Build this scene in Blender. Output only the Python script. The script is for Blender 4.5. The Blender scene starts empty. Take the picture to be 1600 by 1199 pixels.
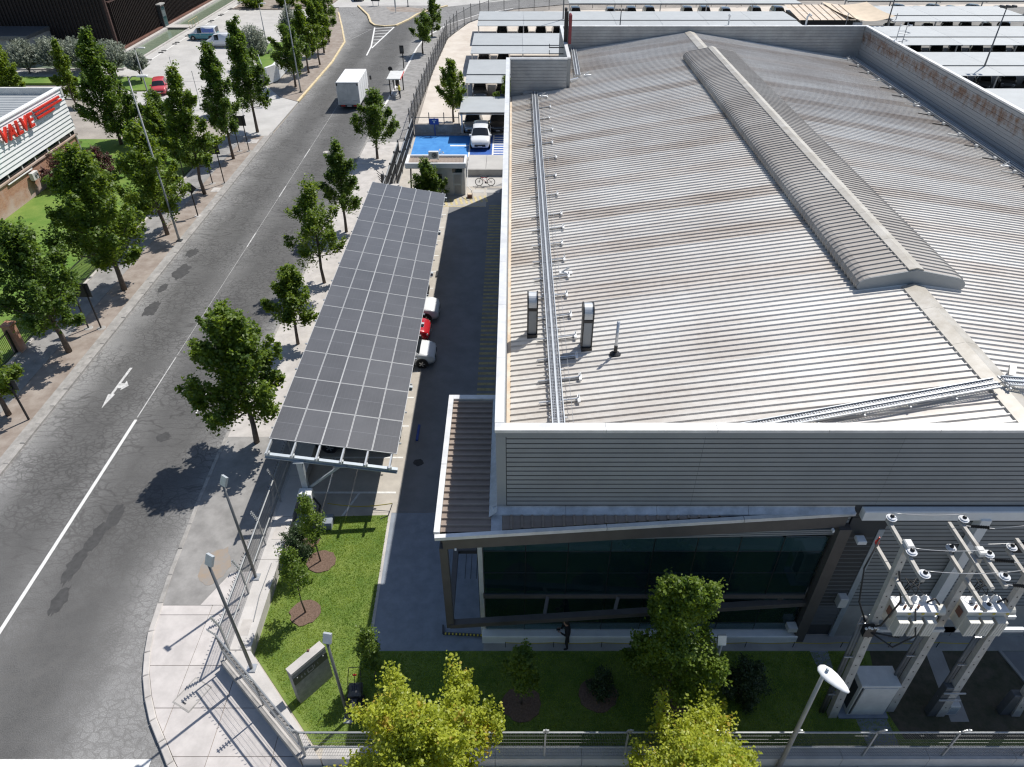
import bpy, bmesh, math, random
import numpy as np
from mathutils import Vector, Matrix

sc = bpy.context.scene
COL = sc.collection
R = math.radians
random.seed(7)
rng = np.random.default_rng(7)

# ------------------------------------------------------------------ camera
cam = bpy.data.cameras.new('camera')
cam.sensor_width = 36.0
cam.lens = 1109.0 / 1600.0 * 36.0
cam.shift_x = -2.0 / 1600.0
cam.clip_start = 0.1
cam.clip_end = 3000.0
cam_o = bpy.data.objects.new('camera', cam)
cam_o.location = (0.0, 0.0, 25.0)
cam_o.rotation_euler = (R(90.0 - 37.84), 0.0, 0.0)
COL.objects.link(cam_o)
sc.camera = cam_o

# ------------------------------------------------------------------ sky, sun, exposure
SUN = Vector((0.45, 0.495, 1.0)).normalized()
ELEV = math.asin(SUN.z)
AZ = math.atan2(SUN.x, SUN.y)
world = bpy.data.worlds.new('World')
sc.world = world
world.use_nodes = True
wn = world.node_tree.nodes
wn.clear()
w_out = wn.new('ShaderNodeOutputWorld')
w_bg = wn.new('ShaderNodeBackground')
w_sky = wn.new('ShaderNodeTexSky')
w_sky.sky_type = 'NISHITA'
w_sky.sun_disc = False
w_sky.sun_elevation = ELEV
w_sky.sun_rotation = AZ
w_sky.altitude = 500.0
w_sky.air_density = 1.0
w_sky.dust_density = 1.0
w_bg.inputs['Strength'].default_value = 0.105
world.node_tree.links.new(w_sky.outputs[0], w_bg.inputs['Color'])
world.node_tree.links.new(w_bg.outputs[0], w_out.inputs['Surface'])
sun = bpy.data.lights.new('sun', 'SUN')
sun.energy = 4.4
sun.angle = R(0.53)
sun.color = (1.0, 0.965, 0.91)
sun_o = bpy.data.objects.new('sun', sun)
sun_o.rotation_euler = SUN.to_track_quat('Z', 'Y').to_euler()
sun_o.location = (60, 70, 140)
COL.objects.link(sun_o)
sc.view_settings.view_transform = 'Standard'
sc.view_settings.look = 'None'
sc.view_settings.gamma = 1.0
sc.view_settings.use_curve_mapping = False
sc.view_settings.exposure = 0.25
sc.render.engine = 'CYCLES'
sc.cycles.filter_width = 1.25
sc.cycles.max_bounces = 8
sc.cycles.transparent_max_bounces = 8

# ------------------------------------------------------------------ materials
MATS = {}
def M(name, c, r=0.6, m=0.0, var=0.0, vs=3.0, c2=None, bump=0.0, bs=30.0, spec=0.5, coords='Position', vlo=0.35, vhi=0.65, stretch=None, rnd=0.0, detail=6.0):
    """procedural material: base colour mottled towards c2 (or a darker / lighter self) by noise"""
    mt = bpy.data.materials.new(name)
    mt.use_nodes = True
    nt = mt.node_tree; N = nt.nodes; L = nt.links
    b = N['Principled BSDF']
    b.inputs['Roughness'].default_value = r
    b.inputs['Metallic'].default_value = m
    b.inputs['Specular IOR Level'].default_value = spec
    b.inputs['Base Color'].default_value = (*c, 1)
    if coords == 'Position':
        co = N.new('ShaderNodeNewGeometry').outputs['Position']
    else:
        co = N.new('ShaderNodeTexCoord').outputs['Object']
    if stretch:
        mp = N.new('ShaderNodeMapping'); mp.inputs['Scale'].default_value = stretch
        L.new(co, mp.inputs['Vector']); co = mp.outputs[0]
    last = None
    if var > 0 or c2:
        n = N.new('ShaderNodeTexNoise'); n.inputs['Scale'].default_value = vs; n.inputs['Detail'].default_value = detail
        n.inputs['Roughness'].default_value = 0.65
        L.new(co, n.inputs['Vector'])
        mr = N.new('ShaderNodeMapRange'); mr.inputs['From Min'].default_value = vlo; mr.inputs['From Max'].default_value = vhi
        L.new(n.outputs['Fac'], mr.inputs['Value'])
        mx = N.new('ShaderNodeMix'); mx.data_type = 'RGBA'
        a = c if c2 else tuple(x * (1 - var) for x in c)
        z = c2 if c2 else tuple(min(1, x * (1 + var)) for x in c)
        mx.inputs['A'].default_value = (*a, 1); mx.inputs['B'].default_value = (*z, 1)
        L.new(mr.outputs[0], mx.inputs['Factor'])
        last = mx.outputs['Result']
    if rnd > 0:
        oi = N.new('ShaderNodeObjectInfo')
        m2 = N.new('ShaderNodeMapRange'); m2.inputs['To Min'].default_value = 1 - rnd; m2.inputs['To Max'].default_value = 1 + rnd
        L.new(oi.outputs['Random'], m2.inputs['Value'])
        vm = N.new('ShaderNodeVectorMath'); vm.operation = 'SCALE'
        if last: L.new(last, vm.inputs[0])
        else: vm.inputs[0].default_value = c
        L.new(m2.outputs[0], vm.inputs['Scale'])
        last = vm.outputs[0]
    if last: L.new(last, b.inputs['Base Color'])
    if bump > 0:
        n2 = N.new('ShaderNodeTexNoise'); n2.inputs['Scale'].default_value = bs; n2.inputs['Detail'].default_value = 5
        L.new(co, n2.inputs['Vector'])
        bp = N.new('ShaderNodeBump'); bp.inputs['Strength'].default_value = bump; bp.inputs['Distance'].default_value = 0.02
        L.new(n2.outputs['Fac'], bp.inputs['Height']); L.new(bp.outputs[0], b.inputs['Normal'])
    MATS[name] = mt
    return mt

# ------------------------------------------------------------------ mesh collector
class MB:
    def __init__(s): s.v = []; s.f = []; s.k = []
    def add(s, vs, fs, k=0):
        o = len(s.v); s.v += [tuple(p) for p in vs]
        for f in fs: s.f.append(tuple(i + o for i in f)); s.k.append(k)
        return s
    def quad(s, a, b, c, d, k=0): return s.add([a, b, c, d], [(0, 1, 2, 3)], k)
    def box(s, x0, x1, y0, y1, z0, z1, k=0):
        if x0 > x1: x0, x1 = x1, x0
        if y0 > y1: y0, y1 = y1, y0
        if z0 > z1: z0, z1 = z1, z0
        vs = [(x0,y0,z0),(x1,y0,z0),(x1,y1,z0),(x0,y1,z0),(x0,y0,z1),(x1,y0,z1),(x1,y1,z1),(x0,y1,z1)]
        return s.add(vs, [(3,2,1,0),(4,5,6,7),(0,1,5,4),(1,2,6,5),(2,3,7,6),(3,0,4,7)], k)
    def bbox(s, x0, x1, y0, y1, z0, z1, b=0.02, k=0):
        """box with chamfered top edges"""
        vs = []
        for z, i in ((z0, 0), (z1 - b, 0), (z1, b)):
            vs += [(x0+i,y0+i,z),(x1-i,y0+i,z),(x1-i,y1-i,z),(x0+i,y1-i,z)]
        fs = [(3,2,1,0),(8,9,10,11)]
        for l in (0, 4):
            for i in range(4):
                j = (i + 1) % 4; fs.append((l+i, l+j, l+4+j, l+4+i))
        return s.add(vs, fs, k)
    def bar(s, p, q, w, h=None, k=0, up=(0,0,1)):
        """rectangular bar from p to q; w across, h along up"""
        h = w if h is None else h
        p = Vector(p); q = Vector(q); d = (q - p)
        if d.length < 1e-6: return s
        d.normalize(); u = Vector(up)
        if abs(d.dot(u)) > 0.99: u = Vector((0, 1, 0))
        a = d.cross(u).normalized() * (w / 2); b = a.cross(d).normalized() * (h / 2)
        vs = [p-a-b, p+a-b, p+a+b, p-a+b, q-a-b, q+a-b, q+a+b, q-a+b]
        return s.add(vs, [(0,1,2,3),(7,6,5,4),(0,4,5,1),(1,5,6,2),(2,6,7,3),(3,7,4,0)], k)
    def tube(s, pts, rad, n=8, k=0, cap=True):
        pts = [Vector(p) for p in pts]
        if not hasattr(rad, '__len__'): rad = [rad] * len(pts)
        rings = []
        o = len(s.v)
        ref = None
        for i, p in enumerate(pts):
            d = (pts[min(i+1, len(pts)-1)] - pts[max(i-1, 0)]).normalized()
            if ref is None:
                ref = Vector((1,0,0)) if abs(d.x) < 0.8 else Vector((0,1,0))
            a = (ref - d * ref.dot(d))
            if a.length < 1e-4: a = d.orthogonal()
            a.normalize(); b = d.cross(a); ref = a
            for j in range(n):
                t = 2*math.pi*j/n
                s.v.append(tuple(p + (a*math.cos(t) + b*math.sin(t)) * rad[i]))
        for i in range(len(pts)-1):
            for j in range(n):
                j2 = (j+1) % n
                s.f.append((o+i*n+j, o+i*n+j2, o+(i+1)*n+j2, o+(i+1)*n+j)); s.k.append(k)
        if cap:
            s.f.append(tuple(o+j for j in range(n))[::-1]); s.k.append(k)
            e = o+(len(pts)-1)*n
            s.f.append(tuple(e+j for j in range(n))); s.k.append(k)
        return s
    def prism(s, poly, z0, z1, k=0):
        n = len(poly)
        a = sum(poly[i][0]*poly[(i+1)%n][1]-poly[(i+1)%n][0]*poly[i][1] for i in range(n))
        if a < 0: poly = poly[::-1]
        zz = lambda z, p: z(p[0], p[1]) if callable(z) else z
        vs = [(p[0], p[1], zz(z0, p)) for p in poly] + [(p[0], p[1], zz(z1, p)) for p in poly]
        fs = [tuple(range(n))[::-1], tuple(range(n, 2*n))]
        for i in range(n):
            j = (i+1) % n; fs.append((i, j, n+j, n+i))
        return s.add(vs, fs, k)
    def lathe(s, prof, c=(0,0,0), n=12, k=0, axis='z'):
        o = len(s.v)
        for r_, z_ in prof:
            for j in range(n):
                t = 2*math.pi*j/n
                x, y, z = r_*math.cos(t), r_*math.sin(t), z_
                if axis == 'y': x, y, z = x, z_, y
                if axis == 'x': x, y, z = z_, x, y
                s.v.append((c[0]+x, c[1]+y, c[2]+z))
        for i in range(len(prof)-1):
            for j in range(n):
                j2 = (j+1) % n
                q = (o+i*n+j, o+i*n+j2, o+(i+1)*n+j2, o+(i+1)*n+j)
                s.f.append(q[::-1] if axis == 'y' else q); s.k.append(k)
        e = o+(len(prof)-1)*n
        s.f.append(tuple(o+j for j in range(n))[::-1]); s.k.append(k)
        s.f.append(tuple(e+j for j in range(n))); s.k.append(k)
        return s
    def mesh(s, name, mats, off=(0,0,0), smooth=False):
        me = bpy.data.meshes.new(name)
        ox, oy, oz = off
        me.from_pydata([(x-ox, y-oy, z-oz) for x, y, z in s.v], [], s.f)
        if not isinstance(mats, (list, tuple)): mats = [mats]
        for m in mats: me.materials.append(m)
        if len(mats) > 1: me.polygons.foreach_set('material_index', s.k)
        if smooth: me.polygons.foreach_set('use_smooth', [True]*len(me.polygons))
        me.update()
        return me
    def build(s, name, mats, parent=None, smooth=False, world=True):
        """one mesh object; when parented, vertices given in world space become local to the thing's base"""
        off = (0, 0, 0)
        if parent is not None and world: off = ORG.get(parent.name, (0, 0, 0))
        return put(name, s.mesh(name, mats, off, smooth), parent)

ORG = {}
def put(name, me, parent=None, loc=None, rz=None):
    o = bpy.data.objects.new(name, me)
    COL.objects.link(o)
    if parent is not None:
        o.parent = parent
        ORG[o.name] = ORG.get(parent.name, (0,0,0))
    else: ORG[o.name] = (0, 0, 0)
    if loc is not None:
        g = ORG.get(parent.name, (0,0,0)) if parent is not None else (0,0,0)
        o.location = (loc[0]-g[0], loc[1]-g[1], loc[2]-g[2])
    if rz: o.rotation_euler = (0, 0, rz)
    return o

def tag(o, label=None, cat=None, group=None, kind=None):
    if label: o['label'] = label
    if cat: o['category'] = cat
    if group: o['group'] = group
    if kind: o['kind'] = kind
    return o

def thing(name, label, cat, loc=(0,0,0), rz=0.0, group=None):
    o = bpy.data.objects.new(name, None)
    o.empty_display_size = 0.3
    o.location = loc; o.rotation_euler = (0, 0, rz)
    COL.objects.link(o)
    ORG[o.name] = tuple(loc)
    return tag(o, label, cat, group)

def copy_tree(o, loc=None, rz=None, label=None, scale=None, parent=None, kids=None):
    kids = kids if kids is not None else KIDS(o)
    c = o.copy(); COL.objects.link(c)
    if parent is not None: c.parent = parent
    if loc is not None: c.location = loc
    if rz is not None: c.rotation_euler = (0, 0, rz)
    if scale is not None: c.scale = scale
    if label: c['label'] = label
    for ch in kids: copy_tree(ch, parent=c)
    return c
def KIDS(o): return list(o.children)

def structure(name, mb, mats, smooth=False):
    o = mb.build(name, mats, None, smooth)
    o['kind'] = 'structure'
    return o

def sheet(poly, z):
    mb = MB()
    a = sum(poly[i][0]*poly[(i+1)%len(poly)][1]-poly[(i+1)%len(poly)][0]*poly[i][1] for i in range(len(poly)))
    if a < 0: poly = poly[::-1]
    return mb.add([(x, y, z) for x, y in poly], [tuple(range(len(poly)))])
# ------------------------------------------------------------------ material set
def nodes_of(mt): return mt.node_tree.nodes, mt.node_tree.links, mt.node_tree.nodes['Principled BSDF']

def asphalt_mat(name, ramp, crackscale=1.1, dark=0.45, light=1.0):
    """aged asphalt: wear across the lanes, aggregate speckle, alligator cracks, smudges"""
    mt = bpy.data.materials.new(name); mt.use_nodes = True
    N, L, b = nodes_of(mt)
    b.inputs['Roughness'].default_value = 0.88; b.inputs['Specular IOR Level'].default_value = 0.3
    pos = N.new('ShaderNodeNewGeometry').outputs['Position']
    sep = N.new('ShaderNodeSeparateXYZ'); L.new(pos, sep.inputs[0])
    wob = N.new('ShaderNodeTexNoise'); wob.inputs['Scale'].default_value = 0.35; wob.inputs['Detail'].default_value = 6
    L.new(pos, wob.inputs['Vector'])
    ad = N.new('ShaderNodeMath'); ad.operation = 'MULTIPLY_ADD'; ad.inputs[1].default_value = 1.8
    L.new(wob.outputs['Fac'], ad.inputs[0]); L.new(sep.outputs['X'], ad.inputs[2])
    mr = N.new('ShaderNodeMapRange'); mr.inputs['From Min'].default_value = -26.0+0.9; mr.inputs['From Max'].default_value = -13.0+0.9
    L.new(ad.outputs[0], mr.inputs['Value'])
    cr = N.new('ShaderNodeValToRGB')
    els = cr.color_ramp.elements
    while len(els) < len(ramp): els.new(0.5)
    for e, (x, v) in zip(els, ramp):
        e.position = (x + 26.0) / 13.0; e.color = (v*1.02, v, v*0.965, 1)
    L.new(mr.outputs[0], cr.inputs['Fac'])
    # large smudges and fine speckle
    n1 = N.new('ShaderNodeTexNoise'); n1.inputs['Scale'].default_value = 0.6; n1.inputs['Detail'].default_value = 7; n1.inputs['Roughness'].default_value = 0.7
    L.new(pos, n1.inputs['Vector'])
    n2 = N.new('ShaderNodeTexNoise'); n2.inputs['Scale'].default_value = 26; n2.inputs['Detail'].default_value = 3
    L.new(pos, n2.inputs['Vector'])
    m1 = N.new('ShaderNodeMapRange'); m1.inputs['From Min'].default_value = .3; m1.inputs['From Max'].default_value = .7; m1.inputs['To Min'].default_value = .84; m1.inputs['To Max'].default_value = 1.16
    L.new(n1.outputs['Fac'], m1.inputs['Value'])
    m2 = N.new('ShaderNodeMapRange'); m2.inputs['From Min'].default_value = .3; m2.inputs['From Max'].default_value = .7; m2.inputs['To Min'].default_value = .72; m2.inputs['To Max'].default_value = 1.28
    L.new(n2.outputs['Fac'], m2.inputs['Value'])
    mu = N.new('ShaderNodeMath'); mu.operation = 'MULTIPLY'; L.new(m1.outputs[0], mu.inputs[0]); L.new(m2.outputs[0], mu.inputs[1])
    # cracks: distorted voronoi edges, wide cells across the road
    dn = N.new('ShaderNodeTexNoise'); dn.inputs['Scale'].default_value = 1.7; dn.inputs['Detail'].default_value = 5
    L.new(pos, dn.inputs['Vector'])
    mix = N.new('ShaderNodeVectorMath'); mix.operation = 'MULTIPLY_ADD'; mix.inputs[1].default_value = (.55, .55, 0)
    L.new(dn.outputs['Color'], mix.inputs[0]); L.new(pos, mix.inputs[2])
    fac = None
    for scl, w, msc, lo, hi in (((.5, 2.3, 1), .05, .22, .36, .52), ((2.7, 3.4, 1), .10, .3, .38, .54)):
        mp = N.new('ShaderNodeMapping'); mp.inputs['Scale'].default_value = scl
        L.new(mix.outputs[0], mp.inputs['Vector'])
        vo = N.new('ShaderNodeTexVoronoi'); vo.feature = 'DISTANCE_TO_EDGE'; vo.inputs['Scale'].default_value = crackscale
        L.new(mp.outputs[0], vo.inputs['Vector'])
        lt = N.new('ShaderNodeMapRange'); lt.inputs['From Min'].default_value = 0; lt.inputs['From Max'].default_value = w
        lt.inputs['To Min'].default_value = 1; lt.inputs['To Max'].default_value = 0
        L.new(vo.outputs['Distance'], lt.inputs['Value'])
        mk = N.new('ShaderNodeTexNoise'); mk.inputs['Scale'].default_value = msc; mk.inputs['Detail'].default_value = 4
        L.new(pos, mk.inputs['Vector'])
        mm = N.new('ShaderNodeMapRange'); mm.inputs['From Min'].default_value = lo; mm.inputs['From Max'].default_value = hi
        L.new(mk.outputs['Fac'], mm.inputs['Value'])
        pr = N.new('ShaderNodeMath'); pr.operation = 'MULTIPLY'; L.new(lt.outputs[0], pr.inputs[0]); L.new(mm.outputs[0], pr.inputs[1])
        if fac is None: fac = pr.outputs[0]
        else:
            mxm = N.new('ShaderNodeMath'); mxm.operation = 'MAXIMUM'; L.new(fac, mxm.inputs[0]); L.new(pr.outputs[0], mxm.inputs[1]); fac = mxm.outputs[0]
    sc1 = N.new('ShaderNodeVectorMath'); sc1.operation = 'SCALE'; L.new(cr.outputs[0], sc1.inputs[0]); L.new(mu.outputs[0], sc1.inputs['Scale'])
    mx = N.new('ShaderNodeMix'); mx.data_type = 'RGBA'
    mx.inputs['B'].default_value = (.035, .033, .031, 1)
    # towards the junction the cracks are filled with pale sand
    yr = N.new('ShaderNodeMapRange'); yr.inputs['From Min'].default_value = 24; yr.inputs['From Max'].default_value = 15; L.new(sep.outputs['Y'], yr.inputs['Value'])
    yn = N.new('ShaderNodeMath'); yn.operation = 'MULTIPLY'; L.new(yr.outputs[0], yn.inputs[0]); L.new(m1.outputs[0], yn.inputs[1])
    cm = N.new('ShaderNodeMix'); cm.data_type = 'RGBA'; cm.inputs['A'].default_value = (.030, .028, .027, 1); cm.inputs['B'].default_value = (.125, .12, .113, 1)
    L.new(yn.outputs[0], cm.inputs['Factor']); L.new(cm.outputs['Result'], mx.inputs['B'])
    sf = N.new('ShaderNodeMath'); sf.operation = 'MULTIPLY'; sf.inputs[1].default_value = dark; L.new(fac, sf.inputs[0])
    L.new(sf.outputs[0], mx.inputs['Factor']); L.new(sc1.outputs[0], mx.inputs['A'])
    L.new(mx.outputs['Result'], b.inputs['Base Color'])
    bp = N.new('ShaderNodeBump'); bp.inputs['Strength'].default_value = .35; bp.inputs['Distance'].default_value = .012
    L.new(n2.outputs['Fac'], bp.inputs['Height']); L.new(bp.outputs[0], b.inputs['Normal'])
    MATS[name] = mt
    return mt

ROAD = asphalt_mat('road_asphalt', [(-25.2, .25), (-24.5, .20), (-23.3, .115), (-21.7, .100), (-20.3, .15), (-18.9, .102), (-16.8, .106), (-15.6, .16), (-15.0, .23)], 1.0, .54)
ASPH = M('grey_asphalt_path', (.255, .245, .232), .9, var=.2, vs=1.2, bump=.3, bs=60)
LOTASPH = M('lot_asphalt', (.20, .195, .185), .9, var=.15, vs=.7, bump=.2, bs=40)
CONC = M('pavement_concrete', (.46, .43, .40), .85, var=.13, vs=1.3, bump=.2, bs=50)
SLAB = M('paving_slab_concrete', (.49, .455, .43), .85, var=.10, vs=1.6, bump=.2, bs=50, rnd=.05)
KERB = M('kerb_concrete', (.30, .285, .265), .85, var=.2, vs=2.5, rnd=.07)
KERBY = M('kerb_yellow_paint', (.62, .50, .30), .7, var=.2, vs=3)
KERBW = M('kerb_white_paint', (.62, .60, .57), .7, var=.15, vs=3)
DIRT = M('verge_dirt', (.225, .18, .147), .95, c2=(.325, .28, .24), vs=1.1, bump=.5, bs=20)
GROUND = M('open_ground', (.30, .27, .235), .95, var=.2, vs=.3, bump=.3, bs=6)
GRAVEL = M('pale_gravel', (.50, .44, .375), .95, c2=(.60, .545, .475), vs=.5, bump=.4, bs=18)
APRON = M('apron_concrete', (.42, .385, .335), .8, var=.14, vs=.8, bump=.12, bs=30)
ASPH_SHADE = M('asphalt_and_lane_shade', (.20, .20, .20), .85, var=.12, vs=.8, bump=.12, bs=30)  # yard path asphalt, also the tone of the shade painted on the lane
BLUEPAV = M('blue_grey_paving', (.225, .25, .285), .8, var=.12, vs=2.2, bump=.2, bs=30)
PLAZA = M('plaza_concrete', (.44, .425, .40), .85, var=.1, vs=.4, bump=.1, bs=12)
BLUE = M('blue_parking_paint', (.024, .18, .48), .75, c2=(.05, .25, .58), vs=1.2)
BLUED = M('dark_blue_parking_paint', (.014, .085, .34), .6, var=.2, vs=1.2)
LINE = M('white_road_paint', (.68, .67, .64), .7, var=.12, vs=6)
WORN = M('worn_white_road_paint', (.36, .355, .34), .8, c2=(.62, .61, .59), vs=5)
YLINE = M('yellow_floor_paint', (.36, .29, .125), .7, var=.25, vs=4)
YPALE = M('worn_yellow_floor_paint', (.50, .42, .22), .8, var=.25, vs=4)
PATCH = M('asphalt_patch', (.056, .055, .054), .9, var=.2, vs=4)
RUSTSTAIN = M('ochre_pavement_stain', (.31, .235, .165), .9, c2=(.26, .24, .22), vs=2.2)
MULCH = M('bark_mulch', (.105, .066, .046), .95, c2=(.19, .125, .092), vs=14, bump=1.0, bs=30)
LAWN = M('lawn_turf', (.085, .15, .020), .9, c2=(.17, .225, .045), vs=.9, bump=.8, bs=35)
LAWN2 = M('far_lawn_turf', (.075, .165, .014), .9, c2=(.165, .235, .04), vs=.4, bump=.6, bs=25)
SOIL = M('worn_lawn_soil', (.05, .052, .028), .95, c2=(.10, .085, .06), vs=2.5, bump=.6, bs=18)
WATER = M('channel_water', (.17, .22, .155), .15, c2=(.23, .27, .19), vs=1.5, bump=.25, bs=3)

ROOFM = bpy.data.materials.new('weathered_roof_metal'); ROOFM.use_nodes = True
def roof_setup(mt, base, dirty, amount, rough):
    N, L, b = nodes_of(mt)
    pos = N.new('ShaderNodeNewGeometry').outputs['Position']
    mp = N.new('ShaderNodeMapping'); mp.inputs['Scale'].default_value = (.12, 2.2, 1); L.new(pos, mp.inputs['Vector'])
    n = N.new('ShaderNodeTexNoise'); n.inputs['Scale'].default_value = 1.0; n.inputs['Detail'].default_value = 7; n.inputs['Roughness'].default_value = .7
    L.new(mp.outputs[0], n.inputs['Vector'])
    n3 = N.new('ShaderNodeTexNoise'); n3.inputs['Scale'].default_value = .23; n3.inputs['Detail'].default_value = 5; L.new(pos, n3.inputs['Vector'])
    n4 = N.new('ShaderNodeTexNoise'); n4.inputs['Scale'].default_value = 5.0; n4.inputs['Detail'].default_value = 6; L.new(pos, n4.inputs['Vector'])
    ad = N.new('ShaderNodeMath'); ad.operation = 'ADD'; L.new(n.outputs['Fac'], ad.inputs[0]); L.new(n3.outputs['Fac'], ad.inputs[1])
    ad2 = N.new('ShaderNodeMath'); ad2.operation = 'MULTIPLY_ADD'; ad2.inputs[1].default_value = .5; L.new(n4.outputs['Fac'], ad2.inputs[0]); L.new(ad.outputs[0], ad2.inputs[2])
    oi = N.new('ShaderNodeObjectInfo')
    ad3 = N.new('ShaderNodeMath'); ad3.operation = 'MULTIPLY_ADD'; ad3.inputs[1].default_value = .28; L.new(oi.outputs['Random'], ad3.inputs[0]); L.new(ad2.outputs[0], ad3.inputs[2])
    mr = N.new('ShaderNodeMapRange'); mr.inputs['From Min'].default_value = 1.15; mr.inputs['From Max'].default_value = 1.75; mr.inputs['To Max'].default_value = amount
    L.new(ad3.outputs[0], mr.inputs['Value'])
    mx = N.new('ShaderNodeMix'); mx.data_type = 'RGBA'; mx.inputs['A'].default_value = (*base, 1); mx.inputs['B'].default_value = (*dirty, 1)
    L.new(mr.outputs[0], mx.inputs['Factor']); L.new(mx.outputs['Result'], b.inputs['Base Color'])
    b.inputs['Roughness'].default_value = rough; b.inputs['Metallic'].default_value = .06; b.inputs['Specular IOR Level'].default_value = .42
    mr2 = N.new('ShaderNodeMapRange'); mr2.inputs['To Min'].default_value = rough - .1; mr2.inputs['To Max'].default_value = rough + .16
    L.new(n3.outputs['Fac'], mr2.inputs['Value']); L.new(mr2.outputs[0], b.inputs['Roughness'])
roof_setup(ROOFM, (.63, .61, .57), (.40, .355, .31), .8, .46)
ROOFD = bpy.data.materials.new('stained_roof_metal'); ROOFD.use_nodes = True
roof_setup(ROOFD, (.585, .545, .495), (.33, .275, .225), .85, .46)
ROOFB = bpy.data.materials.new('brown_canopy_roof_metal'); ROOFB.use_nodes = True
roof_setup(ROOFB, (.33, .265, .215), (.20, .155, .125), .9, .55)
VENTM = bpy.data.materials.new('ridge_vent_metal'); VENTM.use_nodes = True
roof_setup(VENTM, (.41, .38, .34), (.27, .24, .21), .9, .42)
CAPM = M('parapet_cap_metal', (.66, .655, .64), .42, .2, var=.12, vs=1.6, rnd=.05)
RIDGEM = M('ridge_cap_metal', (.46, .435, .39), .5, .2, c2=(.34, .31, .26), vs=1.2)
FLASH = M('zinc_flashing', (.42, .44, .46), .4, .3, var=.2, vs=2.0)
GUTTER = M('beige_gutter', (.50, .38, .26), .6, c2=(.60, .52, .42), vs=1.2)
SIDING = M('grey_metal_siding', (.27, .285, .29), .5, .1, var=.07, vs=.5, rnd=.04)
SIDDARK = M('joint_and_gap_shade', (.045, .047, .05), .7)  # real joints and vents, also the shade painted between siding boards
PARAIN = M('parapet_lining', (.30, .31, .315), .55, .2, var=.15, vs=.8)
WALLC = M('plinth_concrete', (.33, .32, .30), .85, var=.14, vs=1.0)
RUSTM = bpy.data.materials.new('rusty_parapet_lining'); RUSTM.use_nodes = True
def rust_setup(mt):
    N, L, b = nodes_of(mt)
    pos = N.new('ShaderNodeNewGeometry').outputs['Position']
    mp = N.new('ShaderNodeMapping'); mp.inputs['Scale'].default_value = (1, .95, .7); L.new(pos, mp.inputs['Vector'])
    n = N.new('ShaderNodeTexNoise'); n.inputs['Scale'].default_value = 2.1; n.inputs['Detail'].default_value = 10; n.inputs['Roughness'].default_value = .75
    L.new(mp.outputs[0], n.inputs['Vector'])
    sp = N.new('ShaderNodeSeparateXYZ'); L.new(pos, sp.inputs[0])
    # the rust sits in a band along the upper third of the lining
    m1 = N.new('ShaderNodeMapRange'); m1.inputs['From Min'].default_value = 9.1; m1.inputs['From Max'].default_value = 9.9; L.new(sp.outputs['Z'], m1.inputs['Value'])
    m2 = N.new('ShaderNodeMapRange'); m2.inputs['From Min'].default_value = 10.75; m2.inputs['From Max'].default_value = 10.35; L.new(sp.outputs['Z'], m2.inputs['Value'])
    mu = N.new('ShaderNodeMath'); mu.operation = 'MULTIPLY'; L.new(m1.outputs[0], mu.inputs[0]); L.new(m2.outputs[0], mu.inputs[1])
    ma = N.new('ShaderNodeMath'); ma.operation = 'MULTIPLY_ADD'; ma.inputs[1].default_value = .22; L.new(mu.outputs[0], ma.inputs[0]); L.new(n.outputs['Fac'], ma.inputs[2])
    mr = N.new('ShaderNodeMapRange'); mr.inputs['From Min'].default_value = .60; mr.inputs['From Max'].default_value = .82; L.new(ma.outputs[0], mr.inputs['Value'])
    mx = N.new('ShaderNodeMix'); mx.data_type = 'RGBA'; mx.inputs['A'].default_value = (.30, .31, .315, 1); mx.inputs['B'].default_value = (.155, .078, .038, 1)
    L.new(mr.outputs[0], mx.inputs['Factor']); L.new(mx.outputs['Result'], b.inputs['Base Color']); b.inputs['Roughness'].default_value = .65
rust_setup(RUSTM)
BROWNST = M('brown_frame_steel', (.105, .095, .088), .5, .2, var=.1, vs=2)
WHITEP = M('white_paint', (.74, .74, .73), .5, var=.05, vs=2)
OFFW = M('off_white_paint', (.58, .575, .55), .6, var=.1, vs=1.5)
GLASSD = M('dark_tinted_glass', (.006, .020, .022), .04, 0, spec=.6)
GLASST = M('teal_glass', (.020, .054, .062), .05, 0, spec=.6)
GLASSR = bpy.data.materials.new('tinted_window_glass'); GLASSR.use_nodes = True
def glass_setup(mt, tint, body, share):
    N, L, b = nodes_of(mt)
    N.remove(b)
    t = N.new('ShaderNodeBsdfTransparent'); t.inputs['Color'].default_value = (*tint, 1)
    g = N.new('ShaderNodeBsdfGlossy'); g.inputs['Roughness'].default_value = .03; g.inputs['Color'].default_value = (.85, .95, .95, 1)
    f = N.new('ShaderNodeFresnel'); f.inputs['IOR'].default_value = 1.75
    mx = N.new('ShaderNodeMixShader')
    d = N.new('ShaderNodeBsdfDiffuse'); d.inputs['Color'].default_value = (*body, 1)
    md = N.new('ShaderNodeMixShader'); md.inputs[0].default_value = share; L.new(t.outputs[0], md.inputs[1]); L.new(d.outputs[0], md.inputs[2])
    L.new(f.outputs[0], mx.inputs[0]); L.new(md.outputs[0], mx.inputs[1]); L.new(g.outputs[0], mx.inputs[2])
    L.new(mx.outputs[0], N['Material Output'].inputs['Surface'])
glass_setup(GLASSR, (.55, .72, .73), (.018, .05, .056), .35)
GLASSR2 = bpy.data.materials.new('spandrel_window_glass'); GLASSR2.use_nodes = True
glass_setup(GLASSR2, (.6, .78, .8), (.05, .115, .13), .5)
CARGL = M('car_glass', (.012, .014, .016), .06, 0, spec=.7)
GALV = M('galvanised_steel', (.50, .52, .54), .38, .6, var=.12, vs=4)
GALVL = M('pale_galvanised_steel', (.52, .54, .55), .42, .4, var=.08, vs=3)
GRATE = M('walkway_grating_steel', (.27, .285, .31), .45, .5, var=.15, vs=9)
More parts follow.
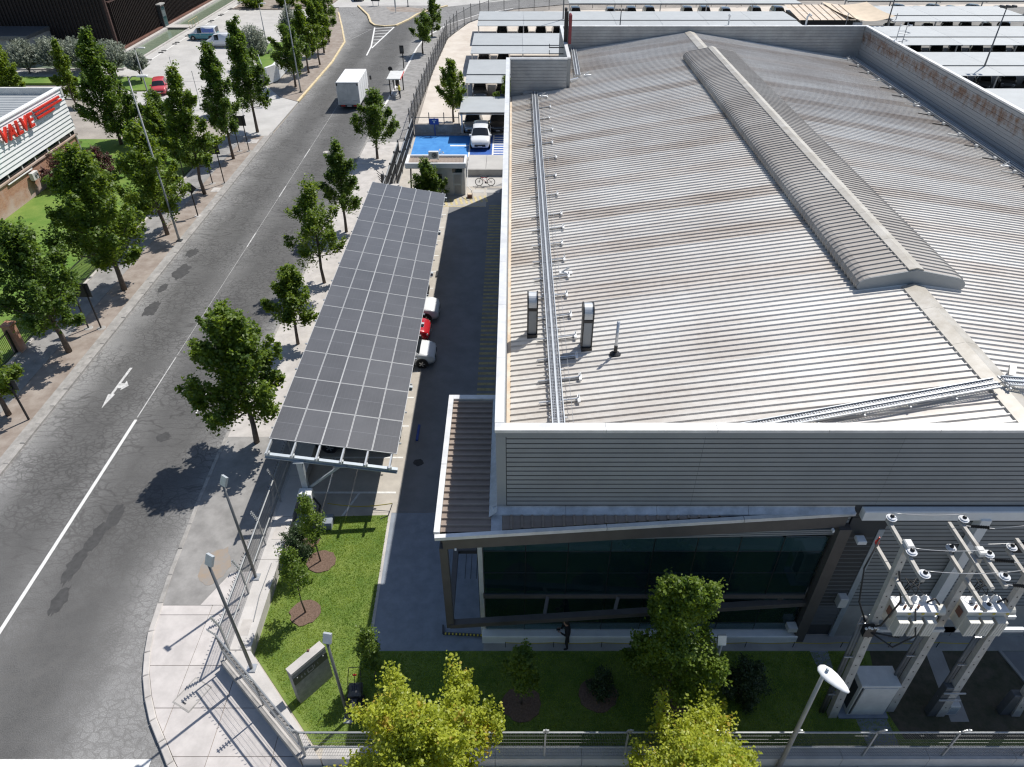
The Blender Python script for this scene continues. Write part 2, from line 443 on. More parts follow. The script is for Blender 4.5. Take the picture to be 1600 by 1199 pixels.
POLEG = M('grey_pole_paint', (.13, .135, .14), .5, .3, var=.1, vs=3)
POLEL = M('light_grey_pole_paint', (.33, .33, .32), .5, .3, var=.1, vs=3)
BLACK = M('black_paint', (.012, .012, .013), .45)
DARKG = M('dark_grey_plastic', (.04, .042, .045), .5)
RUBBER = M('black_rubber', (.014, .014, .015), .8)
STEELBL = M('blue_grey_steel', (.40, .44, .47), .5, .3, var=.08, vs=3)
PVGL = M('solar_cell_glass', (.088, .088, .092), .33, 0, var=.12, vs=.5, spec=.6, rnd=.10)
PVFR = M('solar_panel_frame', (.46, .46, .455), .4, .4)
PVLN = M('solar_cell_line', (.16, .165, .18), .4)
BRICK = M('red_brick', (.34, .165, .10), .9, c2=(.42, .225, .15), vs=3, rnd=.1)
MORTAR = M('brick_mortar', (.36, .25, .19), .95, c2=(.45, .36, .31), vs=.7)
DARKBR = M('dark_brown_cladding', (.016, .011, .010), .7, var=.25, vs=2)
RUSTFIN = M('rust_brown_fin', (.024, .014, .011), .7, var=.2, vs=1, rnd=.15)
RUSTDK = M('dark_corten_post', (.06, .028, .021), .7, var=.2, vs=1)
LOUVRE = M('dark_louvre', (.075, .08, .085), .55)
RUSTEDGE = M('corten_corner', (.16, .075, .052), .7, var=.2, vs=1)
REDL = M('red_sign_letter', (.62, .035, .022), .4)
MAROON = M('maroon_sign', (.20, .022, .03), .5)
FABRIC = M('grey_shade_sheet', (.37, .385, .385), .6, .05, var=.05, vs=.7, rnd=.04)
TAN = M('tan_shade_sail', (.60, .49, .36), .8, var=.08, vs=.8)
PRECAST = M('precast_concrete_pole', (.42, .40, .365), .85, var=.14, vs=3, bump=.2, bs=20)
STONE = M('grey_stone_sign', (.20, .20, .195), .7, c2=(.29, .29, .28), vs=5)
PORC = M('porcelain_insulator', (.62, .63, .64), .3)
TRAFO = M('transformer_paint', (.52, .51, .46), .5, var=.08, vs=3)
CABLE = M('black_cable', (.018, .018, .018), .6)
WIRE = M('bare_wire', (.45, .45, .45), .4, .6)
MESHW = M('fence_wire', (.16, .165, .17), .5, .5)
FENCEP = M('fence_post_steel', (.36, .37, .37), .45, .4, var=.1, vs=5)
DKFENCE = M('dark_fence_steel', (.07, .072, .075), .5, .4)
TRED = M('tail_light_red', (.42, .012, .01), .25)
HEADL = M('headlight_lens', (.62, .63, .65), .12)
RIM = M('alloy_rim', (.42, .43, .44), .35, .7)
SIGNB = M('blue_sign', (.018, .06, .30), .5)
BARK = M('tree_bark', (.085, .066, .052), .95, c2=(.15, .12, .098), vs=6, bump=.6, bs=14, coords='Object')
YTAPE = M('yellow_black_tape', (.50, .40, .05), .6)

def leaf_mat(name, c1, c2, c3=None, trans=.28, scale=.9):
    mt = bpy.data.materials.new(name); mt.use_nodes = True
    N, L, b = nodes_of(mt)
    pos = N.new('ShaderNodeNewGeometry').outputs['Position']
    n = N.new('ShaderNodeTexNoise'); n.inputs['Scale'].default_value = scale; n.inputs['Detail'].default_value = 3; L.new(pos, n.inputs['Vector'])
    n2 = N.new('ShaderNodeTexWhiteNoise'); n2.noise_dimensions = '3D'
    sn = N.new('ShaderNodeVectorMath'); sn.operation = 'SNAP'; sn.inputs[1].default_value = (.17, .17, .17); L.new(pos, sn.inputs[0]); L.new(sn.outputs[0], n2.inputs['Vector'])
    ad = N.new('ShaderNodeMath'); ad.operation = 'MULTIPLY_ADD'; ad.inputs[1].default_value = .45; L.new(n2.outputs['Value'], ad.inputs[0]); L.new(n.outputs['Fac'], ad.inputs[2])
    cr = N.new('ShaderNodeValToRGB'); e = cr.color_ramp.elements
    e[0].position = .38; e[0].color = (*c1, 1); e[1].position = .96; e[1].color = (*c2, 1)
    if c3:
        e2 = cr.color_ramp.elements.new(1.0); e2.color = (*c3, 1)
    L.new(ad.outputs[0], cr.inputs['Fac'])
    L.new(cr.outputs[0], b.inputs['Base Color']); b.inputs['Roughness'].default_value = .48; b.inputs['Specular IOR Level'].default_value = .45
    t = N.new('ShaderNodeBsdfTranslucent')
    hs = N.new('ShaderNodeHueSaturation'); hs.inputs['Hue'].default_value = .485; hs.inputs['Value'].default_value = 1.8; hs.inputs['Saturation'].default_value = 1.1
    L.new(cr.outputs[0], hs.inputs['Color']); L.new(hs.outputs[0], t.inputs['Color'])
    mx = N.new('ShaderNodeMixShader'); mx.inputs[0].default_value = trans
    L.new(b.outputs[0], mx.inputs[1]); L.new(t.outputs[0], mx.inputs[2]); L.new(mx.outputs[0], N['Material Output'].inputs['Surface'])
    MATS[name] = mt
    return mt
LEAF_A = leaf_mat('mid_green_leaf', (.055, .11, .016), (.165, .235, .034), None, .45)
LEAF_B = leaf_mat('deep_green_leaf', (.044, .094, .018), (.130, .200, .032), None, .45)
LEAF_C = leaf_mat('fresh_green_leaf', (.062, .120, .014), (.175, .245, .034), None, .45)
LEAF_Y = leaf_mat('yellow_green_leaf', (.20, .255, .022), (.42, .46, .055), (.46, .36, .06), .42)
LEAF_O = leaf_mat('olive_grey_leaf', (.14, .165, .12), (.33, .36, .28), None, .2)
LEAF_P = leaf_mat('pink_flower_leaf', (.035, .065, .018), (.16, .045, .055), (.22, .06, .08), .2, 2.0)
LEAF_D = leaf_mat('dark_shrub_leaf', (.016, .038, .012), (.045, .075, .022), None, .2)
GRASSB = leaf_mat('grass_blade', (.12, .215, .022), (.28, .365, .055), None, .35, .55)
# ================================================================== GROUND
structure('ground', sheet([(-900,-400),(900,-400),(900,1500),(-900,1500)], -0.09), GROUND)

LEFT_K = [(-25.2,-15),(-25.2,75),(-24.95,95),(-24.75,104),(-25.3,116),(-27.6,126),(-30.5,138),(-33,150)]
RIGHT_K = [(-9.2,8.2),(-10.3,9.4),(-11.7,11.0),(-12.9,12.5),(-13.85,14.2),(-14.4,16.1),(-14.7,18.8),(-14.95,23),(-15.1,28),(-15.15,62),(-15.0,85),(-14.5,98),(-14.2,112),(-13.6,119),(-10.8,128),(-6,136),(0,141.5),(10,146)]
ISLAND = [(-28.2,144),(-25.0,135.5),(-23.6,129.6),(-22.6,127.4),(-20.8,126.7),(-19.2,127.3),(-17.6,132),(-16.6,136.5),(-14.0,141),(-12,144)]

road_poly = [(-25.2,-15),(-25.2,75),(-24.95,95),(-24.75,104),(-25.3,116),(-27.6,126),(-30.5,138),(-33,150),(-36,170),(-20,175),
             (14,158),(10,146),(0,141.5),(-6,136),(-10.8,128),(-13.6,119),(-14.2,112),(-14.5,98),(-15.0,85),(-15.15,62),(-15.1,28),(-14.95,23),
             (-14.7,18.8),(-14.4,16.1),(-13.85,14.2),(-12.9,12.5),(-11.7,11.0),(-10.3,9.4),(-9.2,8.2),(-6,6.5),(60,6.0),(60,-15)]
structure('road', sheet(road_poly, 0.0), ROAD)
structure('cross_street', sheet([(-120,147),(-34,143),(-12,143.6),(14,158),(140,166),(140,205),(-120,205)], 0.004), PLAZA)
structure('side_street', sheet([(10,146),(40,150),(140,150),(140,163),(14,157)], 0.008), LOTASPH)
structure('traffic_island', MB().prism(ISLAND, -0.05, 0.12), ASPH)
structure('island_dirt', sheet([(-21.5,138.5),(-15.5,137.8),(-14.2,140.6),(-20,142.8),(-23,142.5)], 0.124), DIRT)

def kerb_line(name, pts, w, h, mat, seg, label=None, inside=1):
    """a kerb of separate stones laid along a polyline"""
    bed = MB()
    for (a, b) in zip(pts[:-1], pts[1:]):
        bed.bar((*a, 0.0), (*b, 0.0), w*0.8, 0.1)
    par = structure(name, bed, MORTAR)
    unit = MB().bbox(-.493, .493, -w/2, w/2, -.05, h, .025).mesh('kerb_stone', mat)
    for (a, b) in zip(pts[:-1], pts[1:]):
        d = math.dist(a, b); n = max(1, round(d/seg)); ang = math.atan2(b[1]-a[1], b[0]-a[0])
        for i in range(n):
            t = (i+.5)/n
            x = a[0]+(b[0]-a[0])*t; y = a[1]+(b[1]-a[1])*t
            if y < 3: continue
            o = put('kerb_stone', unit, par, (x, y, rng.normal(0, .006)), ang + rng.normal(0, .006))
            o.scale = (d/n, 1, 1)
    return par
kerb_line('left_kerb', [(-25.32,6),(-25.32,75)], .26, .15, KERB, 1.5)
kerb_line('left_kerb_bend', [(-25.28,86),(-25.08,95),(-24.88,104),(-25.4,116),(-27.7,126),(-30.6,138)], .26, .15, KERBY, 2.5)
kerb_line('corner_kerb', [(-9.1,8.3),(-10.2,9.5),(-11.6,11.08),(-12.78,12.56),(-13.3,13.4),(-13.72,14.24),(-14.05,15.2),(-14.27,16.1),(-14.42,17.4)], .24, .16, CONC, .9)
kerb_line('right_kerb', [(-14.42,17.4),(-14.57,18.8),(-14.83,23),(-14.98,28),(-15.03,62),(-14.9,82)], .2, .13, KERB, 1.5)
kerb_line('right_kerb_white', [(-14.9,82),(-14.4,98),(-14.08,112),(-13.5,119),(-10.7,128),(-6,135.9),(0,141.3)], .26, .15, KERBW, 2.5)
kerb_line('island_kerb', ISLAND, .35, .2, KERBY, 2.2)

# left side: verge, path, lawn, drive
structure('left_verge', MB().box(-27.8,-25.85,0,74,-.05,.10), DIRT)
structure('left_kerb_backing', MB().box(-25.85,-25.45,0,74,-.05,.118), KERB)
structure('left_footpath', MB().box(-29.75,-27.8,0,74,-.05,.112), ASPH)
structure('left_lawn', MB().box(-70,-29.95,0,73,-.05,.09), LAWN2)
structure('lawn_edging', MB().box(-29.95,-29.75,0,66,-.05,.2), CONC)
structure('left_driveway', MB().prism([(-25.45,74.0),(-25.2,86),(-28,88),(-31,93),(-51.6,98),(-56,88),(-40,84),(-33,79),(-29,74)], -.05, .06), PLAZA)
structure('upper_left_verge', MB().prism([(-25.4,86),(-25.2,95),(-25.0,104),(-25.55,116),(-27.8,126),(-30.8,138),(-33,138),(-29.5,120),(-28,104),(-28.2,92),(-28,88)], -.05, .10), DIRT)
structure('plaza', MB().prism([(-51.6,96),(-31,93),(-31,112),(-33,130),(-36,146),(-36,165),(-51.9,165)], -.05, .08), PLAZA)
structure('plaza_path', MB().box(-90,-49.8,96.4,99.6,-.05,.084), PLAZA)
def blob(cx, cy, rx, ry, n=24, jit=.08, seed=0):
    g = np.random.default_rng(seed)
    return [(cx+rx*math.cos(2*math.pi*i/n)*(1+g.normal(0,jit)), cy+ry*math.sin(2*math.pi*i/n)*(1+g.normal(0,jit))) for i in range(n)]
structure('grass_island', MB().prism([(-90,93.2),(-50,93.2),(-46.5,90),(-44.6,90.2),(-43.7,92.4),(-44.6,95.2),(-48,96.2),(-90,96.3)], -.05, .2), LAWN2)
structure('grass_strip', MB().prism(blob(-35,110,4.5,2.2,20,.1,4), -.05, .22), LAWN2)
structure('planting_bed', MB().prism([(-50,140.5),(-40,140),(-33.5,142.5),(-33,150),(-50,150)], -.05, .2), DIRT)
# water channel beside the dark building, with rims and a bridge
wp = structure('water_channel', sheet([(-55.1,103.4),(-51.9,103.4),(-52.2,160),(-55.4,160)], .03), WATER)
structure('water_basin', sheet([(-66,100.2),(-51.9,100.2),(-51.9,103.4),(-66,103.4)], .034), WATER)
ck = MB()
ck.bar((-51.75,99.9,.1),(-52.05,160,.1),.3,.32); ck.bar((-55.55,104,.1),(-55.75,160,.1),.6,.36)
ck.box(-66.2,-51.6,99.75,100.05,-.05,.26)
structure('channel_rim', ck, CONC)
structure('channel_bridge', MB().box(-56.2,-51.6,124.6,126.8,.2,.34), CONC)
# painted bay line and grey bay stops on the plaza
pl = MB(); pl.bar((-50.2,100.5,.083),(-50.5,150,.083),.16,.006)
pm = structure('plaza_markings', pl, LINE)
for i in range(9):
    y = 104.5+i*5.2
    put('bay_stop', MB().box(-50.7,-50.05,y-.7,y-.35,.08,.16).box(-50.7,-50.05,y+.35,y+.7,.08,.16).mesh('bay_stop', DARKG), pm)

# right pavement between the road and the site fence
inner = [(-10.9,14.55),(-10.95,62),(-11.0,82),(-10.7,100),(-10.2,118),(-7.6,129),(-4.4,135)]
outer = [(-14.3,17.3),(-14.47,18.8),(-14.73,23),(-14.88,28),(-14.93,62),(-14.8,82),(-14.27,98),(-13.95,112),(-13.37,119),(-10.57,128),(-5.9,135.7)]
def between(y0, y1):
    def at(pts, y):
        for (a, b) in zip(pts[:-1], pts[1:]):
            if a[1] <= y <= b[1]:
                t = (y-a[1])/(b[1]-a[1]); return (a[0]+(b[0]-a[0])*t, y)
        return pts[-1] if y > pts[-1][1] else (pts[0][0], y)
    ys = sorted({y0, y1} | {p[1] for p in inner+outer if y0 < p[1] < y1})
    return [at(outer, y) for y in ys] + [at(inner, y) for y in ys[::-1]]
structure('right_footpath', MB().prism(between(17.305, 27.5), -.05, .12), ASPH)
structure('right_footpath_concrete', MB().prism(between(27.5, 72), -.05, .122), CONC)
structure('right_footpath_far', MB().prism(between(72, 135), -.05, .12), ASPH)

# corner pavement of separate slabs
def clip(poly, x0, x1, y0, y1):
    def cut(p, f, it):
        out = []
        for i in range(len(p)):
            a, b = p[i], p[(i+1)%len(p)]
            if f(a): out.append(a)
            if f(a) != f(b): out.append(it(a, b))
        return out
    def ix(v): return lambda a, b: (v, a[1]+(b[1]-a[1])*(v-a[0])/(b[0]-a[0]))
    def iy(v): return lambda a, b: (a[0]+(b[0]-a[0])*(v-a[1])/(b[1]-a[1]), v)
    for f, it in ((lambda p: p[0] >= x0, ix(x0)), (lambda p: p[0] <= x1, ix(x1)), (lambda p: p[1] >= y0, iy(y0)), (lambda p: p[1] <= y1, iy(y1))):
        if len(poly) < 3: return []
        poly = cut(poly, f, it)
    return poly
corner = [(-14.3,17.3),(-14.15,16.1),(-13.93,15.2),(-13.6,14.3),(-13.18,13.46),(-12.67,12.63),(-11.5,11.18),(-10.1,9.6),(-9.0,8.4),(-6,7.2),(40,6.6),(40,10.98),(-7.0,10.98),(-10.75,14.5),(-10.9,17.3)]
cp = structure('corner_pavement', MB().prism(corner, -.05, .08), MORTAR)
def slab_grid(par, region, xs, ys, z0, z1, gap, mat, name='paving_slab'):
    for xa, xb in zip(xs[:-1], xs[1:]):
        for ya, yb in zip(ys[:-1], ys[1:]):
            p = clip(list(region), xa+gap, xb-gap, ya+gap, yb-gap)
            if len(p) < 3: continue
            a = abs(sum(p[i][0]*p[(i+1)%len(p)][1]-p[(i+1)%len(p)][0]*p[i][1] for i in range(len(p))))/2
            if a < .04: continue
            dz = rng.normal(0, .004)
            MB().prism(p, z0, z1+dz).build(name, mat, par)
slab_grid(cp, corner, [-14.6,-12.25,-10.4,-8.2,-6,-3.8,-1.6,.6,2.8,5,7.2,9.4,11.6,13.8,16,18.2,20.4], [6.4,8.2,9.9,11.3,13.0,14.65,16.85,17.3], .05, .125, .012, SLAB)
structure('front_pavement_rest', MB().box(20.4,60,6.0,10.98,-.05,.12), CONC)
MB().prism(blob(-12.8,19.25,.6,.95,22,.07,3), .1, .126).build('ochre_stain', RUSTSTAIN)['kind'] = 'structure'
MB().prism([(-12.75,17.31),(-10.95,17.31),(-10.95,19.0),(-12.0,18.9)], .1, .127).build('concrete_patch', SLAB)['kind'] = 'structure'
# utility covers
def cover(cx, cy, w, d, rz, z=.128):
    t = thing('utility_cover', None, None, (cx, cy, z), rz)
    MB().box(-w/2-.05,w/2+.05,-d/2-.05,d/2+.05,-.02,.004).build('cover_frame', KERB, t, world=False)
    MB().box(-w/2,w/2,-d/2,d/2,-.02,.009).build('cover_plate', CONC, t, world=False)
    MB().box(-.08,.08,-d/2+.1,-d/2+.16,.0,.012).build('lifting_slot', DARKG, t, world=False)
    return t
tag(cover(-11.72,13.5,.75,1.0,R(-28)), 'rectangular concrete utility cover in the corner pavement', 'utility cover')
tag(cover(-26.6,72.3,1.1,1.1,0,.105), 'square grey utility cover in the verge by the driveway mouth', 'utility cover')
tag(cover(-26.1,59.9,.9,.9,0,.105), 'pale framed utility cover in the verge beside two sign posts', 'utility cover')
def manhole(x, y, r, label, z=.128):
    t = thing('manhole_cover', label, 'manhole cover', (x, y, z))
    MB().lathe([(r,-.01),(r,.006)], n=20).build('manhole_ring', KERB, t, world=False)
    MB().lathe([(r*.8,-.01),(r*.8,.011)], n=20).build('manhole_lid', CONC, t, world=False)
manhole(-13.75,29.3,.38,'round manhole cover in the footpath beside the largest kerb tree')
manhole(-18.5,69.5,.35,'round manhole cover in the road before the box truck', .004)

# road markings
rm = structure('road_markings', MB().box(-20.41,-20.25,8,29.0,.002,.006), LINE)
MB().box(-20.36,-20.31,29.2,34.8,.002,.0055).build('thin_centre_line', WORN, rm)
MB().box(-20.345,-20.325,35,100,.001,.004).build('road_seam', WORN, rm)
for y in (49.2, 58.6, 68.0):
    MB().box(-20.37,-20.29,y,y+2.4,.002,.006).build('lane_dash', WORN, rm)
for y, l in ((29.55,.5),(30.25,.45),(30.95,.4)):
    MB().box(-17.32,-17.24,y,y+l,.002,.006).build('lane_dash', LINE, rm)
ar = MB().prism([(-22.62,29.95),(-22.42,31.2),(-22.53,31.2),(-22.53,31.75),(-22.3,31.75),(-22.3,31.55),(-22.0,31.98),(-22.3,32.45),(-22.3,32.2),(-22.53,32.2),(-22.5,33.7),(-22.66,33.7),(-22.68,31.2),(-22.82,31.2)], .002, .006)
ar.build('turn_arrow', WORN, rm)
MB().box(-24.5,-12.35,10.55,11.27,.002,.006).build('stop_line', LINE, rm)
# hatched triangle before the island
h0, h1, h2 = (-22.45,126.2), (-19.35,126.5), (-20.75,112.3)
MB().bar((h0[0],h0[1],.003),(-21.0,113.5,.003),.22,.006).bar((-21.0,113.5,.003),(-20.8,108,.003),.2,.006).build('hatch_edge', LINE, rm)
MB().bar((h1[0],h1[1],.004),(h2[0],h2[1],.004),.22,.006).build('hatch_edge', LINE, rm)
for i in range(6):
    t = (i+.4)/6.4
    a = (h0[0]+(-21.0-h0[0])*t, h0[1]+(113.5-h0[1])*t); b = (h1[0]+(h2[0]-h1[0])*max(0,t-.07), h1[1]+(h2[1]-h1[1])*max(0,t-.07))
    MB().bar((*a,.0045),(*b,.0045),.35,.004).build('hatch_stripe', WORN, rm)
MB().bar((-25,123.5,.003),(-19.5,127.0,.003),.05,.004).bar((-24.9,117.5,.003),(-22.8,124.9,.003),.04,.004).build('crossing_line', WORN, rm)
# dark repair patches
for i, (x, y, rx, ry) in enumerate(((-18.45,22.2,.32,.75),(-18.75,20.9,.3,.9),(-18.95,19.4,.3,.95),(-18.7,17.6,.28,.7),(-18.3,27.6,.35,.35),(-24.2,48.2,.45,.7),(-23.9,45.3,.55,1.0),(-24.35,43.0,.3,.6),(-24.0,40.2,.5,.9))):
    structure('road_patch', MB().prism(blob(x, y, rx, ry, 26, .13, i), -.03, .0042+.0005*i), PATCH)

# ------------------------------------------------------------------ inside the site
structure('site_base', MB().prism([(-10.75,14.55),(-7.0,11.05),(40,11.05),(40,16),(34,74),(-10.9,74)], -.05, .10), APRON)
AZ0 = .104
structure('apron', sheet([(-9.9,22.3),(-.45,22.3),(-.45,60.4),(-9.9,60.4)], .108), APRON)
structure('lane_shade', sheet([(-5.42,22.3),(-.45,22.3),(-.45,60.2),(-2.3,60.2),(-2.3,56.25),(-5.4,56.25)], .1095), ASPH_SHADE)  # darker sheet paints the warehouse shade onto the apron, edge on the shadow line
structure('blue_paving', sheet([(-5.62,15.26),(-1.15,15.26),(-1.15,15.95),(-.45,15.95),(-.45,22.28),(-5.72,22.28)], .112), BLUEPAV)
structure('paving_edge', MB().bar((-5.56,15.2,.1),(-5.70,22.3,.1),.12,.05), CONC)
structure('front_walkway', sheet([(-1.15,15.26),(34,15.26),(34,15.95),(-1.15,15.95)], .110), WALLC)
structure('near_lawn', sheet([(-9.9,22.0),(-9.92,15.1),(-6.9,11.7),(30,11.6),(30,15.26),(-5.52,15.26),(-5.66,22.15)], .116), LAWN)
structure('path_slab', sheet([(15.85,15.3),(16.5,15.3),(16.15,12.5),(15.5,12.5)], .122), WALLC)
structure('cabinet_path', sheet([(12.15,12.75),(13.25,12.75),(13.35,11.35),(12.25,11.35)], .122), BLUEPAV)
structure('side_slab', sheet([(11.4,15.26),(12.1,15.26),(12.0,14.0),(11.55,14.0)], .122), BLUEPAV)
structure('yard_path', MB().prism([(18.75,15.24),(19.15,13.4),(26,13.0),(26,15.24)],.1,.128), ASPH_SHADE)
structure('yard_path_kerb', MB().bar((18.7,15.24,.13),(19.1,13.4,.13),.12,.1), WALLC)
structure('bare_soil', sheet([(13.7,15.25),(30,15.25),(30,11.9),(13.6,11.9),(13.3,13.2)], .119), SOIL)
# parking bay lines, hatching along the wall
pk = structure('bay_markings', MB().box(-9.7,-5.6,23.5,23.62,.11,.1145), LINE)
for k in range(1, 14):
    y = 23.56+2.4*k
    MB().box(-9.7,-5.55,y-.055,y+.055,.11,.1145).build('bay_line', LINE, pk)
MB().bar((-7.35,23.5,.1125),(-7.95,21.9,.1125),.1,.004).bar((-8.85,23.5,.1125),(-8.95,25.9,.1125),.08,.004).build('bay_line', LINE, pk)
hs = MB().box(-.5,.5,-.12,.12,0,.0045).mesh('wall_hatch_stripe', YLINE)
for k in range(68):
    y = 23.0+k*.5
    put('wall_hatch_stripe', hs, pk, (-1.55,y,.11))
for k in range(9):
    x = -5.6+k*.42
    MB().bar((x,56.5+.1*k,.1125),(x-.25,57.8+.1*k,.1125),.2,.0045).build('floor_hatch_stripe', YPALE, pk)
MB().box(-6.0,-2.4,56.3,56.4,.11,.1145).build('floor_hatch_edge', YPALE, pk)
for (x, y, r_) in ((-4.75,25.6,.26),):
    MB().prism(blob(x, y, r_, r_*.9, 20, .1, int(y)), .1, .1125).build('oil_stain', PATCH, pk)
tag(MB().box(-5.05,-4.93,27.2,28.4,.11,.19).build('wheel_stop', SIGNB), 'short blue wheel stop on the apron beside the carport', 'wheel stop')
tag(MB().box(-5.5,-5.38,44.3,45.1,.11,.19).build('wheel_stop', DARKG), 'dark wheel stop on the apron by the far carport bays', 'wheel stop')
# blue accessible bays
bb = structure('accessible_bays', sheet([(-10.0,67.9),(-4.42,67.9),(-4.42,74.0),(-10.1,74.0)], .112), BLUE)
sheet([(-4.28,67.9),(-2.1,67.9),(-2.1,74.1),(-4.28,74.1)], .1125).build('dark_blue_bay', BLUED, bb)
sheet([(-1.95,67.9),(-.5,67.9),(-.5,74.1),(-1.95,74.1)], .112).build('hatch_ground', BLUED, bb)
MB().box(-4.43,-4.27,67.9,74.0,.11,.1165).build('bay_line', LINE, bb)
MB().box(-2.1,-1.94,67.9,74.1,.11,.1165).build('bay_line', LINE, bb)
MB().box(-6.35,-4.5,70.85,71.2,.11,.1165).build('bay_line', LINE, bb)
for k in range(9):
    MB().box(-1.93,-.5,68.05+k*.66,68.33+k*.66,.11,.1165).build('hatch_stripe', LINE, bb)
wc = MB(); wc.tube([(-7.35,68.9,.116),(-7.1,68.75,.116),(-6.85,68.9,.116),(-6.85,69.15,.116),(-7.0,69.3,.116)], .035, 4)
wc.tube([(-7.3,69.75,.116),(-7.25,69.2,.116),(-6.95,69.15,.116),(-6.75,68.65,.116)], .04, 4); wc.prism(blob(-7.3,69.95,.1,.1,10,0), .112, .118)
wc.build('wheelchair_symbol', WORN, bb)
# gravel yard with the shade rows
structure('gravel_yard', MB().prism([(-10.3,74.3),(-10.6,100),(-10.0,118),(-7.4,129),(-4.2,135),(5,139),(42,143),(100,146),(100,74.3)], -.05, .106), GRAVEL)
structure('yard_asphalt', sheet([(34,20),(110,20),(110,143),(57,143),(34,110)], .11), LOTASPH)
structure('yard_kerb', MB().box(-10.2,-.6,74.1,74.4,.0,.26), KERB)
# ramp and steps beside the gatehouse
rp = structure('ramp', MB().prism([(-4.3,60.3),(-.6,60.3),(-.6,67.8),(-4.3,67.8)], .0, .125), APRON)
for (ya, yb, z) in ((63.2,65.0,.55),(65.03,66.4,.5),(66.43,67.6,.42)):
    for xa, xb in ((-4.25,-2.55),(-2.52,-.6)):
        MB().box(xa,xb,ya,yb,.12,z).build('ramp_slab', PLAZA, rp)
MB().box(-4.25,-.62,62.95,63.17,.12,.75).build('ramp_wall', WALLC, rp)
sheet([(-4.2,60.6),(-1.0,60.6),(-1.0,62.9),(-4.2,62.9)], .13).build('ramp_floor', PLAZA, rp)
MB().box(-3.5,-2.55,59.2,59.9,.1,.122).build('floor_plate', PLAZA, rp); MB().box(-2.4,-1.2,59.2,59.9,.1,.122).build('floor_plate', PLAZA, rp)
# mulch rings
def mulch(x, y, r, seed):
    tag(MB().prism(blob(x, y, r, r*.95, 22, .05, seed), .1, .15).build('mulch_bed', MULCH), None, None, None, 'structure')
for i, (x, y, r) in enumerate(((-8.3,19.5,.62),(-8.4,16.95,.62),(.3,13.15,.7),(3.1,13.5,.7),(-9.1,20.6,.5),(5.7,13.2,.6))): mulch(x, y, r, i)
# ================================================================== MAIN BUILDING
XW, XE, YF, YB, NX, NY, ZT = -.53, 32.8, 15.95, 72.2, 4.3, 60.3, 10.9
RX, RZ, SL = 16.3, 10.37, .1455
def zroof(x): return RZ - SL*abs(x-RX)
B = thing('warehouse', 'large grey warehouse with ribbed metal roof, raised parapets and a glazed front', 'warehouse', (16.0, 16.0, 0))
# walls below the parapets
core = MB()
core.box(XW+.02, XW+.25, YF+.3, NY-.02, .1, 10.78)            # west wall
core.box(XE-.25, XE-.02, YF+.3, YB, .1, 10.78)
core.box(NX-.0, XE-.3, YB-.25, YB-.02, .1, 10.78)
core.box(NX+.02, NX+.25, NY+.02, YB-.3, .1, 10.78)
core.box(XW+.3, NX-.02, NY-.25, NY-.02, .1, 10.78)
core.box(XW+.04, XE-.3, YF+.06, YF+.3, 7.05, 10.78); core.box(11.3, XE-.3, YF+.06, YF+.3, .1, 7.03)            # front backing wall
core.build('wall', SIDING, B)
# front cladding, one board at a time
def boards(x0, x1, y, z0, z1, pitch, name, t=.045):
    z = z0
    cuts = [x0]
    while cuts[-1] < x1 - 6.2: cuts.append(cuts[-1] + 5.9 + rng.uniform(-.3, .3))
    cuts.append(x1)
    while z < z1 - .02:
        zz = min(z + pitch, z1)
        for xa, xb in zip(cuts[:-1], cuts[1:]):
            m = MB()
            # tilted board: lower edge proud, with groove shade under it as a dark flush strip
            m.add([(xa+.004,y-t,z+.045),(xb-.004,y-t,z+.045),(xb-.004,y-t,zz),(xa+.004,y-t,zz),(xa+.004,y+.0,z+.045),(xb-.004,y+.0,z+.045),(xb-.004,y+.0,zz),(xa+.004,y+.0,zz)],
                  [(0,1,2,3),(0,4,5,1),(3,2,6,7),(0,3,7,4),(1,5,6,2)])
            m.build(name, SIDING, B)
        z = zz
MB().box(XW+.3, XE-.02, YF-.038, YF+.05, 7.02, 10.7).box(11.3, XE-.02, YF-.038, YF+.05, 2.1, 7.0).build('siding_gap_shade', SIDDARK, B)  # dark colour seen between the boards stands in for shade in the gaps
boards(XW+.32, XE-.02, YF, 7.58, 10.62, .195, 'siding_board')
MB().box(XW, XW+.30, YF-.05, YF+.28, 7.0, 10.78).build('corner_post', SIDING, B)
MB().box(XW, XE, YF-.06, YF+.04, 10.62, 10.78).build('parapet_trim', SIDING, B)
boards(12.55, XE-.02, YF+.005, 2.1, 7.12, .195, 'siding_board')
MB().bbox(11.45, XE, YF-.30, YF-.03, 7.14, 7.55, .03).build('white_band', WHITEP, B)
MB().box(12.55, XE, YF-.03, YF+.2, .08, 2.08).build('concrete_plinth', WALLC, B)
for x in (14.2, 17.1, 20.0): MB().box(x-.01, x+.01, YF-.034, YF-.02, .1, 2.06).build('plinth_joint', SIDDARK, B)
# louvred recess between glazing and cladding
MB().box(11.35, 12.4, YF+.02, YF+.04, .15, 6.3).build('recess_backing', SIDDARK, B)
MB().box(12.35, 12.56, YF-.06, YF+.2, .1, 6.4).build('recess_jamb', STEELBL, B)
for k in range(24):
    z = .9 + k*.22
    MB().add([(11.4,YF-.05,z),(12.34,YF-.05,z),(12.34,YF+.03,z+.17),(11.4,YF+.03,z+.17),(11.4,YF-.05,z-.02),(12.34,YF-.05,z-.02)], [(0,1,2,3),(4,5,1,0)]).build('louvre_slat', LOUVRE, B)
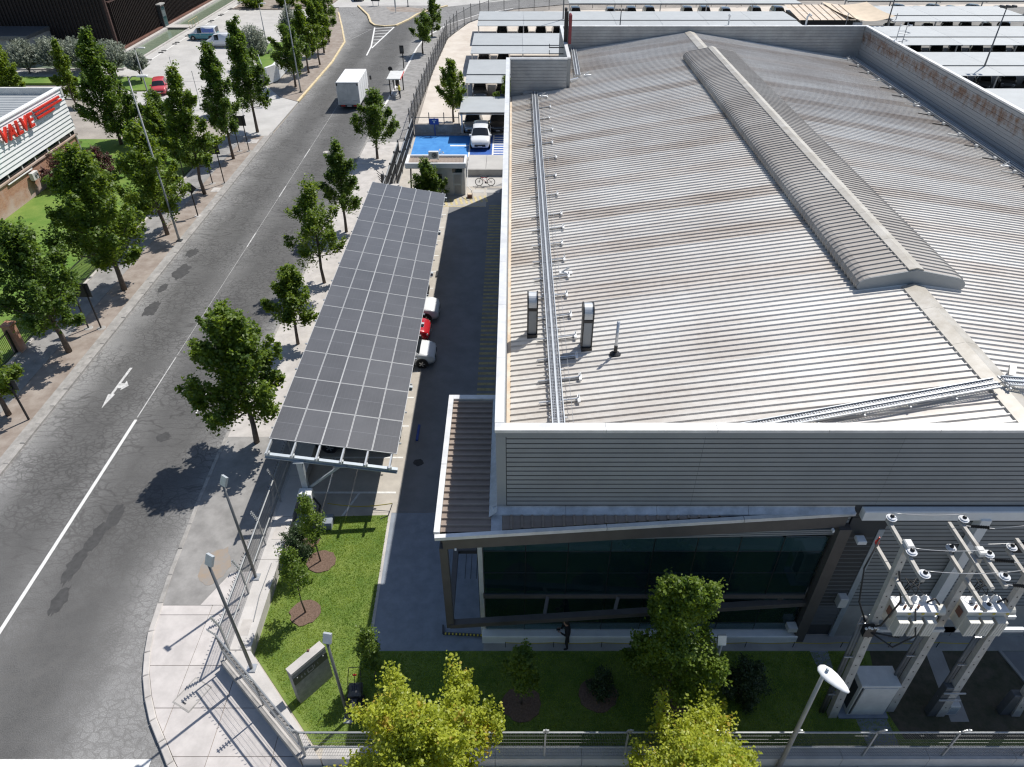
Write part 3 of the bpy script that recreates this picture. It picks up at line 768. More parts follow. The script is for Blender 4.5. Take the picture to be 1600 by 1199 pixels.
# roof: sheets of four ribs, each sheet its own piece
P = .34
def rib_profile(n):
    pts = []
    for i in range(n):
        y = i*P
        pts += [(y, 0), (y+.235, 0), (y+.262, .062), (y+.312, .062)]
    pts.append((n*P, 0))
    return pts
def sheet_mesh(xa, xb, n, name, mats):
    m = MB(); pr = rib_profile(n)
    za, zb = zroof(xa), zroof(xb)
    for x, z in ((xa, za), (xb, zb)): m.v += [(x, y, z+h) for y, h in pr]
    k = len(pr)
    for i in range(k-1):
        m.f.append((i, k+i, k+i+1, i+1)); m.k.append(0)
    # small end closures so the sheet has an edge
    return m.mesh(name, mats)
n = 4; W = n*P
meshes = {}
for side, xa, xb in (('west', -.1, 16.12), ('westfar', NX+.25, 16.12), ('east', 16.48, 32.35)):
    for st, mt in (('clean', ROOFM), ('dirty', ROOFD)):
        meshes[side, st] = sheet_mesh(xa, xb, n, 'roof_sheet', mt)
y = YF+.36; i = 0
while y < YB-.3:
    ph = ((y - 27.0) / W)
    dirty = y > 26 and (round(ph) % 3 == 0)
    st = 'dirty' if dirty else 'clean'
    w = 'west' if y+W < NY+.3 else 'westfar'
    put('roof_sheet', meshes[w, st], B, (16.0, y+16.0-16.0, 0)).location = (-16.0, y-16.0, 0)
    put('roof_sheet', meshes['east', st], B).location = (-16.0, y-16.0, 0)
    y += W
# screws / overlap lines across the slope
# ridge capping with 3 m lengths
def ridge_piece(y0, y1, z=.075, w=.45, zt=0):
    m = MB()
    a = RX-w; b = RX+w
    m.add([(a,y0,zroof(a)+z+zt),(RX,y0,RZ+z+.05+zt),(b,y0,zroof(b)+z+zt),(a,y1,zroof(a)+z+zt),(RX,y1,RZ+z+.05+zt),(b,y1,zroof(b)+z+zt),
           (a-.01,y0,zroof(a)+.0+zt),(a-.01,y1,zroof(a)+.0+zt),(b+.01,y0,zroof(b)+zt),(b+.01,y1,zroof(b)+zt)],
          [(0,1,4,3),(1,2,5,4),(6,0,3,7),(2,8,9,5),(0,6,8,2,1),(3,4,5,9,7)])
    return m
y = YF+.36
while y < 25.2: ridge_piece(y+.01, min(y+2.4, 25.3)).build('ridge_cap', RIDGEM, B); y += 2.4
y = 63.2
while y < YB-.4: ridge_piece(y+.01, min(y+2.4, YB-.3)).build('ridge_cap', RIDGEM, B); y += 2.4
# raised ridge vent: ribbed hood with rounded eaves
VY0, VY1 = 25.45, 63.1
def vent_section():
    pts = []
    cl = []
    # west half from the roof outwards, over the rounded eave, up to the ridge
    x0 = 14.15
    z0 = zroof(x0)
    cl = [(x0+.35, z0+.06), (x0+.12, z0+.06), (x0-.02, z0+.12), (x0-.06, z0+.25), (x0, z0+.42), (x0+.16, z0+.55), (x0+.36, z0+.63), (RX-.12, 11.02)]
    return cl
half = vent_section()
def vent_half(sgn, y0, y1, ribs, mat):
    m = MB(); prof = []
    for i in range(ribs):
        a = y0 + (y1-y0)*i/ribs; b = (y1-y0)/ribs
        prof += [(a, 0), (a+b*.62, 0), (a+b*.70, .05), (a+b*.90, .05)]
    prof.append((y1, 0))
    K = len(half)
    # outward normals for the rib height
    nr = []
    for i in range(K):
        ax, az = half[max(i-1,0)]; bx, bz = half[min(i+1,K-1)]
        tx, tz = bx-ax, bz-az; l = math.hypot(tx, tz); nr.append((-tz/l, tx/l))
    for (yy, h) in prof:
        for (x, z), (nx, nz) in zip(half, nr):
            xx = x + nx*h; zz = z + nz*h
            m.v.append((xx if sgn < 0 else 2*RX-xx, yy, zz))
    for i in range(len(prof)-1):
        for j in range(K-1):
            q = (i*K+j, (i+1)*K+j, (i+1)*K+j+1, i*K+j+1)
            m.f.append(q[::-1] if sgn > 0 else q); m.k.append(0)
    return m
V = MB().box(RX-1.6, RX+1.6, VY0+.05, VY1-.05, RZ-.1, RZ+.35).build('ridge_vent', SIDDARK, B)
ny = 14
for i in range(ny):
    ya = VY0+(VY1-VY0)*i/ny; yb = VY0+(VY1-VY0)*(i+1)/ny
    vent_half(-1, ya, yb, 8, VENTM).build('vent_sheet', VENTM, V)
    vent_half(1, ya, yb, 8, VENTM).build('vent_sheet', VENTM, V)
    m = MB(); m.add([(RX-.30,ya+.008,11.05),(RX,ya+.008,11.13),(RX+.30,ya+.008,11.05),(RX-.30,yb-.008,11.05),(RX,yb-.008,11.13),(RX+.30,yb-.008,11.05),(RX-.30,ya+.008,10.98),(RX+.30,ya+.008,10.98),(RX-.30,yb-.008,10.98),(RX+.30,yb-.008,10.98)],
              [(0,1,4,3),(1,2,5,4),(6,0,3,8),(2,7,9,5),(0,6,7,2,1),(3,4,5,9,8)])
    m.build('vent_cap', RIDGEM, V)
for yy, sg in ((VY0, -1), (VY1, 1)):
    for s in (-1, 1):
        pl = [(x if s < 0 else 2*RX-x, z) for x, z in half] + [(RX - s*0 , 11.05), (RX, RZ+.02)]
        m = MB(); nn = len(pl)
        m.v = [(x, yy-.03, z) for x, z in pl] + [(x, yy+.03, z) for x, z in pl]
        m.f = [tuple(range(nn)), tuple(range(nn, 2*nn))[::-1]] + [(i, (i+1)%nn, nn+(i+1)%nn, nn+i) for i in range(nn)]; m.k = [0]*len(m.f)
        m.build('vent_end_plate', SIDING, V)
# parapet linings and caps
MB().box(XW+.22, XE-.3, YF+.3, YF+.34, 7.9, 10.78).build('parapet_lining', PARAIN, B)
MB().box(XW+.25, XW+.27, YF+.34, NY-.26, 7.9, 10.78).build('parapet_lining', PARAIN, B)
mm = MB(); mm.box(XW+.3, NX-.02, NY-.29, NY-.255, 7.9, 10.78); mm.build('parapet_lining', PARAIN, B)
MB().box(NX+.255, NX+.28, NY+.0, YB-.3, 8.3, 10.78).build('parapet_lining', PARAIN, B)
for k in range(11):
    z = 8.0 + k*.25
    MB().box(NX+.3, XE-.32, YB-.285-.012*(k%2)-.003, YB-.255, z, z+.235).build('lining_board', PARAIN, B)
    MB().box(XE-.285-.012*(k%2)-.003, XE-.255, YF+.36, YB-.3, z, z+.235).build('lining_board', RUSTM, B)
    MB().box(XW+.32, NX-.04, NY-.325, NY-.295, z, z+.22).build('lining_board', PARAIN, B)
def cap_run(a, b, w, seg=3.35):
    d = math.dist(a, b); nseg = max(1, round(d/seg))
    for i in range(nseg):
        t0, t1 = i/nseg, (i+1)/nseg
        p = [a[j]+(b[j]-a[j])*t0 for j in range(2)]; q = [a[j]+(b[j]-a[j])*t1 for j in range(2)]
        ux, uy = (b[0]-a[0])/d*.006, (b[1]-a[1])/d*.006
        MB().bar((p[0]+ux,p[1]+uy,10.84),(q[0]-ux,q[1]-uy,10.84),w,.11).build('parapet_cap', CAPM, B)
cap_run((XW-.03, YF+.10), (XE+.03, YF+.10), .34)
cap_run((XW+.11, YF+.28), (XW+.11, NY+.0), .28)
cap_run((XW+.26, NY-.14), (NX+.0, NY-.14), .28)
cap_run((NX+.13, NY-.0), (NX+.13, YB-.28), .28)
cap_run((NX-.0, YB-.13), (XE+.03, YB-.13), .30)
cap_run((XE-.12, YF+.28), (XE-.12, YB-.29), .30)
MB().box(XW+.28, -.08, YF+.36, NY-.33, 7.85, 7.98).build('eaves_gutter', GUTTER, B)
MB().box(32.3, 32.5, YF+.36, YB-.33, 7.9, 8.02).build('eaves_gutter', FLASH, B)
mm = MB()
for x0, x1 in ((NX-.2, 5.2),): mm.add([(.7,60.25,zroof(.7)+.1),(5.4,61.9,zroof(5.4)+.12),(5.4,62.15,zroof(5.4)+.12),(.7,60.5,zroof(.7)+.1),(.7,60.25,zroof(.7)+.22),(5.4,61.9,zroof(5.4)+.24),(5.4,62.15,zroof(5.4)+.24),(.7,60.5,zroof(.7)+.22)], [(3,2,1,0),(4,5,6,7),(0,1,5,4),(1,2,6,5),(2,3,7,6),(3,0,4,7)])
# ------------------------------------------------------------------ glazed front with the tilted steel frame
GX0, GX1, GY = -1.05, 10.75, 15.9
cols = [-1.05+i*1.475 for i in range(9)]
rows = [.62, 1.05, 2.72, 4.1, 5.3, 6.02]
# the two office floors behind the glass
MB().box(-1.0, 11.25, 21.0, 21.1, .1, 7.0).build('office_wall', OFFW, B)
MB().box(-1.0, 11.25, GY+.12, 21.0, 2.70, 3.05).build('office_floor', WALLC, B)
MB().box(-1.0, 11.25, GY+.1, 21.0, .1, .16).build('office_floor', WALLC, B)
MB().box(-1.0, 11.25, GY+.1, 21.0, 6.10, 6.2).build('office_ceiling', WHITEP, B)
MB().box(11.2, 11.29, GY+.1, 21.0, .16, 6.1).build('office_wall', OFFW, B)
for x in (2.1, 5.2, 8.3): MB().box(x-.15, x+.15, 17.4, 17.7, .16, 6.1).build('office_column', OFFW, B)
for k, (x, y) in enumerate(((-.3,16.7),(1.0,16.9),(3.0,16.6),(4.3,17.0),(6.2,16.7),(7.4,16.8),(9.4,16.6),(9.9,18.4),(5.0,18.6),(1.5,18.8))):
    for z0 in ((3.05,) if k % 2 else (3.05, .16)):
        MB().box(x,x+1.1,y,y+.6,z0+.7,z0+.75).box(x+.02,x+.06,y+.02,y+.58,z0,z0+.7).box(x+1.04,x+1.08,y+.02,y+.58,z0,z0+.7).build('office_desk', (OFFW, TAN, FABRIC)[k % 3], B)
        MB().box(x+.3,x+.75,y+.3,y+.34,z0+.82,z0+1.15).build('office_monitor', BLACK, B)
for k, (i, z0) in enumerate(((0,4.6),(1,5.0),(3,4.2),(4,5.1),(6,4.8),(7,5.3))):
    MB().box(cols[i]+.06, cols[i+1]-.06, GY+.05, GY+.06, z0, 6.0).build('roller_blind', FABRIC, B)
boards(GX0, 11.25, GY+.09, 6.22, 7.0, .2, 'soffit_board')
for i in range(8):
    for j in range(5):
        x0, x1, z0, z1 = cols[i], cols[i+1], rows[j], rows[j+1]
        ty = rng.normal(0, .004)
        m = MB(); q = [rng.normal(0, .006) for _ in range(4)]; ya, yb = GY-.02, GY+.004
        m.add([(x0+.012,ya+q[0],z0+.012),(x1-.012,ya+q[1],z0+.012),(x1-.012,ya+q[2],z1-.012),(x0+.012,ya+q[0]+q[2]-q[1],z1-.012),(x0+.012,yb,z0+.012),(x1-.012,yb,z0+.012),(x1-.012,yb,z1-.012),(x0+.012,yb,z1-.012)], [(0,1,2,3),(7,6,5,4),(0,4,5,1),(1,5,6,2),(2,6,7,3),(3,7,4,0)])
        m.build('glass_pane', GLASSR2 if j in (0, 4) else GLASSR, B)
MB().box(GX0-.05, GX1, GY-.08, GY+.02, 2.66, 2.86).build('transom_beam', BROWNST, B)
for z in rows[1:-1]: MB().box(GX0, GX1, GY-.032, GY+.010, z-.008, z+.008).build('glazing_bar', DARKG, B)
for x in cols[1:-1]: MB().box(x-.012, x+.012, GY-.035, GY+.012, .62, 6.02).build('mullion', BLACK, B)
MB().bbox(-1.2, 10.95, 15.58, 15.98, .12, .56, .03).build('white_sill', WHITEP, B)
MB().box(-1.25, -1.08, 15.93, 21.6, .1, 7.0).build('side_wall', OFFW, B)
# side panes on the west return
for i in range(4):
    for j in range(4):
        MB().box(-1.275, -1.255, 16.0+i*1.4+.02, 17.4+i*1.4-.02, .6+j*1.6+.02, 2.2+j*1.6-.02).build('glass_pane', GLASSD, B)
# frame: top ring z 7.1, lower ring z 2.3
A_, Bq, Cq = (-2.38, 14.85), (11.05, 16.0), (-2.38, 21.8)
for z, hh, nm in ((6.95, .55, 'frame_top_beam'), (2.36, .22, 'frame_lower_beam')):
    MB().bar((A_[0]+.1, A_[1]+.1, z), (Bq[0], Bq[1]-.1, z), .24, hh).build(nm, BROWNST, B)
    MB().bar((A_[0]+.1, A_[1]+.25, z), (Cq[0]+.1, Cq[1]-.1, z), .2, hh).build(nm, BROWNST, B)
MB().box(-2.4, -2.14, 14.86, 15.12, 2.25, 6.68).build('frame_post', BROWNST, B)
MB().box(10.85, 11.25, 15.62, 15.97, .15, 6.7).build('frame_post', BROWNST, B)
MB().box(10.45, 10.8, 15.55, 15.85, .9, 1.15).build('frame_foot', OFFW, B)
for x in (1.15, 3.75, 7.0, 9.8):
    yb = 14.95 + (x+2.38)/13.43*1.0
    MB().bar((x+.12, 15.85, 2.72), (x, yb+.12, 2.42), .12, .16).build('frame_strut', BROWNST, B)
MB().bar((-2.2, 18.3, 2.36), (-1.26, 18.3, 2.36), .2, .2).build('frame_strut', BROWNST, B)
for k in range(4): MB().box(-2.05+k*.24, -2.03+k*.24, 18.6, 21.0, .118, .123).build('paving_joint', SIDDARK, B)
for k in range(3): MB().bar((3.2+.3*k, 16.0-.3, 6.4-.09*k), (10.9, 15.9, 6.4-.09*k), .06, .06).build('soffit_slat', SIDING, B)
# lower roof: west strip with ribs across, front wedge with ribs down
m = MB(); pr = []
nr = 22; y0, y1 = 15.05, 21.6
for i in range(nr):
    a = y0+(y1-y0)*i/nr; b = (y1-y0)/nr
    pr += [(a, 0), (a+b*.66, 0), (a+b*.72, .07), (a+b*.92, .07)]
pr.append((y1, 0))
for x in (-2.34, -.72): m.v += [(x, yy, 7.29+h) for yy, h in pr]
k = len(pr); m.f = [(i, k+i, k+i+1, i+1) for i in range(k-1)]; m.k = [0]*(k-1)
m.build('canopy_roof_sheet', ROOFB, B)
m = MB(); xs = []
nr = 33; x0, x1 = -.35, 10.9
def yfront(x): return 14.98 + (x+2.38)/13.43*1.02
for i in range(nr):
    a = x0+(x1-x0)*i/nr; b = (x1-x0)/nr
    xs += [(a, 0), (a+b*.72, 0), (a+b*.78, .05), (a+b*.92, .05)]
xs.append((x1, 0))
for x, h in xs: m.v += [(x, min(yfront(x), 15.71), 7.29+h), (x, 15.73, 7.33+h)]
k = len(xs); m.f = [(2*i, 2*i+2, 2*i+3, 2*i+1) for i in range(k-1)]; m.k = [0]*(k-1)
m.build('canopy_roof_sheet', ROOFB, B)
m = MB(); m.add([(-.72,15.0,7.30),(-.36,15.02,7.30),(-.36,15.7,7.34),(-.72,15.7,7.34)], [(0,1,2,3)]); m.build('roof_flashing', FLASH, B)
# sloped zinc flashings against the wall
def flash(xa, xb):
    MB().add([(xa+.005,15.70,7.38),(xb-.005,15.70,7.38),(xb-.005,15.886,7.52),(xa+.005,15.886,7.52),(xa+.005,15.886,7.60),(xb-.005,15.886,7.60),(xa+.005,15.70,7.30),(xb-.005,15.70,7.30)],
             [(0,1,2,3),(3,2,5,4),(6,7,1,0)]).build('roof_flashing', FLASH, B)
for xa, xb in ((-.68, 1.72), (1.72, 4.7), (4.7, 7.7), (7.7, 11.2)): flash(xa, xb)
MB().add([(-.80,15.6,7.35),(-.80,21.7,7.35),(-.535,21.7,7.6),(-.535,15.6,7.6),(-.80,15.6,7.25),(-.80,21.7,7.25)], [(1,0,3,2),(0,1,5,4)]).build('roof_flashing', FLASH, B)
MB().bar((-2.5,14.80,7.30),(3.0,15.22,7.30),.15,.14).build('canopy_cap', CAPM, B)
MB().bar((3.02,15.22,7.30),(7.5,15.56,7.30),.15,.14).build('canopy_cap', CAPM, B)
MB().bar((7.52,15.562,7.30),(11.25,15.84,7.30),.15,.14).build('canopy_cap', CAPM, B)
MB().bar((-2.44,14.93,7.36),(-2.44,18.0,7.36),.19,.12).build('canopy_cap', CAPM, B)
MB().bar((-2.44,18.02,7.36),(-2.44,21.9,7.36),.19,.12).build('canopy_cap', CAPM, B)
MB().bar((-2.34,21.78,7.36),(-.56,21.78,7.36),.24,.12).build('canopy_cap', CAPM, B)
MB().box(-1.06, -.55, 16.0, 21.6, .12, 7.1).build('return_wall', SIDING, B)
# white downpipe column and small fittings on the front
MB().bar((15.5,15.72,.3),(15.5,15.72,7.2),.34,.3).build('white_column', WHITEP, B)
MB().bbox(17.2, 18.1, 15.72, 15.95, 5.4, 5.75, .03).build('wall_grille', BLACK, B)
MB().bbox(11.95, 12.25, 15.6, 15.9, 2.4, 2.9, .02).build('wall_box', OFFW, B)
MB().bbox(11.55, 11.85, 15.5, 15.8, 6.1, 6.25, .02).build('wall_light', WHITEP, B)
for x, y in ((-1.9, 14.95), (4.6, 15.5), (10.6, 15.7)): MB().box(x, x+.06, y-.12, y, 6.62, 6.72).build('spot_light', WHITEP, B)

# ------------------------------------------------------------------ things on the roof
def walk(name, label, p, q, w, secs):
    t = thing(name, label, 'roof walkway', (p[0], p[1], p[2]))
    p = Vector(p); q = Vector(q); d = (q-p); L_ = d.length; d.normalize(); a = d.cross(Vector((0,0,1))).normalized()
    for s in (-1, 0, 1):
        o = a*(w/2*s)
        wd = .035 if s else .07
        MB().bar(p+o+Vector((0,0,.03)), q+o+Vector((0,0,.03)), wd, .07).build('side_rail' if s else 'centre_rail', GALVL, t)
    for i in range(secs):
        u = p + d*(L_*(i+.004)/secs); v = p + d*(L_*(i+.996)/secs)
        g = MB(); nb = int((v-u).length/.09)
        for s in (-1, 1):
            for f in (.14, .30, .46 if False else .44):
                g.bar(u+a*(w*s*f/1.0*.98-.0), v+a*(w*s*f*.98), .022, .022)
        for k_ in range(nb):
            c = u + (v-u)*(k_+.5)/nb
            g.bar(c-a*(w/2-.02)+Vector((0,0,.008)), c+a*(w/2-.02)+Vector((0,0,.008)), .03, .02)
        g.build('grating_panel', GRATE, t)
        MB().bar(u-a*(w/2+.12)-Vector((0,0,.06)), u+a*(w/2+.12)-Vector((0,0,.06)), .05, .05).build('bearer', GALV, t)
    return t
walk('roof_walkway', 'long galvanised grating walkway along the left eaves of the warehouse roof', (1.6,16.5,zroof(1.6)+.22), (1.72,59.6,zroof(1.7)+.22), .43, 15)
walk('roof_walkway', 'short galvanised walkway beside the roof notch at the far left corner', (5.38,62.5,zroof(5.38)+.22), (5.62,71.6,zroof(5.6)+.22), .42, 4)
W3 = walk('roof_walkway', 'galvanised walkway climbing the roof slope behind the front parapet to the ridge', (5.5,17.45,zroof(5.5)+.25), (16.0,18.55,zroof(16.0)+.28), .46, 7)
walk('roof_walkway', 'galvanised walkway running down the right roof slope from the ridge', (16.25,18.57,zroof(16.3)+.30), (30.5,19.9,zroof(30.5)+.25), .46, 8)
walk('roof_walkway', 'narrow walkway beside the rusty right parapet of the roof', (31.75,20,zroof(31.75)+.2), (31.75,71.3,zroof(31.75)+.2), .4, 16)
t = thing('cable_duct', 'grey cable duct crossing the roof corner between two walkways', 'cable duct', (.7,60.1,zroof(.7)))
MB().bar((.75,59.75,zroof(.75)+.16),(5.35,61.75,zroof(5.35)+.16),.22,.14).build('duct_body', GALV, t)
for x, y in ((1.8,60.2),(3.4,60.9),(4.8,61.5)): MB().box(x-.05,x+.05,y-.2,y+.2,zroof(x)+.05,zroof(x)+.1).build('duct_foot', GALVL, t)
# safety line anchors along the walkway
LL = thing('safety_line', 'thin cable safety line on small white anchors beside the long walkway', 'safety line', (2.3,16.5,8.4))
MB().tube([(2.10,16.5,zroof(2.1)+.30),(2.2,38,zroof(2.2)+.27),(2.3,59.5,zroof(2.3)+.30)], .008, 5).build('steel_cable', WIRE, LL)
ys = [17.0,18.7,20.4,21.7,23.1,24.55,26.2,27.93,29.6,31.3,33.04,34.8,36.5,39.2,42,45,47.8,50.4,53,55.6,58.2]
for y in ys:
    x1_ = 2.42 + rng.uniform(-.1, .12) + .008*(y-16)
    a = MB().bar((.95,y,zroof(.95)+.11),(x1_,y,zroof(x1_)+.11),.05,.04).build('anchor_bar', GALV, LL)
    MB().bar((1.0,y-.17,zroof(1.0)+.11),(x1_,y-.17,zroof(x1_)+.11),.03,.03).build('anchor_bar', DARKG, LL)
    MB().box(x1_-.05,x1_+.05,y-.26,y+.14,zroof(x1_)+.09,zroof(x1_)+.17).build('anchor_foot', WHITEP, LL)
    MB().tube([(x1_,y,zroof(x1_)+.1),(x1_,y,zroof(x1_)+.3)], .03, 6).build('anchor_post', GALVL, LL)
for (x, y, z, l) in ((2.5,29.9,0,'small white bracket plate beside the mid walkway'),(2.4,58.6,0,'white bracket plate at the far end of the long walkway'),(6.2,62.6,0,'white bracket plate beside the short walkway foot'),(31.2,70.9,0,'white bracket plate at the far right roof corner'),(31.2,56.5,0,'white bracket plate halfway along the rusty parapet'),(31.2,44,0,'white bracket plate near the front of the rusty parapet')):
    t = thing('bracket_plate', l, 'bracket', (x, y, zroof(x)))
    MB().box(x-.3,x+.3,y-.12,y+.12,zroof(x)+.06,zroof(x)+.12).build('base_plate', WHITEP, t)
    MB().bar((x-.2,y,zroof(x)+.12),(x+.15,y,zroof(x)+.35),.06,.06).build('bracket_arm', GALVL, t)
EA = thing('safety_line', 'row of small anchors on the right slope beside the rusty parapet', 'safety line', (31,20,8))
MB().tube([(31.0,20,zroof(31)+.3),(31.0,71,zroof(31)+.3)], .008, 5).build('steel_cable', WIRE, EA)
for k in range(22):
    y = 22+k*2.3
    MB().bar((30.2,y,zroof(30.2)+.1),(31.5,y,zroof(31.5)+.1),.06,.05).build('anchor_bar', DARKG if k % 3 else GALVL, EA)
    MB().box(30.95,31.1,y-.1,y+.12,zroof(31)+.09,zroof(31)+.26).build('anchor_foot', GALVL, EA)
# two gooseneck vents: flat duct rising, bent over towards the far side
def gooseneck(x, y, h, label):
    zb = zroof(x)
    t = thing('gooseneck_vent', label, 'roof vent', (x, y, zb))
    w = .165; d = .5
    m = MB().box(x-w-.05,x+w+.05,y-.13,y+d+.05,zb,zb+.2); m.build('vent_base', BLACK, t)
    MB().box(x-w,x+w,y,y+d-.05,zb+.2,zb+h-.55).build('vent_duct', SIDING, t)
    MB().box(x-w-.05,x-w-.001,y-.03,y+d,zb+.2,zb+h-.5).build('duct_flange', BLACK, t)
    MB().box(x+w+.001,x+w+.05,y-.03,y+d,zb+.2,zb+h-.5).build('duct_flange', BLACK, t)
    MB().box(x-w,x+w,y-.03,y+d,zb+h-.66,zb+h-.54).build('duct_collar', BLACK, t)
    # curved hood from vertical front face over to the back
    pts = [(y-.01, zb+h-.52)]
    for a in range(0, 181, 15):
        pts.append((y+.34-.35*math.cos(R(a)), zb+h-.36+.36*math.sin(R(a))))
    pts.append((y+.69, zb+h-.55))
    m = MB(); K = len(pts)
    for xx in (x-w, x+w): m.v += [(xx, yy, zz) for yy, zz in pts]
    m.f = [(i, K+i, K+i+1, i+1) for i in range(K-1)] + [tuple(range(K))[::-1], tuple(range(K, 2*K))]; m.k = [0]*len(m.f)
    m.build('vent_hood', GALVL, t)
    for sx in (-1, 1):
        m = MB()
        xa = x+sx*(w+.001); xb = x+sx*(w+.055)
        q = [(yy+(.03 if yy > y+.34 else -.03), zz+.03) for yy, zz in pts]
        m.v = [(xa, yy, zz) for yy, zz in q] + [(xb, yy, zz) for yy, zz in q]
        m.f = [tuple(range(K)), tuple(range(K, 2*K))[::-1]] + [(i, (i+1)%K, K+(i+1)%K, K+i) for i in range(K)]; m.k = [0]*len(m.f)
        m.build('hood_side', BLACK, t)
gooseneck(.8, 24.9, 1.98, 'black edged gooseneck vent between the gutter and the long roof walkway')
gooseneck(2.95, 23.5, 2.0, 'black edged gooseneck vent standing to the right of the long roof walkway')
t = thing('vent_pipe', 'slim upright grey vent pipe with dark collar on the left roof slope', 'vent pipe', (4.05, 23.0, zroof(4.05)))
MB().tube([(4.05,23.0,zroof(4.05)),(4.05,23.0,zroof(4.05)+1.55)], .06, 10).build('pipe', GALV, t, True)
MB().lathe([(.24,0),(.2,.05),(.1,.12)], (4.05,23,zroof(4.05)+.02), 12).build('pipe_flashing', BLACK, t)
MB().lathe([(.075,0),(.075,.28)], (4.05,23,zroof(4.05)+.15), 10).build('pipe_collar', BLACK, t)
t = thing('flood_light', 'small grey flood light on a bracket just right of the ridge near the front', 'flood light', (17.0,19.3,zroof(17)))
MB().tube([(17.0,19.5,zroof(17)),(17.0,19.5,zroof(17)+.35)], .03, 8).build('stand', GALV, t)
MB().bar((17.05,19.5,zroof(17)+.35),(16.85,19.1,zroof(17)+.2),.2,.12).build('lamp_head', POLEL, t)
# red blade sign and antenna arms on the notch parapet
t = thing('blade_sign', 'tall dark red blade sign on the parapet at the roof notch', 'sign', (4.5,66,10.5))
MB().box(4.30,4.62,65.6,66.0,10.6,13.2).build('sign_frame', BLACK, t)
MB().bbox(4.66,4.9,65.2,65.9,10.8,13.1,.1).build('sign_face', MAROON, t)
MB().bbox(4.28,4.5,65.4,65.8,13.25,13.5,.03).build('sign_top_box', BLACK, t)
for z in (9.4,9.9,10.4): MB().bar((3.1,65.8,z),(4.7,65.8,z),.07,.07).build('bracket_arm', BLACK, t)
for z in (9.4,9.9,10.4): MB().bar((3.1,65.8,z-.05),(3.1,65.8,z+.3),.05,.05).build('bracket_tip', BLACK, t)
t = thing('roof_ladder', 'grey caged ladder over the far right parapet corner', 'ladder', (33.4,68,9))
for x in (33.0,33.6): MB().tube([(x,66.5,8.0),(x,66.5,12.2)], .04, 6).build('ladder_rail', GALV, t)
for k in range(9): MB().bar((33.0,66.5,8.2+k*.42),(33.6,66.5,8.2+k*.42),.035,.035).build('ladder_rung', GALV, t)
for z in (10.9,11.5,12.1): MB().tube([(33.0,66.5,z),(32.8,66.0,z),(33.3,65.6,z),(33.8,66.0,z),(33.6,66.5,z)], .03, 5).build('ladder_hoop', GALV, t)
t = thing('vent_hook', 'small white hooked vent pipe behind the far parapet', 'vent pipe', (27.5,73,8))
MB().tube([(27.2,72.6,9),(27.2,72.6,11.5),(27.35,72.6,11.75),(27.55,72.6,11.6)], .09, 8).build('hook_pipe', WHITEP, t)
t = thing('vent_mast', 'short white mast with knob behind the far parapet', 'mast', (20.5,73,8))
MB().tube([(20.0,72.6,9),(20.0,72.6,11.6)], .07, 8).build('mast', WHITEP, t); MB().lathe([(.12,0),(.16,.1),(.08,.2)], (20.0,72.6,11.55), 8).build('knob', WHITEP, t)
# ================================================================== BRICK WORKSHOP WITH RED LETTERS
def brick_mat():
    mt = bpy.data.materials.new('brick_courses'); mt.use_nodes = True
    N, L, b = nodes_of(mt); b.inputs['Roughness'].default_value = .92
    pos = N.new('ShaderNodeNewGeometry').outputs['Position']
    sp = N.new('ShaderNodeSeparateXYZ'); L.new(pos, sp.inputs[0])
    cb = N.new('ShaderNodeCombineXYZ'); ad = N.new('ShaderNodeMath'); ad.operation = 'ADD'
    L.new(sp.outputs['X'], ad.inputs[0]); L.new(sp.outputs['Y'], ad.inputs[1]); L.new(ad.outputs[0], cb.inputs['X']); L.new(sp.outputs['Z'], cb.inputs['Y'])
    br = N.new('ShaderNodeTexBrick'); br.inputs['Scale'].default_value = 1; br.inputs['Brick Width'].default_value = .24; br.inputs['Row Height'].default_value = .085; br.inputs['Mortar Size'].default_value = .008
    br.inputs['Color1'].default_value = (.37, .17, .10, 1); br.inputs['Color2'].default_value = (.46, .24, .15, 1); br.inputs['Mortar'].default_value = (.38, .30, .24, 1)
    L.new(cb.outputs[0], br.inputs['Vector'])
    n = N.new('ShaderNodeTexNoise'); n.inputs['Scale'].default_value = .7; n.inputs['Detail'].default_value = 7; L.new(pos, n.inputs['Vector'])
    # salt bloom creeping up from the ground
    zr = N.new('ShaderNodeMapRange'); zr.inputs['From Min'].default_value = 1.5; zr.inputs['From Max'].default_value = .1; L.new(sp.outputs['Z'], zr.inputs['Value'])
    ma = N.new('ShaderNodeMath'); ma.operation = 'MULTIPLY_ADD'; ma.inputs[1].default_value = .35; L.new(zr.outputs[0], ma.inputs[0]); L.new(n.outputs['Fac'], ma.inputs[2])
    mr = N.new('ShaderNodeMapRange'); mr.inputs['From Min'].default_value = .55; mr.inputs['From Max'].default_value = .85; mr.inputs['To Max'].default_value = .8; L.new(ma.outputs[0], mr.inputs['Value'])
    mx = N.new('ShaderNodeMix'); mx.data_type = 'RGBA'; mx.inputs['B'].default_value = (.52, .42, .38, 1)
    L.new(mr.outputs[0], mx.inputs['Factor']); L.new(br.outputs['Color'], mx.inputs['A']); L.new(mx.outputs['Result'], b.inputs['Base Color'])
    bp = N.new('ShaderNodeBump'); bp.inputs['Strength'].default_value = .5; bp.inputs['Distance'].default_value = .01; L.new(br.outputs['Fac'], bp.inputs['Height']); bp.invert = True
    L.new(bp.outputs[0], b.inputs['Normal'])
    return mt
BRICKW = brick_mat()
K = thing('brick_workshop', 'low brick workshop with white ribbed fascia and big red letters', 'workshop', (-41.4, 60, 0))
MB().box(-62,-41.4,38,67.6,0,2.45).build('brick_wall', BRICKW, K)
MB().box(-62,-41.5,38,67.5,2.45,2.9).build('window_strip', GLASSD, K)
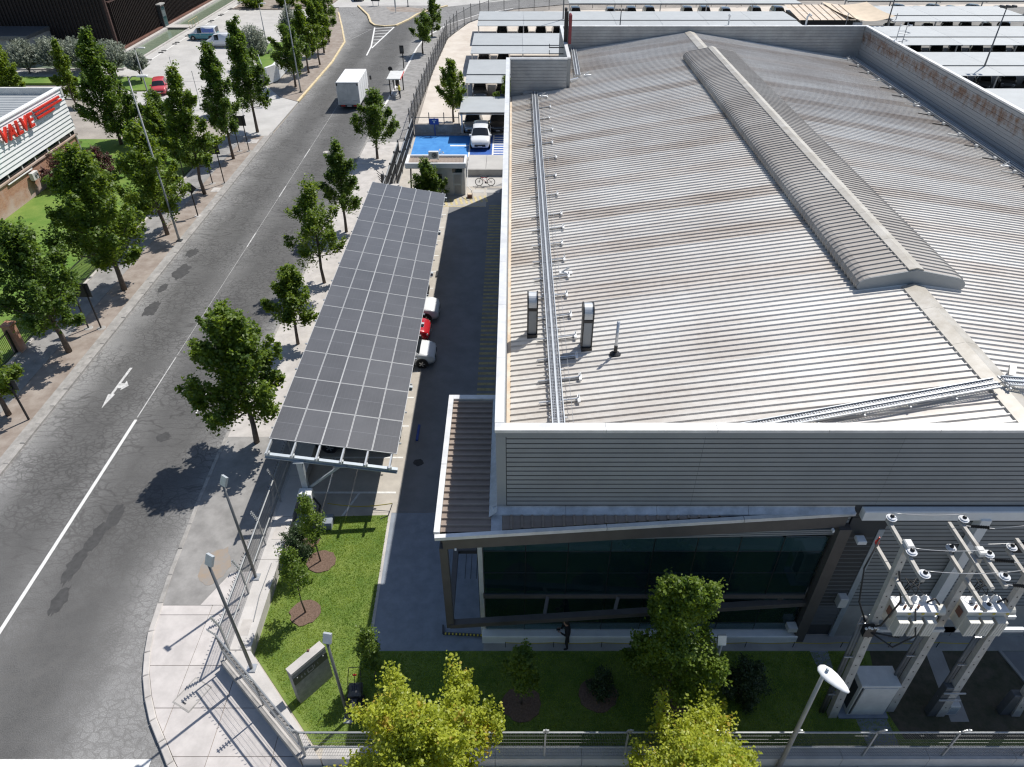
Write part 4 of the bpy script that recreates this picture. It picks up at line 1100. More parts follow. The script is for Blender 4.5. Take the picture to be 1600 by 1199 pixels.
for y in np.arange(40, 67.5, 2.05): MB().box(-41.51,-41.42,y,y+.12,2.5,2.88).build('window_post', OFFW, K)
MB().bbox(-41.45,-41.28,38,67.62,2.36,2.50,.02).build('window_ledge', MORTAR, K)
MB().box(-62,-41.45,38,67.55,2.9,5.9).build('upper_wall', OFFW, K)
for i in range(11):
    z = 2.86+i*.335
    MB().add([(-41.45,38,z+.03),(-41.45,67.75,z+.03),(-41.33+.0,67.75,z+.05),(-41.33,38,z+.05),(-41.40,38,z+.325),(-41.40,67.75,z+.325),(-41.45,38,z+.33),(-41.45,67.75,z+.33)],
             [(0,3,2,1),(3,4,5,2),(4,6,7,5),(1,2,5,7),(0,6,4,3)]).build('fascia_board', WHITEP, K)
MB().bbox(-41.75,-41.28,38,67.78,6.54,6.66,.02).build('roof_edge', WHITEP, K)
MB().box(-62,-41.3,67.5,67.78,5.9,6.62).build('end_parapet', OFFW, K)
MB().box(-62,-41.46,67.55,67.66,2.9,5.9).build('end_cladding', OFFW, K)
m = MB(); k = 0
for i in range(58):
    y = 38.2+i*.5
    m.v += [(x, y+dy, 6.02+h) for dy, h in ((0,0),(.36,0),(.4,.05),(.46,.05)) for x in (-62,-41.75)]
nn = len(m.v)//2
m.f = [(2*i, 2*i+1, 2*i+3, 2*i+2) for i in range(nn-1)]; m.k = [0]*(nn-1)
m.build('ribbed_roof', FABRIC, K)
# letters: V A L V E
for ch, y in (('V', 57.0), ('A', 58.05), ('L', 59.2), ('V', 60.0), ('E', 61.05)):
    cu = bpy.data.curves.new('letter', 'FONT'); cu.body = ch; cu.size = 1.5; cu.extrude = .08; cu.shear = .18; cu.offset = .035; cu.resolution_u = 2
    tmp = bpy.data.objects.new('letter_curve', cu)
    dg = bpy.context.evaluated_depsgraph_get(); COL.objects.link(tmp); dg.update()
    me = bpy.data.meshes.new_from_object(tmp.evaluated_get(dg)); bpy.data.objects.remove(tmp)
    me.name = 'letter'; me.materials.clear(); me.materials.append(REDL)
    me.transform(Matrix(((0,0,1,0),(1,0,0,0),(0,1,0,0),(0,0,0,1))))
    put('letter', me, K, (-41.12, y, 5.12))
for z, y0, y1 in ((6.1,62.4,66.7),(5.78,62.5,66.9),(5.44,62.6,65.4)):
    MB().bar((-41.17,y0,z),(-41.17,y1,z),.14,.15).build('red_stripe', REDL, K)
    MB().bar((-41.28,y0-.1,z),(-41.28,y1+.25,z),.06,.2).build('stripe_backing', WHITEP, K)
MB().tube([(-41.3,55.8,2.2),(-41.3,59.4,2.2),(-41.3,59.4,2.42)], .06, 6).build('drain_pipe', OFFW, K)
MB().tube([(-41.3,67.3,0),(-41.3,67.3,2.5)], .07, 6).build('drain_pipe', OFFW, K)
def ac_unit(x, y, z, rz, label):
    t = thing('air_conditioner', label, 'air conditioner', (x, y, z), rz)
    MB().bbox(-.16,.16,-.42,.42,0,.62,.02).build('casing', OFFW, t, world=False)
    MB().lathe([(.25,.161),(.25,.17)], (0,.08,.31), 16, axis='x').build('fan_recess', DARKG, t, world=False)
    g = MB()
    for r_ in (.08,.15,.22):
        g.tube([(.185, .08+r_*math.cos(a), .31+r_*math.sin(a)) for a in np.linspace(0, 2*math.pi, 15)], .01, 4, cap=False)
    g.build('fan_grille', OFFW, t, world=False)
    MB().box(-.16,.16,-.4,-.34,-.08,0).box(-.16,.16,.34,.4,-.08,0).build('foot', DARKG, t, world=False)
    return t
ac_unit(-41.08, 59.0, 1.45, 0, 'white air conditioner mounted on the red brick wall')
ac_unit(-6.75, 59.35, 3.1, R(-90), 'pale air conditioner standing on the gatehouse roof')

# ================================================================== DARK BUILDING
D = thing('dark_building', 'large near black building with thin vertical rust fins above a water channel', 'building', (-70, 125, 0))
MB().box(-110,-56.6,109.8,190,0,24).build('wall', DARKBR, D)
MB().box(-56.72,-56.38,109.56,109.9,.1,24).build('corner_post', RUSTDK, D)
f = MB()
for i in range(150):
    y = 110.6+i*.5
    f.bar((-56.42,y,.55),(-56.42,y,6.3),.10,.34,up=(1,0,0))
    f.bar((-56.30,y+.25,6.5),(-56.30,y+.25,24),.10,.34,up=(1,0,0))
o = f.build('fin_screen', RUSTFIN, D); o['kind'] = 'stuff'
f = MB()
for i in range(100):
    x = -57.4-i*.5
    f.bar((x,109.72,.6),(x,109.72,24),.1,.2,up=(0,1,0))
o = f.build('fin_screen', RUSTFIN, D); o['kind'] = 'stuff'
MB().box(-56.6,-56.2,110,190,6.28,6.46).build('fin_rail', RUSTDK, D)
MB().box(-56.5,-56.0,110,190,.1,.5).build('base_kerb', RUSTEDGE, D)
MB().box(-57.0,-55.75,124.9,126.4,.3,3.4).build('door_portal', DARKG, D)
MB().box(-55.78,-55.74,125.05,126.25,.34,3.1).build('door_leaf', GLASST, D)
MB().bbox(-57.0,-55.6,124.7,126.6,3.4,3.6,.03).build('portal_cap', WALLC, D)
EC = MB().bbox(-80,-65.3,103.6,109.7,3.0,3.45,.05).build('entrance_canopy', POLEG, D)
MB().box(-69.8,-68.0,103.9,104.5,.1,3.0).build('canopy_pier', WALLC, EC)
MB().box(-66.0,-65.4,104.2,109.6,.1,3.0).build('canopy_pier', WALLC, EC)
MB().box(-80,-71.5,104.3,104.8,.1,3.0).build('canopy_panel', BLACK, EC)
MB().box(-80,-66,109.3,109.65,.2,3.0).build('entrance_glazing', GLASSD, D)
t = thing('hand_rail', 'thin yellow handrail on the bridge over the water channel', 'handrail', (-51.9,125.5,.34))
for y in (123.9,125.2,126.5,127.9): MB().bar((-51.5,y,.2),(-51.5,y,1.3),.05,.05).build('rail_post', YPALE, t)
MB().bar((-51.5,123.9,1.3),(-51.5,127.9,1.3),.05,.05).build('top_rail', YPALE, t)
t = thing('retaining_wall', 'low white retaining wall with planted top beside the upper verge', 'wall', (-31,95,0))
MB().prism([(-30.7,93.6),(-30.0,95.0),(-30.0,101.5),(-30.4,101.5),(-30.4,95.2),(-31.0,93.8)], 0, 1.9).build('wall_face', WHITEP, t)
MB().prism([(-30.45,95.2),(-30.45,108),(-34.0,108),(-33.8,100),(-31.2,94.2)], 0, 1.75).build('planter_soil', LAWN2, t)
MB().bar((-31.2,93.8,2.15),(-33.9,101,2.3),.07,.07).bar((-31.2,93.8,1.7),(-31.2,93.8,2.15),.06,.06).bar((-33.9,101,1.7),(-33.9,101,2.3),.06,.06).build('pipe_rail', GALVL, t)
MB().bbox(-31.3,-30.9,92.3,92.9,.1,1.3,.04).build('meter_box', DARKG, t)

# ================================================================== GATEHOUSE
Gh = thing('gatehouse', 'small grey gatehouse with white roof rim next to the site gate', 'gatehouse', (-6.2,59.5,.1))
MB().box(-7.9,-4.15,58.75,60.55,.1,2.6).build('wall', OFFW, Gh)
MB().bbox(-9.15,-4.0,58.55,58.75,2.55,2.98,.02).bbox(-9.15,-4.0,60.45,60.65,2.55,2.98,.02).build('roof_rim', WHITEP, Gh)
MB().bbox(-9.15,-8.9,58.75,60.45,2.55,2.98,.02).bbox(-4.2,-4.0,58.75,60.45,2.55,2.98,.02).build('roof_rim', WHITEP, Gh)
m = MB()
for i in range(14):
    x = -8.9+i*.336; m.box(x,x+.29,58.76,60.44,2.78,2.80); m.box(x+.29,x+.336,58.76,60.44,2.78,2.84)
m.build('ribbed_roof', ROOFB, Gh)
MB().box(-9.1,-4.1,58.6,60.6,2.5,2.6).build('soffit', SIDING, Gh)
MB().box(-5.15,-4.4,58.70,58.76,.1,2.1).build('door', STEELBL, Gh)
for z0, z1 in ((.25,1.0),(1.15,1.95)): MB().box(-5.05,-4.5,58.685,58.70,z0,z1).build('door_panel', SIDING, Gh)
MB().box(-5.2,-4.35,58.70,58.76,2.14,2.45).build('transom_window', GLASSD, Gh)
MB().box(-7.4,-6.1,58.70,58.76,1.0,2.0).build('window', GLASSD, Gh)
MB().bbox(-7.35,-6.55,58.25,58.7,1.95,2.35,.03).build('window_box', TAN, Gh)
MB().bar((-8.85,58.8,.1),(-8.7,58.8,2.55),.12,.12).build('roof_post', DARKG, Gh)
t = thing('ramp_handrail', 'thin white handrail sloping beside the gatehouse wall', 'handrail', (-3.9,59,.1))
MB().tube([(-3.95,60.6,2.4),(-3.95,58.6,1.0),(-3.55,57.9,.9),(-3.5,57.9,.1)], .03, 6).build('rail', WHITEP, t)
t = thing('planter_box', 'small red brown block at the gatehouse corner', 'planter', (-3.7,58.2,.1))
MB().bbox(-3.95,-3.5,58.0,58.4,.1,.4,.02).build('block', RUSTEDGE, t); MB().bbox(-3.9,-3.55,58.05,58.35,.4,.45,.01).build('block_top', TAN, t)

# ================================================================== SOLAR CARPORT
def pv_mat():
    N, L, b = nodes_of(PVGL)
    co = N.new('ShaderNodeTexCoord').outputs['Object']
    br = N.new('ShaderNodeTexBrick'); br.offset = 0; br.inputs['Scale'].default_value = 1; br.inputs['Brick Width'].default_value = .178; br.inputs['Row Height'].default_value = .09; br.inputs['Mortar Size'].default_value = .006; br.inputs['Mortar Smooth'].default_value = .4
    L.new(co, br.inputs['Vector'])
    src = b.inputs['Base Color'].links[0].from_socket
    mx = N.new('ShaderNodeMix'); mx.data_type = 'RGBA'; mx.inputs['B'].default_value = (.105, .107, .115, 1)
    L.new(br.outputs['Fac'], mx.inputs['Factor']); L.new(src, mx.inputs['A']); L.new(mx.outputs['Result'], b.inputs['Base Color'])
pv_mat()
PA = Vector((-10.75, 23.15, 3.88)); PB = Vector((-5.22, 23.15, 2.92))
slope = (PB-PA); SW = slope.length; su = slope.normalized(); sn_ = su.cross(Vector((0,1,0))).normalized()
if sn_.z < 0: sn_ = -sn_
S = thing('solar_carport', 'long carport roofed with dark solar panels on grey steel frames', 'carport', (-8, 37.5, 0))
pw, plen = SW/5-.014, 28.95/13-.016
fr = MB(); wv = .022
fr.box(-pw/2,pw/2,-plen/2,plen/2,-.035,-.005)
fr.box(-pw/2,pw/2,-plen/2,-plen/2+wv,-.005,.004); fr.box(-pw/2,pw/2,plen/2-wv,plen/2,-.005,.004)
fr.box(-pw/2,-pw/2+wv,-plen/2+wv,plen/2-wv,-.005,.004); fr.box(pw/2-wv,pw/2,-plen/2+wv,plen/2-wv,-.005,.004)
frm = fr.mesh('panel_frame', PVFR)
gl = MB().box(-pw/2+wv,pw/2-wv,-plen/2+wv,-.012,-.005,.0).box(-pw/2+wv,pw/2-wv,.012,plen/2-wv,-.005,.0)
glm = gl.mesh('panel_glass', PVGL)
mdm = MB().box(-pw/2+wv,pw/2-wv,-.012,.012,-.005,.001).mesh('panel_seam', PVLN)
tilt = math.atan2(-su.z, su.x)
for i in range(5):
    for j in range(13):
        c = PA + su*(SW*(i+.5)/5) + Vector((0, 28.95*(j+.5)/13, 0)) + sn_*.1
        p = put('solar_panel', frm, S, tuple(c))
        p.rotation_euler = (rng.normal(0,.0015), tilt+rng.normal(0,.002), 0)
        put('panel_glass', glm, p); put('panel_seam', mdm, p)
for i in range(6):
    c = PA + su*(SW*(i/5*.94+.02))
    MB().bar((c.x,22.25,c.z-.0),(c.x,52.3,c.z-.0),.07,.14).build('purlin', GALVL, S)
for k, y in enumerate((22.5, 28.4, 34.3, 40.2, 46.1, 52.0)):
    a = PA+su*.0+Vector((-.05,0,-.2)); b = PB+Vector((.1,0,-.2))
    bm = MB(); p = Vector((a.x,y,a.z)); q = Vector((b.x,y,b.z))
    bm.bar(p, q, .16, .03).bar(p-sn_*.2, q-sn_*.2, .16, .03).bar(p-sn_*.1, q-sn_*.1, .02, .2)
    bm.build('rafter_beam', STEELBL, S)
    zt = 3.88-.9*.235-.42
    MB().box(-9.52,-9.26,y-.11,y+.11,.1,3.28).build('post', STEELBL, S)
    MB().bar((-9.3,y,1.5),(-7.6,y,2.95),.1,.1).build('brace', STEELBL, S)
    MB().box(-9.62,-9.16,y-.2,y+.2,3.22,3.27).box(-7.85,-7.35,y-.12,y+.12,2.93,2.97).build('joint_plate', STEELBL, S)
    MB().bbox(-9.75,-9.05,y-.35,y+.35,.1,.3,.03).build('footing', WALLC, S)
    for i in range(6):
        c = PA + su*(SW*(i/5*.94+.02))
        MB().box(c.x-.07,c.x+.07,y-.06,y+.06,c.z-.19,c.z-.07).build('purlin_cleat', GALVL, S)
for j in range(13):
    for x, z in ((PB.x+.04, PB.z+.02), (PA.x-.05, PA.z+.03)):
        MB().box(x-.05,x+.06,23.9+j*2.2,23.96+j*2.2,z-.03,z+.03).build('clip_end', GALV, S)
t = thing('junction_cabinet', 'white electrical cabinet on a blue grey plinth under the carport end', 'cabinet', (-9.35,22.3,.1))
MB().bbox(-9.65,-9.05,21.95,22.4,.6,1.65,.03).build('cabinet_box', WHITEP, t)
MB().box(-9.6,-9.5,22.1,22.3,.1,.6).box(-9.2,-9.1,22.1,22.3,.1,.6).build('cabinet_leg', DARKG, t)
MB().tube([(-9.05,22.2,1.2),(-8.75,22.0,.9),(-8.85,21.7,.5),(-8.6,21.5,.3)], .05, 6).build('conduit', CABLE, t)
MB().bbox(-9.85,-8.2,21.25,21.95,.1,.42,.03).build('plinth', BLUEPAV, t)

# ================================================================== SHADE ROWS IN THE REAR YARD
def shade_row(label, x0, x1, yf, yb, nb, strip=2.0, zf=2.6, zb=2.62, posts=True, group='shade roofs over parked cars'):
    t = thing('shade_row', label, 'car shade', ((x0+x1)/2, yf, 0), 0, group)
    for i in range(nb):
        a = x0+(x1-x0)*i/nb+.015; b = x0+(x1-x0)*(i+1)/nb-.015
        ym = yf+strip
        zm = zf+.08
        m = MB(); m.add([(a,ym,zm+.10),(b,ym,zm+.10),(b,yb,zb+.1),(a,yb,zb+.1),(a,ym,zm+.04),(b,ym,zm+.04),(b,yb,zb+.04),(a,yb,zb+.04)], [(0,1,2,3),(7,6,5,4),(0,4,5,1),(1,5,6,2),(2,6,7,3),(3,7,4,0)])
        m.build('roof_panel', FABRIC, t)
        m = MB(); m.add([(a,yf,zf),(b,yf,zf),(b,ym-.12,zm),(a,ym-.12,zm),(a,yf,zf-.06),(b,yf,zf-.06),(b,ym-.12,zm-.06),(a,ym-.12,zm-.06)], [(0,1,2,3),(7,6,5,4),(0,4,5,1),(1,5,6,2),(2,6,7,3),(3,7,4,0)])
        m.build('roof_panel', FABRIC, t)
        MB().bar((a,ym-.06,zm+.0),(b,ym-.06,zm+.0),.12,.06).build('roof_gutter', DARKG, t)
    for i in range(nb+1):
        x = x0+(x1-x0)*i/nb; x = min(max(x, x0+.15), x1-.15)
        MB().box(x-.08,x+.08,yf+1.3,yf+1.46,.1,zf+.05).build('post', GALV, t)
        MB().bar((x,yf+.1,zf-.1),(x,yb-.1,zb-.05),.1,.14).build('rafter', GALV, t)
    return t
shade_row('pale shade roof over the two bays behind the white pickup', -5.45, .2, 73.0, 78.6, 1, .01)
shade_row('second pale shade roof of the rear yard counting from the blue bays', -5.45, 3.9, 84.2, 94.2, 2, 3.1)
shade_row('third pale shade roof of the rear yard, passing behind the maroon sign', -5.5, 8.0, 97.8, 108.8, 2, 3.8)
shade_row('very long shade roof just beyond the far parapet of the warehouse', -5.3, 42.5, 114.3, 124.2, 7, 3.2)
shade_row('long thin shade roof furthest back behind the warehouse', 9.2, 47.5, 130.5, 135, 5, .01)
shade_row('pale shade roof nearest on the right, cut by the photo edge', 40, 92, 73.8, 81.6, 6, .01)
shade_row('shade roof on the right crossed by a leaning looking lamp pole', 40, 92, 87.3, 98.0, 6, 4.0)
shade_row('shade roof on the right level with the roof ladder', 44, 92, 102.4, 113.4, 6, 4.1)
shade_row('shade roof on the right beside the tan shade sail', 57.0, 78.5, 117.4, 128.4, 3, 3.6)
shade_row('long thin shade roof furthest back at the upper right', 56, 95, 133, 137.5, 5, .01)
t = thing('dark_shed', 'dark shed with pale ribbed roof beyond the far parapet', 'shed', (47.5,121,0))
MB().box(43.5,51.5,118.5,126.0,.1,2.6).build('wall', BLACK, t)
m = MB()
for i in range(8):
    x = 43.2+i*1.08
    m.add([(x,118.2,2.62),(x+1.0,118.2,2.62),(x+1.0,126.4,3.3),(x,126.4,3.3)], [(0,1,2,3)]); m.add([(x+1.0,118.2,2.62),(x+1.03,118.2,2.72),(x+1.03,126.4,3.4),(x+1.0,126.4,3.3),(x+1.08,118.2,2.62),(x+1.08,126.4,3.3)], [(0,1,2,3),(1,4,5,2)])
m.build('ribbed_roof', GUTTER, t)
MB().box(51.5,53,118.6,121.5,.1,2.2).build('side_bin', OFFW, t)
t = thing('shade_sail', 'tan sagging shade sail between the dark shed and the right shade roof', 'shade sail', (54,121,0))
m = MB(); n_ = 10
for i in range(n_+1):
    for j in range(n_+1):
        u, v = i/n_, j/n_
        x = 50.5+u*7.2-v*1.2; y = 118.5+v*8.5
        m.v.append((x, y, 3.1+.5*v-.7*math.sin(math.pi*u)*(1-.4*v)-.2*math.sin(math.pi*v)))
for i in range(n_):
    for j in range(n_): m.f.append((i*(n_+1)+j, (i+1)*(n_+1)+j, (i+1)*(n_+1)+j+1, i*(n_+1)+j+1)); m.k.append(0)
m.build('sail_cloth', TAN, t, True)
for x, y in ((50.4,118.4),(57.8,118.4),(49.4,127.1),(56.6,127.1)): MB().tube([(x,y,0),(x,y,3.5)], .07, 6).build('sail_post', GALV, t)
# ================================================================== VEHICLES
def paint(name, c, r=.22, m=0.0):
    mt = M(name, c, r, m, spec=.5); mt.node_tree.nodes['Principled BSDF'].inputs['Coat Weight'].default_value = .5
    return mt
P_WHITE = paint('white_car_paint', (.72,.73,.74)); P_RED = paint('red_car_paint', (.42,.012,.018)); P_RED2 = paint('faded_red_car_paint', (.50,.06,.07), .35)
P_BLACK = paint('black_car_paint', (.012,.012,.014)); P_GREY = paint('grey_car_paint', (.13,.135,.14), .25, .4); P_SILV = paint('silver_car_paint', (.34,.35,.36), .25, .5); P_BLUEG = paint('blue_grey_car_paint', (.09,.12,.15), .25, .4)
P_TEAL = paint('teal_van_paint', (.03,.22,.27)); P_BLUEV = paint('blue_van_print', (.03,.10,.42))
SUV = dict(L=4.35, st=[(-2.16,.70,.42,.70,.72,.55,0),(-2.10,.84,.26,.96,1.0,.70,0),(-1.92,.89,.22,1.0,1.47,.62,0),(-1.55,.90,.2,1.0,1.60,.64,0),(-1.45,.90,.2,1.0,1.61,.64,1),(-.55,.91,.2,.98,1.64,.66,0),(-.45,.91,.2,.98,1.64,.66,1),(.25,.91,.2,.96,1.58,.64,0),(.40,.91,.2,.96,1.54,.63,0),(1.08,.90,.2,.98,1.04,.74,0),(1.70,.88,.22,.94,.98,.70,0),(2.05,.80,.28,.84,.87,.58,0),(2.17,.66,.36,.60,.62,.46,0)], wb=(-1.32,1.36), wr=.35)
HATCH = dict(L=4.0, st=[(-1.98,.68,.42,.68,.70,.55,0),(-1.92,.80,.26,.90,.93,.66,0),(-1.70,.84,.22,.93,1.32,.58,0),(-1.35,.85,.2,.93,1.44,.60,0),(-1.27,.85,.2,.93,1.45,.60,1),(-.40,.86,.19,.91,1.48,.62,0),(-.32,.86,.19,.91,1.48,.62,1),(.35,.86,.19,.89,1.42,.60,0),(.48,.86,.19,.89,1.38,.59,0),(1.12,.85,.19,.90,.95,.70,0),(1.62,.82,.21,.84,.88,.64,0),(1.90,.74,.26,.74,.77,.52,0),(2.0,.60,.34,.55,.57,.42,0)], wb=(-1.22,1.24), wr=.31)
SEDAN = dict(L=4.5, st=[(-2.24,.68,.42,.72,.74,.55,0),(-2.16,.82,.26,.94,.97,.66,0),(-1.62,.87,.22,.97,1.03,.68,0),(-1.0,.88,.2,.95,1.40,.60,0),(-.9,.88,.2,.95,1.42,.60,1),(-.30,.89,.2,.93,1.46,.62,0),(-.22,.89,.2,.93,1.46,.62,1),(.40,.89,.2,.91,1.40,.60,0),(.52,.89,.2,.91,1.36,.59,0),(1.22,.88,.2,.90,.95,.72,0),(1.85,.85,.22,.83,.87,.66,0),(2.15,.76,.28,.72,.75,.54,0),(2.26,.62,.36,.55,.57,.44,0)], wb=(-1.33,1.38), wr=.32)
VAN = dict(L=4.4, st=[(-2.18,.72,.36,1.0,1.05,.62,0),(-2.12,.88,.26,1.05,1.75,.70,0),(-1.95,.90,.22,1.05,1.83,.72,2),(-.40,.91,.2,1.02,1.86,.73,2),(-.15,.91,.2,1.02,1.85,.73,0),(-.05,.91,.2,1.02,1.84,.73,1),(.60,.91,.2,1.00,1.72,.70,0),(.72,.91,.2,1.0,1.68,.69,0),(1.30,.90,.2,1.0,1.08,.76,0),(1.80,.86,.22,.88,.93,.68,0),(2.08,.78,.28,.74,.78,.56,0),(2.18,.64,.36,.58,.60,.46,0)], wb=(-1.30,1.38), wr=.32)
PICK = SUV
def car_groups(sp):
    G_ = {k: MB() for k in ('body','windscreen','rear_window','side_window')}
    st = sp['st']
    def ring(s):
        x, w, zl, zb, zt, wt, f = s
        cab = zt-zb > .2
        r = [(w*.90,zl),(w,zl+(zb-zl)*.45),(w*.99,zb-.06),(w*.955,zb),(wt+(.03 if cab else .05),zt-(.05 if cab else .012)),(wt*.72,zt),(0,zt+(.02 if cab else .025))]
        return [(x,y,z) for y, z in r]
    rings = [ring(s) for s in st]
    K_ = 7
    for i in range(len(st)-1):
        a, b = st[i], st[i+1]; ca, cb = a[4]-a[3] > .2, b[4]-b[3] > .2
        for sgn in (1, -1):
            for j in range(K_-1):
                g = 'body'
                if ca and cb and j == 3 and a[6] == 1: g = 'side_window'
                if (ca and cb and j == 3 and a[6] == 0 and (b[0]-a[0]) > .3 and not (a[0] < -1.5)): g = 'side_window'
                if j >= 4 and ca and not cb: g = 'windscreen'
                if j >= 4 and cb and not ca: g = 'rear_window'
                p = [rings[i][j], rings[i+1][j], rings[i+1][j+1], rings[i][j+1]]
                p = [(x, y*sgn, z) for x, y, z in p]
                if sgn < 0: p = p[::-1]
                G_[g].add(p, [(0,1,2,3)])
        # underside
        G_['body'].add([(a[0],-a[1]*.9,a[2]),(b[0],-b[1]*.9,b[2]),(b[0],b[1]*.9,b[2]),(a[0],a[1]*.9,a[2])], [(0,3,2,1)])
    for i, d in ((0,-1),(len(st)-1,1)):
        r = rings[i]; pts = [(x,y,z) for x,y,z in r]+[(x,-y,z) for x,y,z in r[::-1][1:]]
        G_['body'].add(pts, [tuple(range(len(pts)))[::-1] if d > 0 else tuple(range(len(pts)))])
    return G_
def wheel_mb(r_):
    t = MB().lathe([(r_*.62,-.10),(r_*.97,-.10),(r_,-.05),(r_,.05),(r_*.97,.10),(r_*.62,.10)], n=18, axis='y')
    h = MB().lathe([(r_*.62,-.085),(r_*.62,.085)], n=14, axis='y')
    for k in range(5):
        a = 2*math.pi*k/5
        for s in (-1, 1): h.bar((0,.09*s,0),(r_*.58*math.cos(a),.09*s,r_*.58*math.sin(a)),.07,.03,up=(0,1,0))
    return t, h
MESHC = {}
def weld(o):
    b_ = bmesh.new(); b_.from_mesh(o.data); bmesh.ops.remove_doubles(b_, verts=b_.verts, dist=.002)
    bmesh.ops.recalc_face_normals(b_, faces=b_.faces); b_.to_mesh(o.data); b_.free(); o.data.update()
    return o
def make_car(kind, spec, pmat, label, loc, rz, group=None, lights=True, single=False, cat='car', name=None, trim=None, scale=None):
    key = (kind, pmat.name, single)
    gx = car_groups(spec)
    xf, xr = spec['st'][-1][0], spec['st'][0][0]
    wr = spec['wr']; hw = max(s[1] for s in spec['st'])
    fz = spec['st'][-2][3]; rz_ = spec['st'][1][3]
    ws = [(x, s) for x in spec['wb'] for s in (-1, 1)]
    if single:
        if key not in MESHC:
            m = MB()
            def app(mb, k): m.add(mb.v, mb.f, k)
            app(gx['body'], 0)
            for g in ('windscreen','rear_window','side_window'): app(gx[g], 1)
            for x, s in ws:
                t_ = MB().lathe([(wr*.97,-.1),(wr,.0),(wr*.97,.1)], (x, s*(hw-.085), wr), 12, axis='y'); app(t_, 2)
                app(MB().lathe([(wr*.6,-.11),(wr*.6,.11)], (x, s*(hw-.085), wr), 10, axis='y'), 3)
            for s in (-1, 1):
                app(MB().bbox(xf-.22,xf-.06,s*.60-.14,s*.60+.14,fz-.20,fz-.06,.02), 4)
                app(MB().box(xr+.02,xr+.10,s*.66-.1,s*.66+.1,rz_-.25,rz_-.02), 5)
            app(MB().box(xf-.08,xf+.012,-.42,.42,.42,.58), 2)
            MESHC[key] = m.mesh(name or 'parked_car', [pmat, CARGL, RUBBER, RIM, HEADL, TRED], smooth=False)
        o = put(name or 'parked_car', MESHC[key]); o.location = loc; o.rotation_euler = (0,0,rz)
        return tag(o, label, cat, group)
    t = thing(name or 'parked_car', label, cat, loc, rz, group)
    if scale: t.scale = scale
    weld(gx['body'].build('body', pmat, t, True, False))
    for g in ('windscreen','rear_window'): 
        if gx[g].f: gx[g].build(g, CARGL, t, False, False)
    if gx['side_window'].f: gx['side_window'].build('side_window', CARGL, t, False, False)
    ty, hb = wheel_mb(wr)
    if ('w', wr) not in MESHC: MESHC['w', wr] = (ty.mesh('tyre', RUBBER, smooth=False), hb.mesh('rim', RIM))
    for x, s in ws:
        a = MB().lathe([(wr+.055,-.012),(wr+.055,.012)], (x, s*(hw-.008), wr+.01), 18, axis='y'); a.build('wheel_arch', DARKG, t, False, False)
        w = put('wheel', MESHC['w', wr][0], t); w.location = (x, s*(hw-.075), wr)
        put('rim', MESHC['w', wr][1], w)
    for s in (-1, 1):
        MB().bbox(xf-.30,xf-.07,s*.60-.15,s*.60+.15,fz-.17,fz-.04,.03).build('headlight', HEADL, t, False, False)
        MB().bbox(xr+.01,xr+.14,s*.68-.09,s*.68+.09,rz_-.28,rz_-.02,.02).build('tail_light', TRED, t, False, False)
        MB().bbox(.72,.92,s*(hw+.02)-.09,s*(hw+.02)+.09,.94,1.08,.03).build('wing_mirror', trim or pmat, t, False, False)
    MB().bbox(xf-.1,xf+.02,-.50,.50,.40,.60,.02).build('grille', BLACK, t, False, False)
    MB().box(xf+.018,xf+.03,-.2,.2,.38,.48).build('number_plate', OFFW, t, False, False)
    MB().box(xr-.02,xr+.0,-.22,.22,.58,.68).build('number_plate', OFFW, t, False, False)
    for s in (-1, 1): MB().bar((.05,s*(hw-.001),.80),(.25,s*(hw-.001),.80),.02,.03).build('door_handle', trim or pmat, t, False, False)
    return t
# under the solar carport, noses to the lane
make_car('hatch', HATCH, P_WHITE, 'white hatchback nearest the camera of the cars poking out under the solar panels', (-6.58,34.35,.115), 0, 'cars under the solar carport')
rc = make_car('hatch', HATCH, P_RED, 'red car with a yellow bonnet stripe under the solar panels', (-7.15,36.85,.115), 0, 'cars under the solar carport')
MB().bar((1.36,-.62,.955),(1.36,0,.975),.12,.02).bar((1.36,0,.975),(1.36,.62,.955),.12,.02).build('bonnet_stripe', M('yellow_stripe', (.75,.5,.03), .4), rc, False, False)
make_car('suv', SUV, P_WHITE, 'white car parked beyond the red car under the solar panels', (-6.95,39.2,.115), 0, 'cars under the solar carport')
make_car('sedan', SEDAN, P_BLACK, 'black car farthest along under the solar panels', (-7.95,41.6,.115), 0, 'cars under the solar carport')
make_car('suv', SUV, P_BLUEG, 'dark blue grey car under the near end of the solar carport', (-7.95,27.2,.115), 0, 'cars under the solar carport')
# pickup in the blue bay
t = make_car('suv', SUV, P_WHITE, 'white pickup parked facing forward in the blue accessible bay', (-3.28,71.9,.115), R(-90), None, cat='pickup', name='pickup_truck', scale=(1.12,1.08,1.06))
make_car('suv', SUV, P_SILV, 'silver grey car in shade at the left of the first shade roof', (-4.25,76.3,.11), R(-90), 'cars under the first shade roof')
make_car('suv', SUV, P_BLACK, 'black car in deep shade behind the white pickup', (-1.6,76.4,.11), R(-90), 'cars under the first shade roof')
